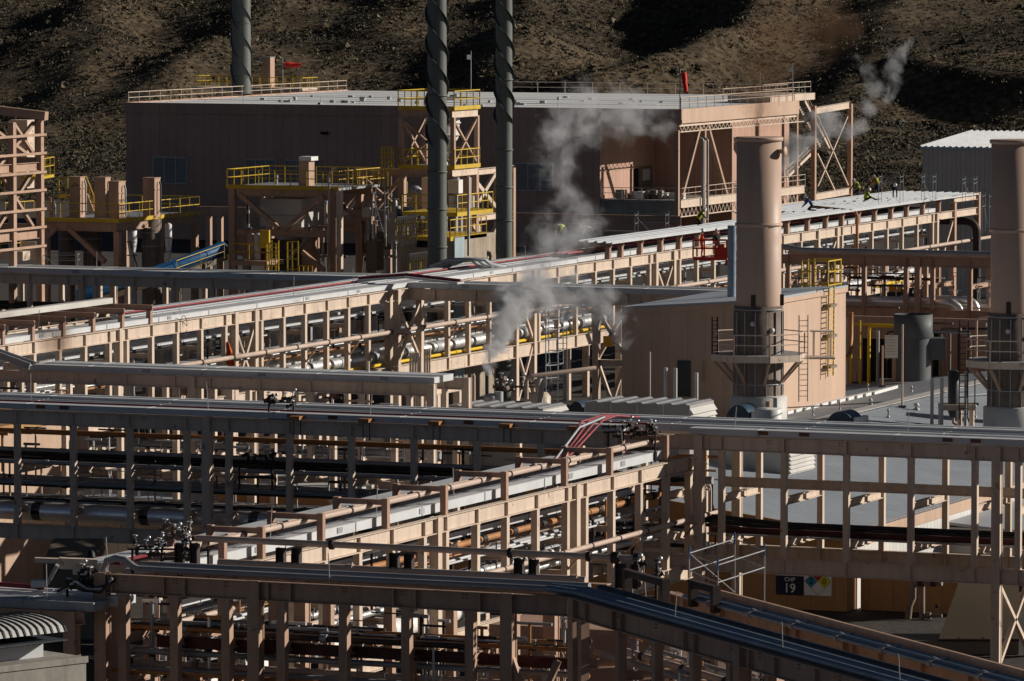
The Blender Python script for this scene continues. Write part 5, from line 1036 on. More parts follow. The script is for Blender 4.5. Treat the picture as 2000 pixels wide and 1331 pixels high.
# dark process clutter masses in the shaded bays under the decks
for i, (u, v, w, h, D, mm) in enumerate(((560, 500, 3.0, 2.2, 369, DKGREY), (480, 480, 1.2, 1.4, 368, TANST), (600, 505, 0.8, 3.2, 368, PRIMR), (745, 470, 1.5, 1.2, 370, DKGREY), (765, 440, 0.6, 2.5, 366, GALVD), (725, 500, 0.8, 2.0, 366, OLIVE), (895, 395, 1.4, 0.8, 370, GALVD), (885, 365, 0.8, 0.9, 366, WHITE), (805, 400, 1.6, 1.5, 371, CONCD), (830, 385, 0.5, 2.6, 369, CREAM), (790, 425, 2.0, 0.4, 366, DKGREY), (715, 415, 0.6, 0.6, 366, OFFW))):
    p = PD(u, v, D); r_ = root('equipment', (p.x, p.y, 0), 'small process machine half lost in shade below the yellow-railed decks', 'machine', 'machines below the yellow decks')
    m_ = MB(); m_.box(p.x - w / 2, p.x + w / 2, p.y, p.y + 1.2, p.z - h / 2, p.z + h / 2); m_.build('casing', mm, r_)
    m_ = MB(); m_.lathe((p.x, p.y + 0.5, p.z + h / 2 + 0.003), [(w * 0.3, 0), (w * 0.3, 0.3), (w * 0.12, 0.5)], 12); m_.box(p.x - 0.1, p.x + 0.1, p.y + 0.3, p.y + 0.6, 0, p.z - h / 2 - 0.003); m_.build('drive', GALVD, r_)
# grey beam row along the building foot
FB = Fr(PD(400, 405, 430), 'X'); r = root('beam_row', FB.p(FB.s_(430, 410), 0, 0), 'grey shaded beam on posts along the foot of the process building', 'steel frame')
zz = FB.z_(420, 404); m_ = MB(); m_.ibeam(FB.p(FB.s_(385, 405), 0, zz), FB.p(FB.s_(1330, 405), 0, zz), 0.75, 0.3); m_.build('beam', TANST, r)
for u in (408, 430, 480, 660, 760): m_ = MB(); FB.box(m_, FB.s_(u, 440) - 0.2, FB.s_(u, 440) + 0.2, -0.2, 0.2, 0, zz - 0.76); m_.build('post', TANST, r)
# grey shed at the right, behind the far rack
SH = PD(1802, 290, 470); SF = Fr((SH.x, SH.y, 0), 'X'); r = root('shed', SF.p(4, 6, 0), 'grey corrugated shed with white ribbed roof beyond the workers', 'shed')
ze = zat(287, 470); L_ = SF.s_(1975, 290)
m_ = MB(); SF.box(m_, 0, L_, 0, 14, 0, ze); m_.prism([SF.p(0, 0, ze), SF.p(0, 14, ze), SF.p(0, 14, ze + 0.85)], SF.a * L_); m_.build('wall', SHEDW, r)
m_ = MB(); n = 15; vs = []
for i in range(n * 4 + 1):
    q = i / (n * 4); hgt = 0.13 if i % 4 in (0,) else 0.0
    x = -0.15 + (L_ + 0.3) * q
    vs += [SF.p(x, -0.2, ze + 0.04 + hgt), SF.p(x, 14.2, ze + 0.94 + hgt)]
m_.add(vs, [(2 * i, 2 * i + 2, 2 * i + 3, 2 * i + 1) for i in range(n * 4)]); SF.box(m_, -0.16, L_ + 0.16, -0.26, -0.203, ze - 0.2, ze + 0.05)
m_.build('roof', GALV, r)

rg = random.Random(99)
for i in range(34):
    u, v, D = rg.uniform(458, 935), rg.uniform(385, 520), rg.uniform(366, 373); L_ = rg.uniform(1.0, 4.0); p = PD(u, v, D)
    q = p + rg.choice([UZ * L_, UZ * L_, Vector((L_, 0, 0)), Vector((0, L_, 0)), Vector((L_ * .6, 0, L_ * .6))])
    pipe('pipe or light strut in the shaded bays under the yellow-railed decks', [p, q], rg.uniform(.04, .13), rg.choice([TANST, GALVD, CREAM, DARKST, YEL, LAGG, PRIMR]), joints=rg.uniform(.8, 2), jm=GALVD, n=8, group='pipes under the yellow-railed decks')
for (u0, u1, v, t) in ((2, 62, 365, 3.0), (10, 66, 430, 2.5), (0, 40, 495, 1.8)):
    r = root('handrail', TF.hit(u0, v, t), 'yellow inner handrail inside the open tan girt frame', 'handrail', 'yellow handrails in the girt frame'); rail(MB(), [TF.hit(u0, v, t), TF.hit(u1, v - (u1 - u0) * .08, t)], 1.1, 0.035, 1.2).build('rails', YEL, r)
# ------------------------------------------------------------------ low building with the big grey roof (right, behind the long rack)
C0 = PD(1655, 1040, 246); ZE = C0.z
HF = Fr((C0.x, C0.y, 0), 'X'); HS = 13.8; RS = 0.128; zr = ZE + HS * RS
hb = root('roofed_hall', HF.p(-HS, 30, 0), 'low ochre and white hall with broad grey ribbed gable roof behind the longest rack', 'building')
DL = 78.0
def roofz(x): return ZE + (HS - abs(x + HS)) * RS
m_ = MB(); m_.prism([HF.p(-2 * HS, 0, 0), HF.p(0, 0, 0), HF.p(0, 0, ZE - 0.05), HF.p(-HS, 0, zr - 0.05), HF.p(-2 * HS, 0, ZE - 0.05)], HF.n * DL); m_.build('gable_wall', WALLO, hb)
m_ = MB(); HF.box(m_, 0.003, 0.06, 1.2, DL, 0, ZE - 0.62); m_.build('side_wall', WALLW, hb)
m_ = MB(); HF.box(m_, 0.003, 0.14, -0.1, DL, ZE - 0.6, ZE + 0.02); m_.build('eave_fascia', WALLP, hb)
A = HF.p(0, -0.11, ZE); B = HF.p(-HS, -0.11, zr); Cq = HF.p(-2 * HS, -0.11, ZE)
m_ = MB()
for P, Q in ((A, B), (B, Cq)): m_.bar(P - UZ * 0.22, Q - UZ * 0.22, 0.1, 0.5, up=(0, 0, 1))
m_.build('gable_fascia', WALLO, hb)
m_ = MB()   # standing seams run down the slope
vs = []; n = int(DL / 0.62)
for i in range(n):
    t = i * 0.62 - 0.2
    for (dt, h) in ((0, 0.02), (0.5, 0.02), (0.54, 0.032), (0.58, 0.032)):
        vs += [HF.p(0.3, t + dt, ZE - 0.03 + h), HF.p(-HS, t + dt, zr + h), HF.p(-2 * HS - 0.3, t + dt, ZE - 0.03 + h)]
k = len(vs) // 3
m_.add(vs, [(3 * i, 3 * i + 3, 3 * i + 4, 3 * i + 1) for i in range(k - 1)] + [(3 * i + 1, 3 * i + 4, 3 * i + 5, 3 * i + 2) for i in range(k - 1)])
m_.build('roof', ROOFG, hb)
m_ = MB(); 
for sg_ in (-1, 1): m_.bar(HF.p(-HS + sg_ * 0.2, -0.2, zr + 0.09), HF.p(-HS + sg_ * 0.2, DL, zr + 0.09), 0.42, 0.03)
m_.build('ridge_cap', OFFW, hb)
# low lean-to in front at the right and slanted hoods
LT = PD(1850, 1062, 240); r = root('lean_to', LT, 'lower grey roof of a small annex beside the white wall', 'building')
XL = C0.x + 0.15; yA = PX(1852, 1055, XL + 0.1).y
m_ = MB(); m_.prism([(XL, yA, ZE - 1.0), (XL + 9, yA, ZE - 1.7), (XL + 9, yA + 22, ZE - 1.7), (XL, yA + 22, ZE - 1.0)], (0, 0, 0.14)); m_.build('roof', ROOFG, r)
m_ = MB(); m_.box(XL + 0.2, XL + 8.7, yA + 0.3, yA + 21.7, 0, ZE - 1.75); m_.build('wall', OFFW, r)
m_ = MB(); m_.box(XL, XL + 9, yA - 0.06, yA - 0.003, ZE - 2.3, ZE - 1.1); m_.build('fascia', OFFW, r)
def hood(u0, u1, u0b, u1b, v0, v1, D, label):
    a, b, c, d = PD(u0, v0, D + 2.5), PD(u1, v0, D + 2.5), PD(u1b, v1, D), PD(u0b, v1, D)
    r = root('slanted_hood', ((a.x + d.x) / 2, d.y, 0), label, 'hood')
    m_ = MB(); m_.prism([a, b, c, d], FH * 1.5 - UZ * 0.6); m_.build('sloped_plate', OLIVE, r)
    m_ = MB(); m_.ob(d + FH * 0.05 - RT * (7.0 if u0 > 1000 else 0), c - d + RT * (7.0 if u0 > 1000 else 0), FH * 2.4, UZ * (-d.z)); m_.build('base', OLIVE, r)
    m_ = MB(); m_.tube(d - FH * 0.1 + UZ * 0.05, c - FH * 0.1 + UZ * 0.05, 0.06, 6)
    for q in (0.25, 0.55): p = d.lerp(c, q); m_.prism([p - RT * 0.12 - FH * 0.08, p + RT * 0.12 - FH * 0.08, p - FH * 0.08 + UZ * 0.18], FH * 0.05)
    m_.build('lip', DARKST, r); return r
hood(1876, 1990, 1832, 1990, 1128, 1252, 231, 'big olive slanted hood in the shade beside the column with the X brace')
hood(104, 201, 84, 185, 1052, 1100, 236, 'olive slanted hood under the silver pipe at the shaded end of the long rack')
# manhole ventilation on gable: louvres left of scaffold
yG = C0.y
A, B = PY(1383, 1100, yG), PY(1428, 1200, yG); m_ = MB()
for i in range(11): z = B.z + (A.z - B.z) * i / 11; m_.ob((A.x, yG - 0.1, z), (B.x - A.x, 0, 0), (0, 0.09, 0.1), (0, -0.01, 0.015))
m_.box(A.x - 0.05, B.x + 0.05, yG - 0.012, yG - 0.004, B.z, A.z); m_.build('louvre_window', WALLO, hb)
# ------------------------------------------------------------------ signs on the gable wall
def text_mesh(body, size, loc, m, parent, ext, name):
    cu = bpy.data.curves.new(name, 'FONT'); cu.body = body; cu.size = size; cu.extrude = ext; cu.align_x = 'CENTER'; cu.align_y = 'CENTER'; cu.offset = size * 0.012; cu.resolution_u = 4
    t = bpy.data.objects.new('tmp_text', cu); COL.objects.link(t); dg = bpy.context.evaluated_depsgraph_get(); me = bpy.data.meshes.new_from_object(t.evaluated_get(dg)); bpy.data.objects.remove(t)
    me.materials.clear(); me.materials.append(m); o = bpy.data.objects.new(name, me); COL.objects.link(o); o.parent = parent
    o.location = Vector(loc) - Vector(parent['_off']); o.rotation_euler = (R(90), 0, 0); o['_off'] = tuple(loc); return o
def text(body, size, loc, m, parent, ext=0.004, align='CENTER', name='lettering', font_w=1.0):
    if True: return text_mesh(body, size, loc, m, parent, ext, name)
    cu = bpy.data.curves.new(name, 'FONT'); cu.body = body; cu.size = size; cu.extrude = ext; cu.align_x = align; cu.align_y = 'CENTER'; cu.offset = size * 0.012
    cu.materials.append(m); o = bpy.data.objects.new(name, cu); COL.objects.link(o); o.parent = parent
    of = Vector(parent['_off']); o.location = Vector(loc) - of; o.rotation_euler = (R(90), 0, 0); o.scale = (font_w, 1, 1); o['_off'] = tuple(loc); return o
ySn = yG - 0.03
A, B = PY(1515.5, 1118, ySn), PY(1569.5, 1164, ySn); cx = (A.x + B.x) / 2
sg1 = root('sign', (cx, ySn, B.z), 'dark blue CHP 19 sign on the ochre gable wall', 'sign')
m_ = MB(); zb = A.z - (A.z - B.z) * 0.13; m_.box(A.x, B.x, ySn, yG - 0.004, B.z, zb); m_.build('panel', SIGND, sg1)
m_ = MB(); m_.box(A.x, B.x, ySn, yG - 0.004, zb + 0.002, A.z + 0.12); m_.build('header_panel', SIGNW, sg1)
w, h = B.x - A.x, zb - B.z
text('CHP', h * 0.30, (cx, ySn - 0.006, B.z + h * 0.80), SIGNW, sg1); text('19', h * 0.66, (cx, ySn - 0.006, B.z + h * 0.34), SIGNW, sg1)
text('MP', h * 0.24, (A.x + w * 0.17, ySn - 0.006, zb + 0.13), INK, sg1); text('MATERIALS', h * 0.13, (A.x + w * 0.63, ySn - 0.006, zb + 0.12), INK, sg1)
A, B = PY(1570.5, 1119, ySn), PY(1624, 1165, ySn); cx = (A.x + B.x) / 2; w = B.x - A.x
sg2 = root('sign', (cx, ySn, B.z), 'white hazard sign with blue, red and yellow diamond on the ochre gable wall', 'sign')
m_ = MB(); m_.box(A.x, B.x, ySn, yG - 0.004, B.z, A.z + 0.12); m_.build('panel', SIGNW, sg2)
hd = w * 0.47; cz = B.z + hd * 1.03; q = hd / 2
for (dx, dz, mm, tx) in ((-q, 0, SIGNB, '2'), (q, 0, SIGNY, '0'), (0, q, SIGNR, '4'), (0, -q, SIGNW, '')):
    c = Vector((cx + dx, ySn - 0.004, cz + dz)); e = q * 0.97
    m_ = MB(); m_.prism([c + Vector((-e, 0, 0)), c + Vector((0, 0, -e)), c + Vector((e, 0, 0)), c + Vector((0, 0, e))], (0, -0.006, 0)); m_.build('diamond', mm, sg2)
    if tx: text(tx, hd * 0.62, c + Vector((0, -0.012, 0)), INK, sg2)
m_ = MB(); c = Vector((cx, ySn - 0.002, cz))
D4 = [c + Vector((-hd, 0, 0)), c + Vector((0, 0, -hd)), c + Vector((hd, 0, 0)), c + Vector((0, 0, hd))]
for i in range(4): m_.bar(D4[i] - Vector((0, 0.004, 0)), D4[(i + 1) % 4] - Vector((0, 0.004, 0)), 0.012, 0.02, up=(0, 1, 0))
m_.build('diamond_edge', INK, sg2)
# pipework on the shaded gable corner
m_ = MB(); yy = yG - 1.2
pipe('stained vertical pipe with a bend on the dark wall under the long rack', [PY(1783, 1130, yy), PY(1783, 1168, yy), PY(1776, 1185, yy), PY(1771, 1235, yy)], 0.15, LAGG, n=12)
pipe('straight stained vertical pipe on the dark wall beside the bent one', [PY(1801, 1145, yy), PY(1801, 1235, yy)], 0.13, LAGG, n=12)
pipe('horizontal stained header joining the two vertical pipes', [PY(1784, 1138, yy), PY(1840, 1138, yy)], 0.16, LAGG, n=12, joints=0.6, jm=DARKST)
r = root('valve', PY(1815, 1203, yy), 'small dark valve with round gauge on a short stub pipe', 'valve')
m_ = MB(); m_.tube(PY(1806, 1203, yy), PY(1840, 1203, yy), 0.08, 8); m_.tube(PY(1810, 1203, yy), PY(1818, 1203, yy), 0.15, 10); m_.build('body', LAGG, r)
m_ = MB(); c = PY(1830, 1184, yy); m_.lathe(c, [(0.09, -0.02), (0.09, 0.03), (0.0, 0.04)], 16, axis=(0, -1, 0)); m_.tube(c, PY(1830, 1203, yy), 0.02, 6); m_.build('gauge', DARKST, r)
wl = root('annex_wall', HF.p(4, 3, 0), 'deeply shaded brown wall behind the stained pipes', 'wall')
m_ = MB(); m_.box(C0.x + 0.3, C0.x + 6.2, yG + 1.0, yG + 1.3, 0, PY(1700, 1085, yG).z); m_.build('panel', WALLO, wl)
r = root('valve', PX(1815, 1063, XL + 1.2), 'brown expansion coupling with gauge in front of the white panel wall', 'valve')
a, b = PY(1788, 1063, yG + 1.5), PY(1838, 1063, yG + 1.5)
m_ = MB(); m_.tube(a, b, 0.1, 10); m_.lathe(a, [(0.12, 0.35), (0.2, 0.45), (0.2, 0.85), (0.12, 0.95)], 14, axis=(b - a)); m_.tube(a, a.lerp(b, 0.15), 0.19, 12); m_.build('body', LAGG, r)
m_ = MB(); c = a.lerp(b, 0.85) + UZ * 0.3; m_.lathe(c, [(0.09, -0.02), (0.09, 0.03), (0, 0.04)], 14, axis=(0, -1, 0)); m_.tube(c, c - UZ * 0.3, 0.02, 6); m_.build('gauge', DARKST, r)
# ------------------------------------------------------------------ box building with yellow ladder
ZM = zat(587.5, 297); M0 = PZ(1487, 587.5, ZM); MF = Fr((M0.x, M0.y, 0), 'X')
wl_ = MF.s_(1219, 600); dep = PX(1652, 560, M0.x).y - M0.y; zl0 = MF.z_(1219, 601.5)
mbd = root('box_building', MF.p(wl_ / 2, dep / 2, 0), 'beige box building with grey mono-pitch roof and yellow ladder, behind the left tan stack', 'building')
m_ = MB(); m_.prism([MF.p(wl_, 0, 0), MF.p(0, 0, 0), MF.p(0, 0, ZM - 0.06), MF.p(wl_, 0, zl0 - 0.06)], (0, dep, 0)); m_.build('wall', WALLM, mbd)
m_ = MB(); m_.prism([MF.p(wl_ - 0.15, -0.1, zl0 - 0.05), MF.p(0.1, -0.1, ZM - 0.05), MF.p(0.1, -0.1, ZM + 0.06), MF.p(wl_ - 0.15, -0.1, zl0 + 0.06)], (0, dep + 0.2, 0)); m_.build('roof', ROOFG, mbd)
m_ = MB(); m_.box(M0.x + 0.003, M0.x + 0.13, M0.y - 0.12, M0.y + dep, ZM - 0.32, ZM - 0.052); m_.prism([MF.p(wl_, -0.12, zl0 - 0.35), MF.p(0, -0.12, ZM - 0.32), MF.p(0, -0.12, ZM - 0.055), MF.p(wl_, -0.12, zl0 - 0.055)], (0, 0.117, 0)); m_.build('fascia', WALLM, mbd)
A, B = MF.hit(1324, 704), MF.hit(1349, 775); m_ = MB(); m_.box(A.x, B.x, M0.y - 0.08, M0.y - 0.003, B.z, A.z); m_.build('door', DKGREY, mbd)
pipe('thin wall conduit with a knob on the shaded side of the box building', [MF.hit(1373, 706, -0.12), MF.hit(1373, 745, -0.12)], 0.05, TANST, 'conduit', 'conduit', n=6)
la = root('access_ladder', PX(1622, 640, M0.x + 0.2), 'yellow roof ladder with cage on the lit wall of the box building', 'ladder')
XLd = M0.x + 0.35; P, Q = PX(1622, 735, XLd), PX(1624, 556, XLd)
ladder(MB(), P, Q, (0, 1, 0), 0.9, 0.3, 0.045).build('rungs', YEL, la)
m_ = MB(); yc = Q.y; zt = Q.z
for z in (0.0, 0.75, 1.35):
    m_.box(XLd - 1.3, XLd + 0.3, yc - 1.4, yc - 1.32, zt + z, zt + z + 0.06); m_.box(XLd - 1.3, XLd + 0.3, yc + 0.7, yc + 0.78, zt + z, zt + z + 0.06); m_.box(XLd + 0.24, XLd + 0.32, yc - 1.4, yc + 0.78, zt + z, zt + z + 0.06)
for y in (yc - 1.36, yc - 0.3, yc + 0.74):
    for x in (XLd - 1.28, XLd + 0.28): m_.box(x - 0.035, x + 0.035, y - 0.035, y + 0.035, zt - 0.1, zt + 1.42)
m_.build('cage', YEL, la)
m_ = MB()
for v in (597, 656, 716): c = PX(1622, v, XLd - 0.1); m_.box(M0.x + 0.003, XLd + 0.1, c.y - 0.55, c.y + 0.55, c.z - 0.08, c.z + 0.08)
m_.build('standoff', OLIVE, la)
pipe('yellow-brown pipe bending to the ground beside the lit wall', [PD(1662, 610, 323), PD(1662, 660, 323), PD(1660, 690, 322), PD(1652, 702, 320)], 0.14, YEL if False else RUSTP, n=10)
# ribbed snow-guard strip of roof at the foot of the lit wall
r = root('ribbed_roof_strip', PX(1620, 750, M0.x + 1), 'bright raised ribs on the roof strip at the foot of the lit beige wall', 'roof ribs')
m_ = MB()
for i in range(11):
    u = 1535 + 17 * i; p = PD(u, 782 - 2.3 * i, 296 + 1.3 * i); zz = roofz(p.x - C0.x) + 0.04
    q = p + RT * 1.7 + FH * 5.5; z2 = roofz(q.x - C0.x) + 0.04
    a, b = Vector((p.x, p.y, zz)), Vector((q.x, q.y, z2)); m_.prism([a, b, b + UZ * 0.16, a + UZ * 0.16], RT * 0.35 * 0.3)
m_.build('ribs', WHITE, r)
# ------------------------------------------------------------------ tan exhaust stacks
def tan_stack(u, vb, D, vtop, vband, vlag, vplat, label, cap=True):
    c = PD(u, vb, D); z0 = c.z; zz = lambda v: z0 + (vb - v) * D / F; rad = 44 * D / F
    r = root('exhaust_stack', c, label, 'stack'); cx = Vector((c.x, c.y, 0)); zt = zz(vtop)
    MB().lathe(cx, [(rad, zz(vlag) + 0.002), (rad, zt), (rad - 0.05, zt), (rad - 0.05, zt - 1.5)], 56).build('shell', STKT, r)
    MB().lathe(cx, [(rad + 0.003, zt - 0.22), (rad + 0.09, zt - 0.2), (rad + 0.09, zt - 0.02), (rad + 0.003, zt)], 56).build('rim', STKT, r)
    MB().lathe(cx, [(rad + 0.003, zz(vband) - 0.09), (rad + 0.07, zz(vband) - 0.07), (rad + 0.07, zz(vband) + 0.07), (rad + 0.003, zz(vband) + 0.09)], 56).build('band', STKT, r)
    MB().lathe(cx, [(rad + 0.10, z0), (rad + 0.10, zz(vlag)), (rad * 0.98, zz(vlag) + 0.001)], 56).build('lagging', LAGG, r)
    MB().lathe(cx, [(rad + 0.34, z0 - 1.2), (rad + 0.34, z0 + 0.22), (rad + 0.11, z0 + 0.3)], 56).build('base_collar', OFFW, r)
    m_ = MB()
    for k in range(14):
        a = 2 * math.pi * k / 14; e = Vector((math.cos(a), math.sin(a), 0)); m_.tube(cx + e * (rad + 0.13) + UZ * z0, cx + e * (rad + 0.13) + UZ * (zz(vlag) - 0.3), 0.035, 5, False)
    for v in (vlag + 8, vplat + 60): z = zz(v); m_.lathe(cx, [(rad + 0.102, z), (rad + 0.15, z + 0.01), (rad + 0.15, z + 0.06), (rad + 0.102, z + 0.07)], 40)
    m_.build('lagging_strap', GALVD, r)
    for (du, v) in ((-12, vlag + 33), (22, vlag + 46)):
        x = du / 44.0; e = (RT * x - FH * math.sqrt(1 - x * x)); m_ = MB(); m_.lathe(cx + e * (rad + 0.08) + UZ * zz(v), [(0.13, 0), (0.13, 0.12), (0, 0.13)], 14, axis=e); m_.build('sample_port', OFFW, r)
    for (du, v) in ((-12, vlag - 12), (42, vlag - 12)):
        x = max(-0.98, min(0.98, du / 44.0)); e = (RT * x - FH * math.sqrt(1 - x * x)); m_ = MB(); m_.ob(cx + e * (rad - 0.05) + UZ * (zz(v) - 0.3) - RT * 0.12, RT * 0.24, e * 0.12, UZ * 0.6); m_.build('hatch', DARKST, r)
    x = 0.9; e = (RT * x - FH * math.sqrt(1 - x * x)); m_ = MB(); c1 = cx + e * rad + UZ * (zt - 0.75); m_.lathe(c1, [(0.12, -0.05), (0.12, 0.25), (0.26, 0.26), (0.26, 0.32), (0, 0.33)], 18, axis=e); m_.build('nozzle', STKT, r)
    zp = zz(vplat); n = 8; Rp = 100 * D / F * 0.93; ang = [2 * math.pi * (k + 0.5) / n + 0.2 for k in range(n)]
    P = [cx + Vector((math.cos(a), math.sin(a), 0)) * Rp for a in ang]
    m_ = MB()
    for i in range(n):
        a, b = P[i], P[(i + 1) % n]; i1, i2 = cx + (a - cx) * ((rad + 0.2) / Rp), cx + (b - cx) * ((rad + 0.2) / Rp)
        m_.prism([i1 + UZ * (zp - 0.04), a + UZ * (zp - 0.04), b + UZ * (zp - 0.04), i2 + UZ * (zp - 0.04)], UZ * 0.04)
    m_.build('platform_grating', GALVD, r)
    m_ = MB()
    for i in range(n): a, b = P[i], P[(i + 1) % n]; m_.bar(a + UZ * (zp - 0.17), b + UZ * (zp - 0.17), 0.1, 0.36)
    m_.build('platform_edge', CREAM, r)
    rail(MB(), [p + UZ * zp for p in P], 1.12, 0.035, 3.0, close=True).build('railing', CREAM, r)
    for i in range(n):
        a = P[i]; b = cx + (a - cx) * ((rad + 0.12) / Rp); m_ = MB(); m_.bar(cx + (a - cx) * 0.95 + UZ * (zp - 0.37), b + UZ * (zp - 1.55), 0.12, 0.14); m_.build('bracket', TANST, r)
    return r, c, rad, zp, z0, cx
r, c, rad, zp, z0, cx = tan_stack(1481, 782, 291, 266, 437, 596, 690, 'large tan exhaust stack with ladder and platform, in front of the box building')
m_ = MB(); e = RT * 2.75 - FH * 0.2; ladder(m_, cx + RT * 2.35 - FH * 0.9 + UZ * z0, cx + RT * 2.35 - FH * 0.9 + UZ * (zp + 2.1), RT + FH * 0.3, 0.5, 0.3, 0.035); m_.build('ladder', CREAM, r)
m_ = MB(); q = cx + RT * 3.0 + FH * 0.5
for (a, b) in ((0, 0), (0.9, 0), (0, 1), (0.9, 1)): m_.tube(q + RT * a + FH * b + UZ * (zp - 0.3), q + RT * a + FH * b + UZ * (zp + 1.15), 0.03, 5)
m_.ob(q + UZ * (zp - 0.34) - RT * 0.4 - FH * 0.2, RT * 1.5, FH * 1.4, UZ * 0.1); m_.ob(q + UZ * (zp + 1.1) - RT * 0.2, RT * 1.2, FH * 1.0, UZ * 0.05); m_.build('side_landing', CREAM, r)
m_ = MB(); ladder(m_, cx - RT * 2.35 - FH * 0.6 + UZ * zp, cx - RT * 2.35 - FH * 0.6 + UZ * (zp + 2.0), RT, 0.28, 0.25, 0.04); m_.build('gate_post', DARKST, r)
r, c, rad, zp, z0, cx = tan_stack(1977, 803, 285, 271, 448, 610, 702, 'large tan exhaust stack cut by the picture edge, beside the dark grey tank')
m_ = MB(); ladder(m_, cx - RT * 2.5 + FH * 0.6 + UZ * (z0 - 0.5), cx - RT * 2.5 + FH * 0.6 + UZ * (zp + 2.0), RT, 0.45, 0.3, 0.035); m_.build('ladder', DARKST, r)
# ------------------------------------------------------------------ things on the grey roof
def onhall(u, v):   # intersection with the hall roof
    z = 5.0
    for _ in range(12): p = PZ(u, v, z); z = roofz(p.x - C0.x) + 0.06
    return PZ(u, v, z)
tk = onhall(1783, 744); D = tk.dot(FH); r1_ = 38 * D / F
r = root('scrubber_tank', tk, 'dark grey upright tank with wider top ring and side duct on the hall roof', 'tank'); px = D / F
MB().lathe(tk, [(r1_ * 0.93, 0), (r1_ * 0.93, 85 * px)], 40).build('shell', TANKG, r)
MB().lathe(tk, [(r1_ * 0.97, 85 * px + 0.002), (r1_ * 1.0, 86 * px), (r1_ * 1.0, 131 * px), (r1_ * 0.96, 131 * px), (r1_ * 0.96, 100 * px)], 40).build('top_ring', TANKG, r)
m_ = MB(); q = tk + RT * (26 * px) - FH * 0.5; m_.ob(q + UZ * (42 * px), RT * (36 * px), FH * 1.3, UZ * (42 * px)); m_.build('side_duct', TANKG, r)
m_ = MB(); m_.tube(tk - RT * (34 * px) - FH * 0.1 + UZ * 0.0, tk - RT * (34 * px) - FH * 0.1 + UZ * (83 * px), 0.22, 12); m_.build('standpipe', TANST, r)
m_ = MB(); m_.ob(tk - RT * 1.9 - FH * 1.6 - UZ * 0.3, RT * 3.6, FH * 3.0, UZ * 0.32); m_.build('plinth', LOUV, r)
def post(u, vb, vt, w, m, label, name='vent_post', cat='post', grp=None, n=10, base=True):
    p = onhall(u, vb) if u > 1400 else PD(u, vb, 284); D = p.dot(FH); r = root(name, p, label, cat, grp)
    MB().tube(p - UZ * 0.5, p + UZ * ((vb - vt) * D / F), w * D / F / 2, n).build('pole', m, r)
    if base: m_ = MB(); m_.ob(p - RT * 0.2 - FH * 0.2 - UZ * 0.03, RT * 0.4, FH * 0.4, UZ * 0.1); m_.build('base_plate', DKGREY, r)
    return r
for (u, vb, vt, w, mm, lb) in ((1269, 800, 687, 4, TANP, 'thin pale post before the shaded beige wall, at the end of the slatted roof box'), (1300, 800, 718, 7.5, OFFW, 'pale vent post, left of a close pair before the beige wall'), (1319, 800, 719, 7.5, OFFW, 'pale vent post close beside the dark door of the beige wall'),
       (1360, 800, 728, 7.5, OFFW, 'pale vent post between the dark door and the tan stack'), (1762, 795, 633, 4, TANP, 'thin tall post standing before the dark grey tank'), (1723, 755, 675, 4, TANST, 'brown pole with knob left of the dark grey tank'),
       (1671, 748, 728, 4, TANP, 'short stubby roof vent by the lit beige wall'), (1820, 838, 738, 7, OFFW, 'pale post in front of the hanging grey vessel, left'), (1839, 840, 738, 7, OFFW, 'pale post touching the hanging grey vessel'), (1886, 842, 725, 7, OFFW, 'pale post between the hanging vessel and the tan stack'), (1957, 845, 752, 5, TANP, 'pale post just left of the dark air conditioner'), (1904, 790, 740, 2.5, DARKST, 'thin black post before the right tan stack')):
    post(u, vb, vt, w, mm, lb)
p = onhall(1862, 835); D = p.dot(FH); px = D / F; r = root('hanging_vessel', p, 'small grey cylindrical vessel held in a cream frame with rusty elbow', 'vessel')
zc = p.z + (835 - 723) * px; MB().lathe((p.x, p.y, 0), [(0.0, p.z + 18 * px), (0.2, p.z + 20 * px), (11 * px, p.z + 32 * px), (11.5 * px, zc - 0.1), (8 * px, zc), (0, zc + 0.02)], 22).build('shell', DKGREY, r)
m_ = MB(); m_.path([(p.x, p.y, p.z + 20 * px), (p.x, p.y, p.z + 9 * px), (p.x + 0.25, p.y - 0.1, p.z + 4 * px), (p.x + 0.5, p.y - 0.2, p.z + 1 * px)], 0.08, 8); m_.build('drain_elbow', PRIMR, r)
m_ = MB(); q = Vector((p.x, p.y, p.z)); 
for a in (-25, 12, 36):
    for b in (-0.6, 0.6): c = q + RT * (a * px) + FH * b; m_.bar(c - UZ * 0.4, c + UZ * (40 * px), 0.13, 0.13, up=(0, 1, 0))
for b in (-0.7, 0.7): m_.bar(q - RT * (28 * px) + FH * b + UZ * (41 * px), q + RT * (40 * px) + FH * b + UZ * (41 * px), 0.14, 0.3)
m_.build('frame', CREAM, r)
p = onhall(1985, 830); D = p.dot(FH); px = D / F; r = root('air_conditioner', p, 'dark grey air conditioner cabinet with pipes by the right tan stack', 'machine')
m_ = MB(); m_.ob(p - RT * (22 * px) + UZ * (56 * px), RT * (60 * px), FH * 1.5, UZ * (42 * px)); m_.ob(p - RT * (0 * px) + UZ * 0, RT * (40 * px), FH * 1.2, UZ * (55 * px)); m_.build('cabinet', DKGREY, r)
m_ = MB()
for a in (-18, -12, -6): m_.path([p + RT * (a * px) + UZ * (60 * px) - FH * 0.1, p + RT * (a * px) + UZ * (20 * px) - FH * 0.1, p + RT * ((a - 8) * px) + UZ * (8 * px) - FH * 0.1, p + RT * ((a - 10) * px) - FH * 0.1], 0.04, 6)
m_.build('pipe', OFFW, r)
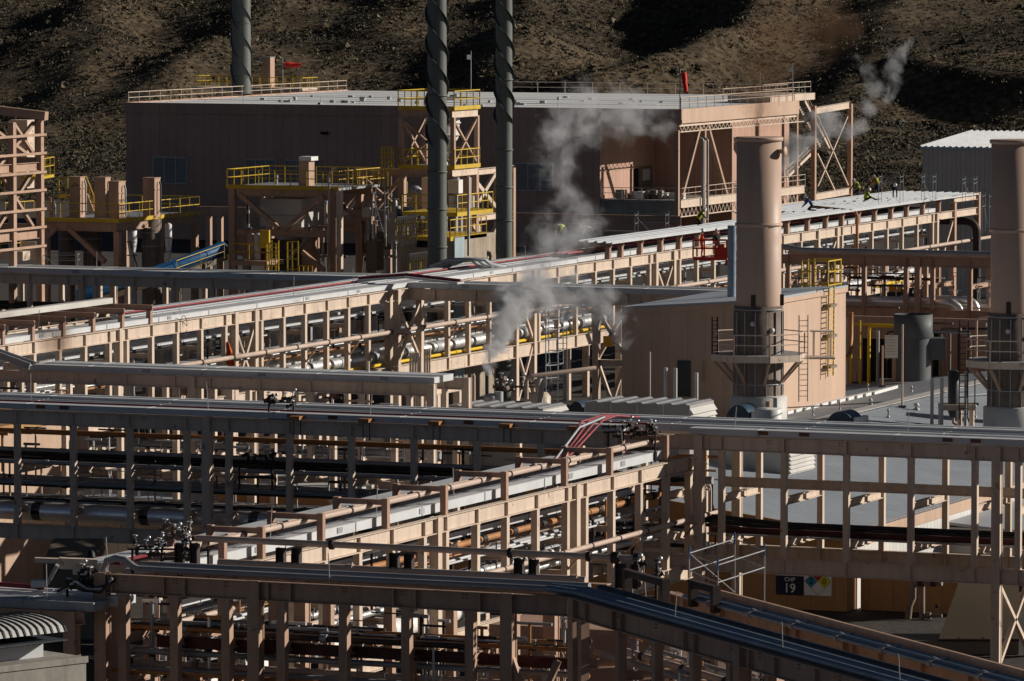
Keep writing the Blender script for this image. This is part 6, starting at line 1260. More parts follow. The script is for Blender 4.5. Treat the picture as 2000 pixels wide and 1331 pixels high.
def qhood(u0, u1, v0, v1, label, D=None, zoff=0):
    p = onhall((u0 + u1) / 2, v1); D = p.dot(FH); px = D / F; w = (u1 - u0) * px; h = (v1 - v0) * px
    r = root('roof_hood', p, label, 'hood'); m_ = MB(); o = p - Vector((w * 0.4, 0, 0.15))
    pts = [o + Vector((w * 0.82, 0, 0))] + [o + Vector((w * 0.82 * 0.5 + w * 0.41 * math.cos(a), 0, 0.2 + h * math.sin(a))) for a in [math.pi * k / 14 for k in range(15)]] + [o]
    m_.prism(pts, (0, 1.6, 0)); m_.build('curved_cover', DKBLUE, r)
    m_ = MB(); m_.prism([Vector((q.x, q.y - 0.03, q.z)) for q in pts[:3]] + [o + Vector((w * 0.7, -0.03, 0))], (0, 0.02, 0)); m_.build('end_plate', GALVD, r)
    m_ = MB(); m_.box(o.x + w * 0.83, o.x + w * 0.83 + 0.25, o.y, o.y + 1.6, o.z, o.z + h * 0.9); m_.build('outlet_side', GALV, r)
qhood(1408, 1474, 793, 832, 'dark blue quarter-round hood between the slatted box and the white drum')
qhood(1605, 1674, 806, 836, 'dark blue quarter-round hood alone on the open roof right of the tan stack')
qhood(1104, 1146, 786, 815, 'dark blue quarter-round hood behind the end of the slatted box')
p = onhall(1500, 832); D = p.dot(FH); px = D / F; r = root('drum', p, 'white upright drum with small brown cap before the left tan stack', 'tank')
MB().lathe(p - UZ * 0.3, [(28 * px, 0), (28 * px, 44 * px), (27 * px, 45 * px), (0, 45.5 * px)], 32).build('shell', WHITE, r); m_ = MB(); m_.tube(p + UZ * (37 * px), p + UZ * (48 * px), 0.14, 10); m_.build('cap', PRIMR, r)
# slatted roof boxes
def slat_box(u0, u1, u2, vt, vb, label, ztop=None, D=None):
    p = PD(u1, vb, D); bf = Fr((p.x, p.y, 0), 'X'); k0 = bf.s_(u0, vb); px = D / F; zt = p.z + (vb - vt) * px; ln = PX(u2, vb, p.x).y - p.y
    r = root('slatted_box', bf.p(k0 / 2, 1, p.z), label, 'vent box'); m_ = MB(); bf.box(m_, k0, 0, 0, ln, p.z - 2.2, zt); m_.build('body', LOUV, r)
    m_ = MB(); n = max(3, int(-k0 / 1.1))
    for i in range(n + 1): bf.box(m_, k0 * i / n - 0.03, k0 * i / n + 0.03, -0.03, -0.003, p.z - 1.5, zt)
    m_.build('seam', OFFW, r)
    m_ = MB(); n2 = int(ln / 0.42) + 1
    n3 = int(-k0 / 0.75)
    for i in range(n3):
        a = k0 + (-k0) * (i + 0.1) / n3; m_.prism([bf.p(a, -0.05, zt + 0.003), bf.p(a + 0.62, -0.05, zt + 0.003), bf.p(a + 0.5, -0.05, zt + 0.075)], (0, ln + 0.1, 0))
    m_.build('top_slats', GALVD, r)
    m_ = MB(); z = p.z - 0.8
    while z < zt - 0.1: m_.prism([(p.x + 0.003, p.y, z), (p.x + 0.2, p.y, z - 0.1), (p.x + 0.003, p.y, z + 0.18)], (0, ln, 0)); z += 0.24
    m_.build('side_louvre', OFFW, r); return r
slat_box(1143, 1347, 1394, 792, 822, 'long vent box with white slatted top and louvred end on the hall roof', D=262)
slat_box(872, 1060, 1106, 799, 826, 'second slatted vent box, half hidden behind the longest rack near the steam', D=262)
# white louvre block seen through the rack
p = PD(1540, 975, 262); r = root('vent_box', p, 'white louvred vent block seen through the long rack posts', 'vent box')
px = 262 / F; m_ = MB(); m_.box(p.x - 5.5, p.x, p.y, p.y + 3.8, p.z - 2, p.z + 1.0); m_.build('plinth', WHITE, r); m_ = MB(); m_.box(p.x - 5.4, p.x - 0.1, p.y + 0.1, p.y + 3.6, p.z + 1.003, p.z + 2.6); m_.build('body', OFFW, r)
m_ = MB()
for i in range(7): m_.prism([(p.x - 0.097, p.y + 0.1, p.z + 1.1 + 0.2 * i), (p.x + 0.1, p.y + 0.1, p.z + 1.02 + 0.2 * i), (p.x - 0.097, p.y + 0.1, p.z + 1.28 + 0.2 * i)], (0, 3.5, 0))
m_.build('louvre', OFFW, r)
# steam vent pot and pipes left of the box building
p = PD(958, 795, 272); px = 272 / F; r = root('steam_vent', p, 'black steam vent pipe on a pale drum, steam rising from it', 'vent')
MB().lathe(p - UZ * 3, [(30 * px, 0), (30 * px, 3 + 5 * px), (28 * px, 3 + 7 * px), (0, 3 + 8 * px)], 28).build('drum', OFFW, r)
MB().lathe(p, [(12 * px, 8 * px), (14 * px, 16 * px), (14 * px, 22 * px), (8 * px, 26 * px), (0, 27 * px)], 20).build('flange', GALVD, r)
q = p - RT * (7 * px); MB().tube(q + UZ * (20 * px), q + UZ * (70 * px), 3.6 * px, 12).build('black_pipe', BLKP, r); q = p + RT * (16 * px); MB().tube(q, q + UZ * (30 * px), 9 * px, 16).build('stub', GALVD, r)
p = PD(1052, 800, 285); r = root('vessel', p, 'domed cream vessel beneath the scaffold by the steam', 'tank'); px = 285 / F
MB().lathe(p, [(24 * px, -p.z), (24 * px, 25 * px), (18 * px, 33 * px), (0, 36 * px)], 28).build('shell', TANKC, r)
pipe('tan elbow pipe over the cream vessel beside the lattice scaffold', [PD(1028, 780, 284), PD(1028, 745, 284), PD(1031, 738, 284), PD(1038, 735, 284), PD(1163, 719, 286)], 0.12, TANP, n=10)
for (u, v, w, h, D, lb) in ((1054, 755, 0.6, 1.3, 283, 'torn pale tarpaulin hanging from the tan elbow pipe'), (990, 740, 0.7, 1.0, 288, 'crumpled pale tarpaulin tied behind the steam vent')):
    p = PD(u, v, D); m_ = MB(); nn = 8; vs = []
    for i in range(nn + 1):
        for j in range(nn + 1):
            a, b = i / nn, j / nn; vs.append(p + RT * ((a - 0.5) * w * (1 - 0.5 * b)) + UZ * (-b * h + 0.4) + FH * (0.16 * math.sin(a * 9 + b * 4)))
    m_.add(vs, [(i * (nn + 1) + j, i * (nn + 1) + j + 1, (i + 1) * (nn + 1) + j + 1, (i + 1) * (nn + 1) + j) for i in range(nn) for j in range(nn)], True)
    o = m_.build('tarpaulin', TARP); o['label'] = lb; o['category'] = 'tarpaulin'
# corrugated ducts and portal by the corner of the shorter shaded rack
for (u0, u1, vt, vb, D, lb) in ((799, 824, 689, 800, 263, 'upright ribbed cream duct at the end of the shorter shaded rack'), (827, 842, 682, 800, 265, 'narrower upright ribbed cream duct just beside the wide one')):
    n = int((u1 - u0) / 5); r = root('ribbed_duct', PD((u0 + u1) / 2, vb, D), lb, 'duct'); m_ = MB()
    for i in range(n): c = PD(u0 + (i + 0.5) * (u1 - u0) / n, vt, D); m_.tube((c.x, c.y, 1), (c.x, c.y, c.z), (u1 - u0) / n * D / F * 0.46, 8)
    m_.build('pipes', CREAM, r)
p = PD(848, 752, 268); r = root('portal_frame', p, 'sunlit cream portal frame beyond the ribbed ducts', 'steel frame'); PFm = Fr((p.x, p.y, 0), 'Y')
a, b = PFm.s_(848, 760), PFm.s_(897, 745); z = p.z
m_ = MB(); m_.ibeam(PFm.p(a, 0, z), PFm.p(b, 0, z), 0.5, 0.3); m_.build('beam', CREAM, r)
for k in (a + 0.2, b - 0.2): m_ = MB(); PFm.box(m_, k - 0.18, k + 0.18, -0.18, 0.18, 0, z - 0.51); m_.build('column', CREAM, r)
m_ = MB(); m_.ibeam(PFm.p(a + .2, 0.2, z), PFm.p(a + .2, 5, z), 0.5, 0.3); m_.build('beam', TANST, r)
pipe('pale standpipe before the steam vent', [PD(925, 800, 266), PD(925, 733, 266)], 0.1, TANP, n=8)
pipe('tall thin cream post rising in front of the silver steam pipes', [PD(719, 800, 262), PD(719, 706, 262)], 0.08, CREAM, n=8)
# peach wall building and low roof seen through the left half of the long rack
a = PD(166, 958, 262); XWp = a.x; r = root('peach_building', (XWp, a.y, 0), 'peach panelled wall glimpsed through the posts at the shaded end of the long rack', 'building')
yn, yf = PX(-40, 990, XWp).y, PX(172, 958, XWp).y
m_ = MB(); m_.box(XWp - 14, XWp, yn - 8, yf, 0, 7.4); m_.build('wall', WALLP, r)
m_ = MB(); m_.box(XWp - 14, XWp + 0.1, yn - 8, yf + 0.1, 7.402, 7.7); m_.build('roof_edge', WALLO, r)
a = PD(230, 985, 258); r = root('low_roof', a, 'low grey roof glimpsed behind the silver insulated pipe', 'building')
m_ = MB(); m_.prism([a + Vector((-4.5, 0, 0)), a + Vector((10, 0, 0)), a + Vector((10, 0, 0.1)), a + Vector((-4.5, 0, 0.25))], (0, 14, 0.9)); m_.build('roof', ROOFG, r); m_ = MB(); m_.box(a.x - 4.2, a.x + 9.7, a.y + 0.2, a.y + 13, 0, a.z - 0.02); m_.build('wall', WALLW, r)
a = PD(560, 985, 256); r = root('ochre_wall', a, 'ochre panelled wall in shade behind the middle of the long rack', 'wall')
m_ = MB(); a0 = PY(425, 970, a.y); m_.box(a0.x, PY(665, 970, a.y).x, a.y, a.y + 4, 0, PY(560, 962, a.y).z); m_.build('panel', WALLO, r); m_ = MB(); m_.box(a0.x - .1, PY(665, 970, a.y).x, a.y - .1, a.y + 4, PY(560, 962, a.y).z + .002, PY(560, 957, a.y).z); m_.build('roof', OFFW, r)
# concrete roof block with big ventilator, lower corner
a = PD(168, 1283, 170); zk = a.z; KA = RT * math.cos(R(44)) + FH * math.sin(R(44)); KN = FH * math.cos(R(44)) - RT * math.sin(R(44))
KF = Fr((a.x, a.y, 0), 'X'); KF.a, KF.n = KA, KN; r = root('concrete_block', KF.p(-3, 1.5, 0), 'concrete roofed block filling the lower corner', 'building')
m_ = MB(); KF.box(m_, -9, 0, 0, 5.0, 0, zk); m_.build('wall', CONC, r); m_ = MB(); KF.box(m_, -9.03, 0.05, -0.05, -0.003, zk - 0.18, zk + 0.02); m_.build('coping', CONC, r)
p = PD(78, 1291, 169.4); r = root('roof_ventilator', p, 'pale roof ventilator with curved black-ribbed hood on the concrete block', 'ventilator')
vf_ = Fr((p.x, p.y, 0), 'X'); vf_.a, vf_.n = KA, KN
m_ = MB(); vf_.box(m_, -2.6, 0.42, 0.35, 2.2, zk + 0.002, zk + 0.42); m_.build('curb', GALV, r); m_ = MB(); vf_.box(m_, -2.5, 0.36, 0.41, 2.1, zk + 0.422, zk + 0.6); m_.build('neck', DKGREY, r)
def hoodprof(k0, k1, rad, off):
    mb = MB(); n = 12; vs = []
    for i in range(n + 1):
        t = i / n; ang = R(8) + R(164) * t; vs += [vf_.p(k, 1.2 - (1.62 + off) * math.cos(ang), zk + 0.50 + (0.78 + off) * math.sin(ang) ** 0.42) for k in (k0, k1)]
    fs = [(2 * i, 2 * i + 1, 2 * i + 3, 2 * i + 2) for i in range(n)]; mb.add(vs, fs, True)
    mb.add([v for v in vs], [tuple(2 * i for i in range(n + 1))[::-1], tuple(2 * i + 1 for i in range(n + 1))]); return mb
hoodprof(-2.6, 0.75, 1, 0).build('hood', OFFW, r)
m_ = MB(); k = -2.55
while k < 0.75: h = hoodprof(k, k + 0.07, 1, 0.025); m_.add(h.v, h.f); k += 0.27
m_.build('rib', BLACK, r)
m_ = MB(); vf_.box(m_, -2.6, 0.75, -0.45, 2.85, zk + 0.56, zk + 0.60); m_.build('skirt', DKGREY, r)
m_ = MB()
for i in range(11): vf_.box(m_, -2.1 + 0.22 * i, -1.98 + 0.22 * i, 0.22, 0.298, zk + 0.43, zk + 0.55)
m_.build('damper_clip', DARKST, r)

for i, (u, v, h, w, mm) in enumerate(((1702, 706, 8, 8, OFFW), (1588, 812, 10, 3, GALVD), (1640, 800, 12, 3, GALVD), (1700, 790, 9, 6, OFFW), (1735, 815, 14, 4, GALVD), (1790, 800, 10, 8, OFFW), (1925, 835, 12, 5, GALVD), (1905, 815, 22, 4, OFFW), (1780, 765, 9, 4, GALVD), (1695, 762, 10, 3, GALVD), (1858, 770, 9, 5, OFFW), (1540, 835, 8, 4, GALVD))):
    p = onhall(u, v); px = p.dot(FH) / F; r = root('roof_vent', p, 'small vent cap sticking up from the big grey hall roof', 'vent', 'vent caps on the hall roof')
    MB().lathe(p - UZ * .1, [(w * px * .4, 0), (w * px * .4, h * px), (w * px * .75, h * px + .02), (w * px * .6, h * px + .14), (0, h * px + .2)], 12).build('cap', mm, r); m_ = MB(); m_.lathe(p - UZ * .03, [(w * px * .8, 0), (w * px * .8, .06), (w * px * .42, .12)], 12); m_.build('flashing', GALVD, r)
a, b = onhall(1520, 803), onhall(1990, 770); pipe('thin conduit line strung low across the big grey hall roof', [a + UZ * .15, onhall(1700, 792) + UZ * .12, b + UZ * .15], .04, GALVD, 'conduit', 'conduit', n=6)
r = root('grille_wall', PD(1735, 690, 312), 'pale louvred panel standing in shade left of the dark grey tank', 'louvre panel'); q = PD(1728, 700, 312); m_ = MB(); m_.ob(q, RT * .75, FH * .1, UZ * 1.3); m_.build('frame', OFFW, r)
m_ = MB()
for i in range(7): m_.ob(q + RT * .05 - FH * .06 + UZ * (.1 + .17 * i), RT * .65, FH * .05, UZ * .06)
m_.build('slats', WHITE, r)

a = PD(1655, 617, 330); b = PD(1985, 625, 322); r = root('dark_annex', a, 'dim brown wall with pipes between the box building and the right tan stack', 'wall')
MB().box(a.x, b.x, a.y, a.y + 0.3, 0, a.z).build('panel', WALLT, r)
m_ = MB(); m_.box(a.x + 1, a.x + 3.2, a.y - .08, a.y - .003, 3.8, 6.4); m_.box(a.x + 4.6, a.x + 5.8, a.y - .08, a.y - .003, 4.0, 7.0); m_.build('opening', DARKH, r)
for i in range(16):
    u, D = 1662 + 17.5 * i, 326 - (i % 3); zz = zat(random.uniform(620, 650), D); p = PD(u, 700, D)
    pipe('pipe against the dim wall behind the dark grey tank', [(p.x, p.y, 4), (p.x, p.y, zz)] if i % 2 else elbow((p.x, p.y, 4), (p.x, p.y, zz), (p.x + random.uniform(1, 4), p.y, zz), .3), random.uniform(.04, .11), random.choice([TANP, LAGG, GALVD, DARKST, YPIPE]), group='pipes on the dim wall behind the tank', n=8)
# ------------------------------------------------------------------ people
POSES = {
 'kneel': dict(pel=(0, -.12, .42), sp=(0, -.02, .62), ch=(0, .14, .82), nk=(0, .22, .92), hd=(0, .33, 1.02), hip=.1, knee=(.14, .2, .10), ank=(.13, -.28, .09), toe=(.13, -.4, .05), sh=(.2, .16, .84), el=(.27, .34, .58), wr=(.17, .52, .40)),
 'bend': dict(pel=(0, -.15, .86), sp=(0, .02, .98), ch=(0, .25, 1.04), nk=(0, .38, 1.05), hd=(0, .52, 1.02), hip=.1, knee=(.13, .08, .48), ank=(.13, -.05, .09), toe=(.14, .14, .05), sh=(.2, .28, 1.0), el=(.24, .40, .74), wr=(.16, .52, .52)),
 'stand': dict(pel=(0, 0, .95), sp=(0, .01, 1.16), ch=(0, .02, 1.36), nk=(0, .03, 1.5), hd=(0, .06, 1.64), hip=.1, knee=(.13, .05, .50), ank=(.13, -.02, .09), toe=(.14, .16, .05), sh=(.2, .02, 1.40), el=(.28, .14, 1.14), wr=(.2, .38, 1.12)),
 'sit': dict(pel=(0, 0, .14), sp=(0, .04, .36), ch=(0, .13, .56), nk=(0, .19, .68), hd=(0, .27, .80), hip=.1, knee=(.18, .42, .30), ank=(.16, .78, .09), toe=(.17, .9, .12), sh=(.2, .14, .58), el=(.28, .28, .36), wr=(.18, .48, .30)),
 'crawl': dict(pel=(0, -.3, .48), sp=(0, -.08, .52), ch=(0, .16, .56), nk=(0, .3, .6), hd=(0, .42, .68), hip=.1, knee=(.14, -.2, .08), ank=(.13, -.62, .08), toe=(.13, -.76, .05), sh=(.2, .2, .56), el=(.24, .26, .30), wr=(.22, .42, .07)),
}
def person(loc, face, pose, label, top, legs, vest=None, helm=HELM, scale=1.0, hood=False):
    q = POSES[pose]; V = []; E = []; Rr = []
    def av(p, r): V.append(Vector(p)); Rr.append(r); return len(V) - 1
    def ch(i, p, r): j = av(p, r); E.append((i, j)); return j
    pel = av(q['pel'], .15); sp = ch(pel, q['sp'], .145); c = ch(sp, q['ch'], .165); nk = ch(c, q['nk'], .062); h0 = ch(nk, Vector(q['nk']).lerp(Vector(q['hd']), .5), .075); h1 = ch(h0, q['hd'], .105)
    up = (Vector(q['hd']) - Vector(q['nk'])).normalized(); fw = Vector((0, 1, 0)); fw = (fw - up * fw.dot(up)).normalized()
    h2 = ch(h1, Vector(q['hd']) + up * .07, .085); ch(h1, Vector(q['hd']) + fw * .115 - up * .02, .02)
    for sg in (-1, 1):
        f = lambda p: Vector((p[0] * sg, p[1], p[2]))
        hp = ch(pel, Vector(q['pel']) + Vector((q['hip'] * sg, 0, -.04)), .105); kn = ch(hp, f(q['knee']), .072); an = ch(kn, f(q['ank']), .05); ch(an, f(q['toe']), .045)
        s_ = ch(c, f(q['sh']), .075); el = ch(s_, f(q['el']), .052); wr = ch(el, f(q['wr']), .036)
        d = (f(q['wr']) - f(q['el'])).normalized(); side = Vector((sg, 0, 0)); side = (side - d * side.dot(d)).normalized(); pm = ch(wr, f(q['wr']) + d * .07, .036)
        dn = d.cross(side).normalized()
        if dn.z > 0: dn = -dn
        for k in range(4):
            a = ch(pm, f(q['wr']) + d * .115 + side * (.03 - .02 * k), .0095); b = ch(a, f(q['wr']) + d * (.15 + .008 * (k in (1, 2))) + side * (.03 - .02 * k) + dn * .02, .0085); ch(b, f(q['wr']) + d * .165 + side * (.03 - .02 * k) + dn * .045, .0075)
        t_ = ch(wr, f(q['wr']) + d * .05 - side * .045, .011); ch(t_, f(q['wr']) + d * .095 - side * .055 + dn * .02, .009)
    me = bpy.data.meshes.new('skel'); me.from_pydata([tuple(v) for v in V], E, []); o = bpy.data.objects.new('skel', me); COL.objects.link(o)
    m = o.modifiers.new('s', 'SKIN'); sv = me.skin_vertices[0].data
    for i, r in enumerate(Rr): sv[i].radius = (r, r)
    sv[0].use_root = True
    m2 = o.modifiers.new('d', 'SUBSURF'); m2.levels = 1; m2.render_levels = 1
    dg = bpy.context.evaluated_depsgraph_get(); bm_ = bpy.data.meshes.new_from_object(o.evaluated_get(dg)); bpy.data.objects.remove(o)
    rt = root('person', loc, label, 'person'); rt.rotation_euler = (0, 0, face); rt.scale = (scale,) * 3
    bm_.materials.clear(); [bm_.materials.append(x) for x in (top, legs, SKIN, BLACK)]
    Hd = Vector(q['hd']); Wl, Wr = Vector((-q['wr'][0], q['wr'][1], q['wr'][2])), Vector(q['wr'])
    legp = [Vector((sg * q['knee'][0], q['knee'][1], q['knee'][2])) for sg in (-1, 1)] + [Vector((sg * q['ank'][0], q['ank'][1], q['ank'][2])) for sg in (-1, 1)] + [Vector(q['pel']) + Vector((sg * .1, 0, -.06)) for sg in (-1, 1)]
    mids = [legp[0].lerp(legp[2], .5), legp[1].lerp(legp[3], .5), legp[4].lerp(legp[0], .5), legp[5].lerp(legp[1], .5)]
    tp = [Vector(q['sp']), Vector(q['ch'])] + [Vector((sg * q[k][0], q[k][1], q[k][2])) for k in ('sh', 'el') for sg in (-1, 1)]
    tp += [tp[2].lerp(tp[4], .5), tp[3].lerp(tp[5], .5), tp[4].lerp(Wl, .5), tp[5].lerp(Wr, .5)]
    toes = [Vector((sg * q['toe'][0], q['toe'][1], q['toe'][2])) for sg in (-1, 1)]
    for p in bm_.polygons:
        c_ = p.center
        best = min([((c_ - x).length, 0) for x in tp] + [((c_ - x).length, 1) for x in legp + mids] + [((c_ - Hd).length, 2), ((c_ - Wl).length - .02, 2), ((c_ - Wr).length - .02, 2)] + [((c_ - x).length + .02, 3) for x in toes])
        p.material_index = best[1]; p.use_smooth = True
    b = bpy.data.objects.new('body', bm_); COL.objects.link(b); b.parent = rt
    def kid(mb, nm, mm):
        me = bpy.data.meshes.new(nm); me.from_pydata(mb.v, [], mb.f); me.polygons.foreach_set('use_smooth', mb.sm); me.materials.append(mm)
        k = bpy.data.objects.new(nm, me); COL.objects.link(k); k.parent = rt; return k
    c0 = Hd + up * .035 - fw * 0.005
    if hood: kid(MB().lathe(Hd - up * .1 - fw * .012, [(.13, 0), (.135, .1), (.12, .2), (.07, .27), (0, .28)], 16, axis=up), 'hood', top)
    else:
        kid(MB().lathe(c0 + up * .02, [(.165, 0), (.155, .012), (.125, .015), (.122, .06), (.10, .11), (.055, .145), (0, .152)], 18, axis=up), 'helmet', helm)
    if vest:
        a, d = Vector(q['pel']), Vector(q['ch']); ax = (d - a); kid(MB().lathe(a + ax * .12, [(.165, 0), (.172, ax.length * .45), (.192, ax.length * .85), (.16, ax.length * 1.06), (.08, ax.length * 1.16)], 16, axis=ax), 'vest', vest)
    mb = MB()
    for sg in (-1, 1): mb.lathe(Hd + fw * .098 + Vector((sg * .035, 0, 0)) + up * .015, [(0, -.012), (.012, 0), (0, .012)], 8, axis=up)
    kid(mb, 'eyes', BLACK); return rt
DK = ZC + 1.14
def ondeck(u, v): return PZ(u, v, DK)
person(ondeck(1583, 413), R(120), 'kneel', 'person in a blue jacket and white helmet kneeling beside the tan stack', BLUEJ, NAVY)
person(ondeck(1690, 393), R(-60), 'sit', 'person in dark clothes sitting on the deck with legs stretched out', BLKC, BLKC, HIVIS)
person(ondeck(1713, 372), R(60), 'kneel', 'person in a bright yellow-green vest kneeling farther back on the deck', ORANGE, NAVY, HIVIS)
person(ondeck(1748, 387), R(200), 'bend', 'person in dark jacket and white helmet bending over the corrugated deck', BLKC, NAVY)
person(ondeck(1675, 380), R(150), 'kneel', 'person in yellow vest crouching beside the scaffold rail of the deck', BLKC, NAVY, HIVIS)
person(PZ(1366, 440, ZC + 1.14), R(-70), 'kneel', 'person in dark clothes with yellow vest kneeling on the narrow deck under the porch', BLKC, BLKC, HIVIS)
person(PZ(1099, 470, ZC + 0.6), R(160), 'bend', 'person in yellow half hidden by the steam behind the red cables', HIVIS, BLKC)
person(PZ(1152, 474, ZC + 0.6), R(100), 'bend', 'person with white helmet and pale jacket at the narrow deck end in the steam', OFFW, NAVY)
# red work basket
bp = PD(1387, 509, 350); r = root('lift_basket', bp, 'red boom lift basket hanging before the far sunlit rack', 'boom lift')
w = 66 * 350 / F; e = RT * w; n_ = FH * 0.9; o0 = bp - e / 2
MB().ob(o0, e, n_, UZ * 0.18).build('floor', REDP, r)
rail(MB(), [o0 + UZ * .18, o0 + e + UZ * .18, o0 + e + n_ + UZ * .18, o0 + n_ + UZ * .18], 1.1, 0.04, 0.75, close=True).build('railing', REDP, r)
m_ = MB(); m_.ob(o0 + e * .62 + UZ * .185 - FH * 0.06, e * .36, FH * 0.05, UZ * .55); m_.ob(o0 + e * 0.72 - FH * 0.1 + UZ * 0.75, e * 0.2, FH * 0.3, UZ * 0.3); m_.build('control_box', REDP, r)
m_ = MB(); m_.bar(o0 + e - UZ * 0.1, PD(1478, 560, 352), 0.3, 0.35); m_.bar(PD(1478, 560, 352), PD(1470, 800, 352), 0.35, 0.4); m_.build('boom', REDP, r)
person(o0 + e * .25 + n_ * .5 + UZ * .181, R(-70), 'stand', 'person in an orange suit with white helmet standing in the red basket', ORANGE, ORANGE, None)
person(o0 + e * .72 + n_ * .5 + UZ * .181, R(60), 'stand', 'person in dark work clothes and harness leaning in the red basket', BLKC, NAVY, None, HELM)
# ------------------------------------------------------------------ windsocks, flag, lamps
def sock(base, h, tip, r0, r1, mm, label, arm=None):
    r = root('windsock', base, label, 'windsock'); top = base + UZ * h
    MB().tube(base, top + UZ * 0.15, 0.06 if h > 2 else .04, 8).build('pole', GALVD, r)
    d = tip - (arm or top); m_ = MB(); pts = [(arm or top) + d * (i / 8) + UZ * (0.03 * math.sin(i * 1.1)) + RT * (0.02 * math.sin(i * 1.3)) for i in range(9)]
    vs = []; n = 14; dn = d.normalized(); x = dn.orthogonal().normalized(); y = dn.cross(x)
    for i, p in enumerate(pts):
        rr = r0 + (r1 - r0) * i / 8 * (1 + .05 * math.sin(i * 2.7))
        vs += [p + (x * math.cos(2 * math.pi * k / n) + y * (0.8 * math.sin(2 * math.pi * k / n))) * rr * (1 + .12 * math.sin(3 * k + i)) for k in range(n)]
    m_.add(vs, [(i * n + k, i * n + (k + 1) % n, (i + 1) * n + (k + 1) % n, (i + 1) * n + k) for i in range(8) for k in range(n)], True); m_.build('sleeve', mm, r); return r
B0 = onroof(552, 183); px = B0.dot(FH) / F
sock(B0, 66 * px, PD(588, 128, B0.dot(FH)), 0.33, 0.24, REDF, 'faded red windsock blown level on a grey pole on the roof', arm=PD(556, 127, B0.dot(FH)))
B0 = BF.p(b2 - 0.3, 0.5, ZR); px = B0.dot(FH) / F; top = PD(1335, 142, B0.dot(FH))
sock(B0, 76 * px, PD(1340, 180, B0.dot(FH)), 0.28, 0.2, REDF, 'bright red windsock hanging limp at the porch corner of the roof', arm=top)
for (u, vb, vt, lb, D) in ((920, 184, 112, 'white floodlight head on a thin roof pole between the grey stacks', 592), (1548, 198, 136, 'bright floodlight on a thin pole over the far landing of the porch', 566), (1484, 200, 150, 'thin antenna pole on the far roof corner', 566)):
    p = PD(u, vb, D); px = D / F; r = root('roof_lamp', p, lb, 'lamp' if 'flood' in lb else 'antenna'); MB().tube(p, p + UZ * ((vb - vt + 12) * px), 0.045, 6).build('pole', GALVD, r)
    if 'flood' in lb:
        m_ = MB(); c = p + UZ * ((vb - vt) * px) - RT * 0.12; m_.ob(c - RT * 0.32 - FH * 0.3 - UZ * 0.25, RT * 0.5, FH * 0.3, UZ * 0.5); m_.build('lamp_head', GLASS, r)
k = s1(443); p = Y1.p(k, -0.75, ZC - 2.0); r = root('flag', p, 'orange-red flag draped over the tan pipe outside the far rack', 'flag'); m_ = MB(); vs = []; n = 10
A = PD(444, 668, p.dot(FH)); B = PD(452, 716, p.dot(FH)); px = p.dot(FH) / F
for i in range(n + 1):
    c = A.lerp(B, i / n); w = (4 + 9 * min(1, i / 4)) * px
    for j in range(7): vs.append(c + RT * (w * (j / 6 - .5)) + FH * (0.12 * math.sin(j * 2.2 + i * .4)) )
m_.add(vs, [(i * 7 + j, i * 7 + j + 1, i * 7 + j + 8, i * 7 + j + 7) for i in range(n) for j in range(6)], True); m_.build('cloth', ORANGE, r)
# ------------------------------------------------------------------ scaffolds and rods
def scaffold(corners, z0, z1, levels, label, r=0.03, mm=GALVD, tips=True, diag=True, planks=()):
    c = [Vector((p.x, p.y, 0)) for p in corners]; ro = root('scaffold', (c[0].x, c[0].y, z0), label, 'scaffold'); n = len(c)
    m_ = MB(); [m_.tube(p + UZ * z0, p + UZ * z1, r, 7) for p in c]; m_.build('standard', mm, ro)
    m_ = MB()
    for z in levels:
        for i in range(n if n > 2 else n - 1): m_.tube(c[i] + UZ * z, c[(i + 1) % n] + UZ * z, r * .9, 6)
    m_.build('ledger', mm, ro)
    if diag: m_ = MB(); m_.tube(c[0] + UZ * levels[0], c[1] + UZ * z0, r * .7, 6); m_.build('diagonal', mm, ro)
    if tips: m_ = MB(); [m_.tube(p + UZ * (z1 - .45), p + UZ * (z1 + 0.02), r * 1.25, 7) for p in c]; m_.build('sleeve', BLUE, ro)
    for z in planks: m_ = MB(); m_.prism([p + UZ * z for p in c], UZ * 0.06); m_.build('plank', WOOD, ro)
    return ro
D = 205; cs = [PD(1346, 1095, 207), PD(1435, 1090, 212), PD(1493, 1104, 208), PD(1402, 1108, 203)]
scaffold(cs, zat(1205, D), zat(1083, D), [zat(1096, D), zat(1130, D)], 'open galvanised scaffold with blue tube ends above the angled rack', mm=CONDUIT)
D = 294; cs = [PD(1066, 640, 294), PD(1090, 640, 294.6), PD(1115, 640, 294)]
scaffold(cs[:2] + [PD(1100, 640, 296), PD(1072, 640, 296)], 2.0, zat(592, D), [zat(v, D) for v in (605, 625, 645, 665, 690, 715, 740, 765)], 'tall narrow scaffold ladder tower in front of the silver steam pipes', tips=False)
m_ = MB(); a, b = PD(1098, 785, 293), PD(1098, 640, 293); ladder(m_, a, b, RT, 0.5, 0.3, 0.03); o = m_.build('access_ladder', GALVD); o['label'] = 'steel ladder lashed beside the narrow scaffold tower near the steam'; o['category'] = 'ladder'
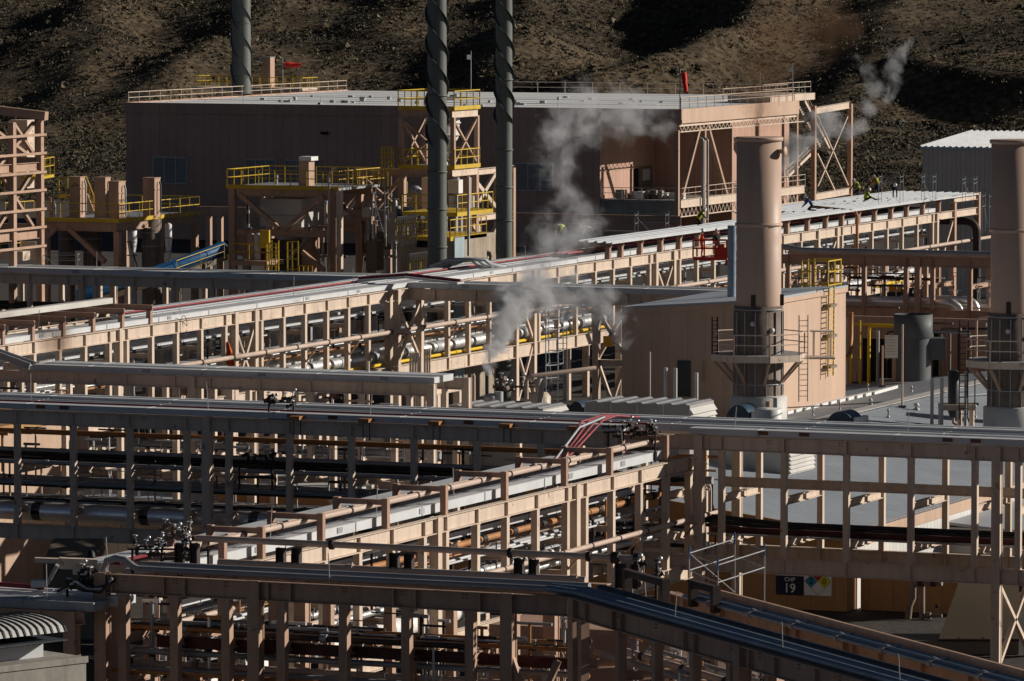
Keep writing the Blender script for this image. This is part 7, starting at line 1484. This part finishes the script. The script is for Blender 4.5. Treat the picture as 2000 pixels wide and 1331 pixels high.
for (u0, u1, v0, v1, D, lb) in ((1716, 1758, 372, 340, 404, 'pair of scaffold rails at the back of the corrugated deck, behind the bending worker'), (1800, 1822, 372, 340, 410, 'small scaffold rail before the grey shed, near its left corner'), (1880, 1902, 372, 345, 412, 'small scaffold rail before the grey shed, at the deck end'), (1918, 1932, 430, 378, 396, 'scaffold rails past the end portal of the far rack'), (1240, 1300, 460, 415, 385, 'low scaffold rails under the open porch'), (728, 752, 440, 372, 355, 'pale scaffold bay left of the tall tower foot'), (84, 152, 525, 492, 352, 'thin scaffold rails under the filter platform braces')):
    scaffold([PD(u0, v0, D), PD(u1, v0, D), PD(u1 + 6, v0, D + 2.5), PD(u0 + 6, v0, D + 2.5)], zat(v0 + 25, D), zat(v1, D), [zat(v1 + 6, D), zat((v0 + v1) / 2, D)], lb, r=0.018, tips=False)
rods = [(X3, S3(42), .9, ZA + .3, 1.0), (X3, S3(395), .6, ZA + .3, 0.9), (X3, S3(712), .6, ZA + .3, 0.7), (X3, S3(1765), .5, ZA + .3, 0.7), (X3, S3(1425), .6, ZA + .3, 0.7), (X4, S4(203), .3, ZA, 0.9), (X4, S4(636), .3, ZA, 0.75), (X4, S4(1255), .3, ZA, .8), (X5, s5(1312), .1, ZA, 0.75), (X5, s5(1523), .1, ZA, .75), (X5, s5(1752), .1, ZA, .75),
        (X6, S6(86), .2, 8.4, 1.0), (Y2, s2(562), .7, ZB + .4, .9), (Y2, s2(768), .7, ZB + .4, .9), (Y2, s2(919), .7, ZB + .4, .9), (Y2, s2(1247), .7, ZB + .4, .9), (Y1, s1(95), .6, ZC + .3, .9), (Y1, s1(370), .6, ZC + .3, .9), (Y1, s1(592), .6, ZC + .3, .9), (Y1, s1(710), .6, ZC + .3, .9), (Y1, s1(1045), .6, ZC + .3, .9), (X0, SX0(180), .6, ZA + .3, .9), (X0, SX0(405), .6, ZA + .3, .9), (X0, SX0(630), .6, ZA + .3, .9), (X0, SX0(700), .6, ZA + .3, 1.0)]
for (fr, k, t, z, h) in rods:
    m_ = MB(); p = fr.p(k, t, z); m_.tube(p, p + UZ * h * 1.3 + RT * random.uniform(-.08, .08), 0.016, 5); o = m_.build('whip_rod', OFFW); o['label'] = 'thin pale upright rod standing on a rack tray'; o['category'] = 'rod'; o['group'] = 'thin pale rods on the racks'
# ------------------------------------------------------------------ valve clusters
def valves(p, n, spread, label, s=1.0, seed=1):
    rg = random.Random(seed); r = root('valve_cluster', p, label, 'valves'); b = MB(); g_ = MB()
    for i in range(n):
        c = p + RT * (rg.uniform(-.5, .5) * spread) + FH * rg.uniform(-.4, .4) + UZ * rg.uniform(0.1, .75) * s
        a = rg.choice([RT, UZ, (RT + UZ * .6).normalized(), (RT * .5 - FH * .6 + UZ * .2).normalized()])
        L = rg.uniform(.15, .4) * s; b.tube(c - a * L, c + a * L, .055 * s, 8); b.tube(c - a * L * 1.05, c - a * L * .85, .11 * s, 10); b.tube(c + a * L * .85, c + a * L * 1.05, .11 * s, 10); b.lathe(c, [(0, -.12 * s), (.1 * s, -.06 * s), (.1 * s, .06 * s), (0, .12 * s)], 10, axis=a)
        h = MB(); h.tube(c, c + UZ * .3 * s, .022 * s, 6); h.lathe(c + UZ * .3 * s, [(.13 * s, -.02), (.13 * s, .02), (.09 * s, .0), (.13 * s, -.02)], 12); h.build('handwheel', GALVD, r)
        if i % 3 == 0: g_.lathe(c + UZ * .42 * s + RT * .1, [(.09 * s, -.02), (.09 * s, .03), (0, .035)], 12, axis=-FH)
    b.tube(p - RT * spread * .55 + UZ * .35 * s, p + RT * spread * .55 + UZ * .35 * s, .05 * s, 8)
    b.build('valve_body', DARKST if seed % 2 else LAGG, r); g_.build('gauge', ALU, r); 
    m_ = MB(); m_.ob(p - RT * spread * .5 - UZ * .5, RT * spread, FH * .3, UZ * .12); [m_.tube(p + RT * (spread * q) - UZ * 1.0, p + RT * (spread * q) + UZ * .3, .05, 6) for q in (-.45, .45)]; m_.build('stand', DARKST, r)
valves(X3.p(S3(540), 0.5, ZA + .45), 7, 1.2, 'cluster of small valves standing on the longest rack near its left half', .8, 3)
valves(X3.p(S3(505), -.3, 7.2), 8, 1.6, 'dark valve cluster hanging on the front of the longest rack below its trays', .8, 5)
valves(Y2.p(s2(385), .8, ZB + .95), 8, 1.1, 'valves with gauges at the near end of the goalpost pipes', .9, 6)
valves(X4.p(S4(235), 2.6, ZA + .3), 9, 1.7, 'tangle of dark valves over the corner of the nearest rack', .72, 7)
valves(X4.p(S4(305), 2.9, ZA + .3), 6, 1.0, 'valve group with dark stands at the start of the raised tan pipe', .75, 9)
valves(Y2.p(s2(1290), 1.3, ZB + 1.0), 14, 2.2, 'jumble of valves and fittings where the foreground rack meets the longest rack', .8, 11)
valves(X3.p(S3(1190), 1.5, 6.9), 8, 2.2, 'dark valves in shade under the red cables', .8, 13)
valves(X4.p(S4(1190), 3.0, ZA + .1), 5, .9, 'valves at the capped end of the raised tan pipe', .9, 15)
valves(X6.p(S6(120), 1.4, 8.75), 6, 1.0, 'loose fittings piled on the low rack end', .8, 17)
valves(PD(1005, 770, 286), 10, 2.0, 'insulated fittings beside the steam vent', 1.1, 8)
valves(XR.p(SXR(1690), 1.2, 8.35), 9, 6.0, 'fittings inside the rack between the two tan stacks', 1.0, 10)
valves(Y2.p(s2(1250), 1.8, 5.3), 10, 3.0, 'dark fittings low inside the sunlit foreground rack', 1.0, 21)
valves(X5.p(s5(1300), 1.4, 6.3), 8, 3.0, 'fittings in shade under the angled rack', 1.0, 23)
valves(X2.p(SX2(560), 0.9, 7.3), 10, 8.0, 'row of silver fittings inside the shorter shaded rack', .9, 12)
# leaning tray braces and cables on the low rack end
r = root('tray_brace', X6.p(S6(110), 1, 8.5), 'grey folded tray lid propped over the low rack end', 'tray lid')
D = X6.p(S6(90), 1, 8).dot(FH); a, b = PD(92, 1142, D), PD(112, 1104, D)
m_ = MB(); m_.bar(a, b, 0.5, 0.12); m_.build('lid', GALVD, r); m_ = MB(); m_.bar(PD(68, 1094, D + 1), PD(120, 1096, D + 1), 0.3, 0.16); m_.bar(PD(116, 1100, D + .5), PD(188, 1103, D + .8), 0.4, 0.36); m_.build('support', CREAM, r)
m_ = MB(); m_.ob(PD(60, 1148, D - .3), RT * .5, FH * .4, UZ * .22); m_.build('box', GALV, r)
for j in range(6):
    pts = [X6.p(S6(95 + 5 * j), .6 + .3 * j, 8.75), X6.p(S6(115 + 4 * j), .7 + .3 * j, 8.95 + .12 * (j % 3)), X6.p(S6(140 + 3 * j), .8 + .3 * j, 8.8), X6.p(S6(172), .9 + .25 * j, 8.75 + .1 * j), X6.p(S6(186), 1.0 + .25 * j, 9.1 + .1 * (j % 2))]
    pipe('loose cable looping over the low rack end', pts, .045, [BLKP, GALV, BLKP, PINK, BLKP, GALV][j], 'cable', 'cable', n=6, group='loose cables on the low rack end')
r = root('warning_light', PD(178, 1094, 192), 'small dark beacon with red end sitting by the corner of the nearest rack', 'beacon'); p = PD(178, 1094, 192)
m_ = MB(); m_.tube(p - RT * .22, p + RT * .16, .12, 10); m_.lathe(p + UZ * .1, [(.16, 0), (.12, .18), (.04, .26), (0, .27)], 12); m_.build('body', BLACK, r); m_ = MB(); m_.tube(p + RT * .162, p + RT * .26, .12, 12); m_.build('red_end', REDP, r)
# dark cable loop hung on the far rack fascia
c = Y1.p(s1(352), -.2, ZC - 0.35); pts = [c + Vector((0, .42 * math.cos(a), .6 * math.sin(a))) for a in [2 * math.pi * i / 20 for i in range(20)]]
pipe('thin black cable loop dangling over the far sunlit rack face', [c + Vector((-.6, 0, .75))] + pts, .018, BLKP, 'cable', 'cable', n=5)
# curved pipes crossing the deck and the end of the far rack
p0 = Y1.p(s1(1665), -.35, ZC - 3.0)
pipe('yellow-brown bent pipe rising past the deck edge', elbow((p0.x, p0.y, 2), (p0.x, p0.y, ZC + .98), (p0.x - 3.5, p0.y + .2, ZC + 1.25), .45), .11, RUSTP, n=10)
p0 = Y1.p(s1(1884), -1.0, ZC - 2); pipe('dark brown pipe elbow at the end of the far rack', elbow((p0.x - 6, p0.y - 1, ZC - .9), (p0.x, p0.y, ZC - .9), (p0.x, p0.y, 1), 1.0), .3, DARKST, n=16)
p = PD(1429, 572, 304); MBd = MB().tube((p.x, p.y, p.z - 1), (p.x, p.y, zat(440, 304)), 8.5 * 304 / F, 20); o = MBd.build('roof_flue', LPANEL if False else BLUEC); o['label'] = 'blue-grey flue on the box building roof beside the tan stack'; o['category'] = 'flue'
r = root('sign_board', PD(1190, 668, 300), 'orange warning board hung between the silver pipes and the box building', 'board'); m_ = MB(); a = PD(1178, 678, 300); m_.ob(a, RT * .55, FH * .05, UZ * .6); m_.build('panel', ORNG, r)
r = root('sign_board', PD(1745, 566, 372), 'orange board among the pipes between the tan stacks', 'board'); m_ = MB(); a = PD(1735, 570, 372); m_.ob(a, RT * .9, FH * .05, UZ * .5); m_.build('panel', ORNG, r)
pipe('short yellow gas pipe between the posts right of the ladder cage', [PD(1708, 560, 374), PD(1760, 548, 380)], .13, YPIPE, joints=1.5)
pipe('thick silver pipe behind the posts right of the ladder cage', [PD(1650, 560, 372), PD(1700, 548, 378), PD(1780, 530, 390)], .32, ALU, 'insulated_pipe', 'pipe', n=16)
pipe('brown cable tray line in the shade under the porch', [PD(1180, 452, 400), PD(1430, 462, 395)], .1, TANP)
# ------------------------------------------------------------------ steam and smoke (closed volumes; the brown one stands in for heat shimmer)
def plume(name, blobs, dens, col, label, vox=0.45, nsc=0.45, thr=0.30, aniso=0.2, absorb=None):
    pts = []
    for i, (u, v, D, r) in enumerate(blobs):
        if i:
            a = blobs[i - 1]; dd = math.hypot(u - a[0], v - a[1]); n = max(1, round(dd / (0.55 * (r + a[3]) / 2)))
            for k in range(1, n): q = k / n; pts.append((PD(a[0] + (u - a[0]) * q, a[1] + (v - a[1]) * q, a[2] + (D - a[2]) * q), (a[3] + (r - a[3]) * q) * D / F))
        pts.append((PD(u, v, D), r * D / F))
    Pmid = sum(r for _, r in pts) / len(pts)
    me = bpy.data.meshes.new('hull'); bm = bmesh.new()
    for c, r in pts: bmesh.ops.create_icosphere(bm, subdivisions=2, radius=r * 1.25, matrix=Matrix.Translation(c))
    bm.to_mesh(me); bm.free(); o = bpy.data.objects.new('hull', me); COL.objects.link(o)
    m = o.modifiers.new('r', 'REMESH'); m.mode = 'VOXEL'; m.voxel_size = vox
    dg = bpy.context.evaluated_depsgraph_get(); hm = bpy.data.meshes.new_from_object(o.evaluated_get(dg)); bpy.data.objects.remove(o)
    o = bpy.data.objects.new(name, hm); COL.objects.link(o); o['kind'] = 'stuff'; o['label'] = label; o['category'] = name
    mt = bpy.data.materials.new(name + '_air'); mt.use_nodes = True; t = mt.node_tree; N = t.nodes; L = t.links
    N.remove(N['Principled BSDF']); out = N['Material Output']; pv = N.new('ShaderNodeVolumePrincipled')
    pv.inputs['Color'].default_value = (*col, 1); pv.inputs['Anisotropy'].default_value = aniso
    if absorb: pv.inputs['Absorption Color'].default_value = (*absorb, 1)
    g = N.new('ShaderNodeNewGeometry')
    def mth(op, a, b=None, c=None, clamp=False):
        r = N.new('ShaderNodeMath'); r.operation = op; r.use_clamp = clamp
        for i, x in enumerate((a, b, c)):
            if x is None: continue
            if isinstance(x, (int, float)): r.inputs[i].default_value = x
            else: L.new(x, r.inputs[i])
        return r.outputs[0]
    nz = N.new('ShaderNodeTexNoise'); nz.inputs['Scale'].default_value = nsc; nz.inputs['Detail'].default_value = 7; nz.inputs['Roughness'].default_value = 0.66; nz.inputs['Distortion'].default_value = 0.6
    L.new(g.outputs['Position'], nz.inputs['Vector'])
    n2 = N.new('ShaderNodeTexNoise'); n2.inputs['Scale'].default_value = nsc * 0.9; n2.inputs['Detail'].default_value = 3; L.new(g.outputs['Position'], n2.inputs['Vector'])
    v1 = N.new('ShaderNodeVectorMath'); v1.operation = 'SUBTRACT'; L.new(n2.outputs['Color'], v1.inputs[0]); v1.inputs[1].default_value = (0.5, 0.5, 0.5)
    v2 = N.new('ShaderNodeVectorMath'); v2.operation = 'SCALE'; v2.inputs['Scale'].default_value = Pmid * 1.7; L.new(v1.outputs[0], v2.inputs[0])
    v3 = N.new('ShaderNodeVectorMath'); v3.operation = 'ADD'; L.new(g.outputs['Position'], v3.inputs[0]); L.new(v2.outputs[0], v3.inputs[1])
    f = None
    for c, r in pts:
        d = N.new('ShaderNodeVectorMath'); d.operation = 'DISTANCE'; L.new(v3.outputs[0], d.inputs[0]); d.inputs[1].default_value = c
        x = mth('MULTIPLY_ADD', d.outputs['Value'], -1 / r, 1.0); f = x if f is None else mth('MAXIMUM', f, x)
    s = mth('ADD', mth('MULTIPLY', mth('MAXIMUM', f, 0.0), 0.9), mth('MULTIPLY', mth('SUBTRACT', nz.outputs['Fac'], 0.5), 4.2))
    s = mth('MULTIPLY', mth('MAXIMUM', mth('SUBTRACT', s, thr), 0.0), mth('MULTIPLY', mth('MAXIMUM', f, 0.0), 2.0, clamp=True))
    L.new(mth('MULTIPLY', s, dens), pv.inputs['Density']); L.new(pv.outputs[0], out.inputs['Volume'])
    hm.materials.clear(); hm.materials.append(mt); return o
plume('steam', [(950, 726, 272, 10), (954, 712, 272, 15), (962, 692, 273, 23), (974, 662, 275, 32), (990, 628, 277, 40), (1004, 595, 280, 46), (1040, 575, 282, 48)], 5.0, (0.93, 0.93, 0.95), 'dense white steam column rising from the black vent pipe', vox=0.15, nsc=1.2, thr=0.12)
plume('steam', [(995, 572, 282, 55), (1045, 566, 283, 69), (1095, 575, 285, 72), (1145, 592, 287, 67), (1190, 615, 288, 55), (1218, 648, 288, 36)], 1.7, (0.93, 0.93, 0.95), 'white steam spreading sideways in front of the shaded cross rack', vox=0.2, nsc=0.9, thr=0.3)
plume('steam', [(1020, 560, 283, 47), (1052, 525, 288, 53), (1068, 490, 296, 67), (1105, 455, 300, 72), (1150, 440, 304, 58), (1128, 405, 306, 47), (1104, 372, 312, 44), (1084, 330, 316, 50), (1082, 285, 320, 61), (1100, 245, 324, 72), (1150, 218, 328, 81), (1210, 215, 331, 72), (1262, 230, 334, 58), (1295, 250, 335, 39)], 0.85, (0.93, 0.93, 0.95), 'thin white steam drifting up in front of the large process building', vox=0.3, nsc=0.75, thr=0.3)
plume('steam', [(1526, 338, 556, 28), (1545, 312, 557, 34), (1565, 280, 558, 40), (1592, 252, 559, 48), (1625, 240, 560, 46), (1655, 255, 561, 36), (1680, 245, 562, 26)], 0.95, (0.93, 0.93, 0.95), 'white steam drifting round the open stair tower at the far end of the porch', vox=0.5, nsc=0.42, thr=0.3)
plume('steam', [(1695, 205, 562, 28), (1703, 168, 563, 30), (1690, 136, 563, 26), (1675, 118, 563, 18)], 0.6, (0.93, 0.93, 0.95), 'faint curl of steam before the hillside above the stair tower', vox=0.5, nsc=0.5, thr=0.3)
plume('steam', [(1735, 185, 563, 24), (1747, 145, 563, 30), (1754, 108, 564, 28), (1772, 86, 564, 20)], 0.5, (0.93, 0.93, 0.95), 'faintest wisp of steam farthest right before the hillside', vox=0.5, nsc=0.5, thr=0.3)
plume('shimmer_haze', [(1484, 245, 291, 42), (1478, 195, 291, 58), (1490, 135, 291, 80), (1530, 75, 291, 95), (1590, 40, 291, 90), (1640, 55, 291, 65), (1452, 150, 291, 60), (1560, -20, 291, 80)], 0.6, (0.13, 0.08, 0.05), 'thin brown haze standing in for heat shimmer above the left tan stack', vox=0.6, nsc=0.5, thr=0.1, absorb=(0.35, 0.24, 0.18))  # brown volume added in place of heat shimmer over the stack
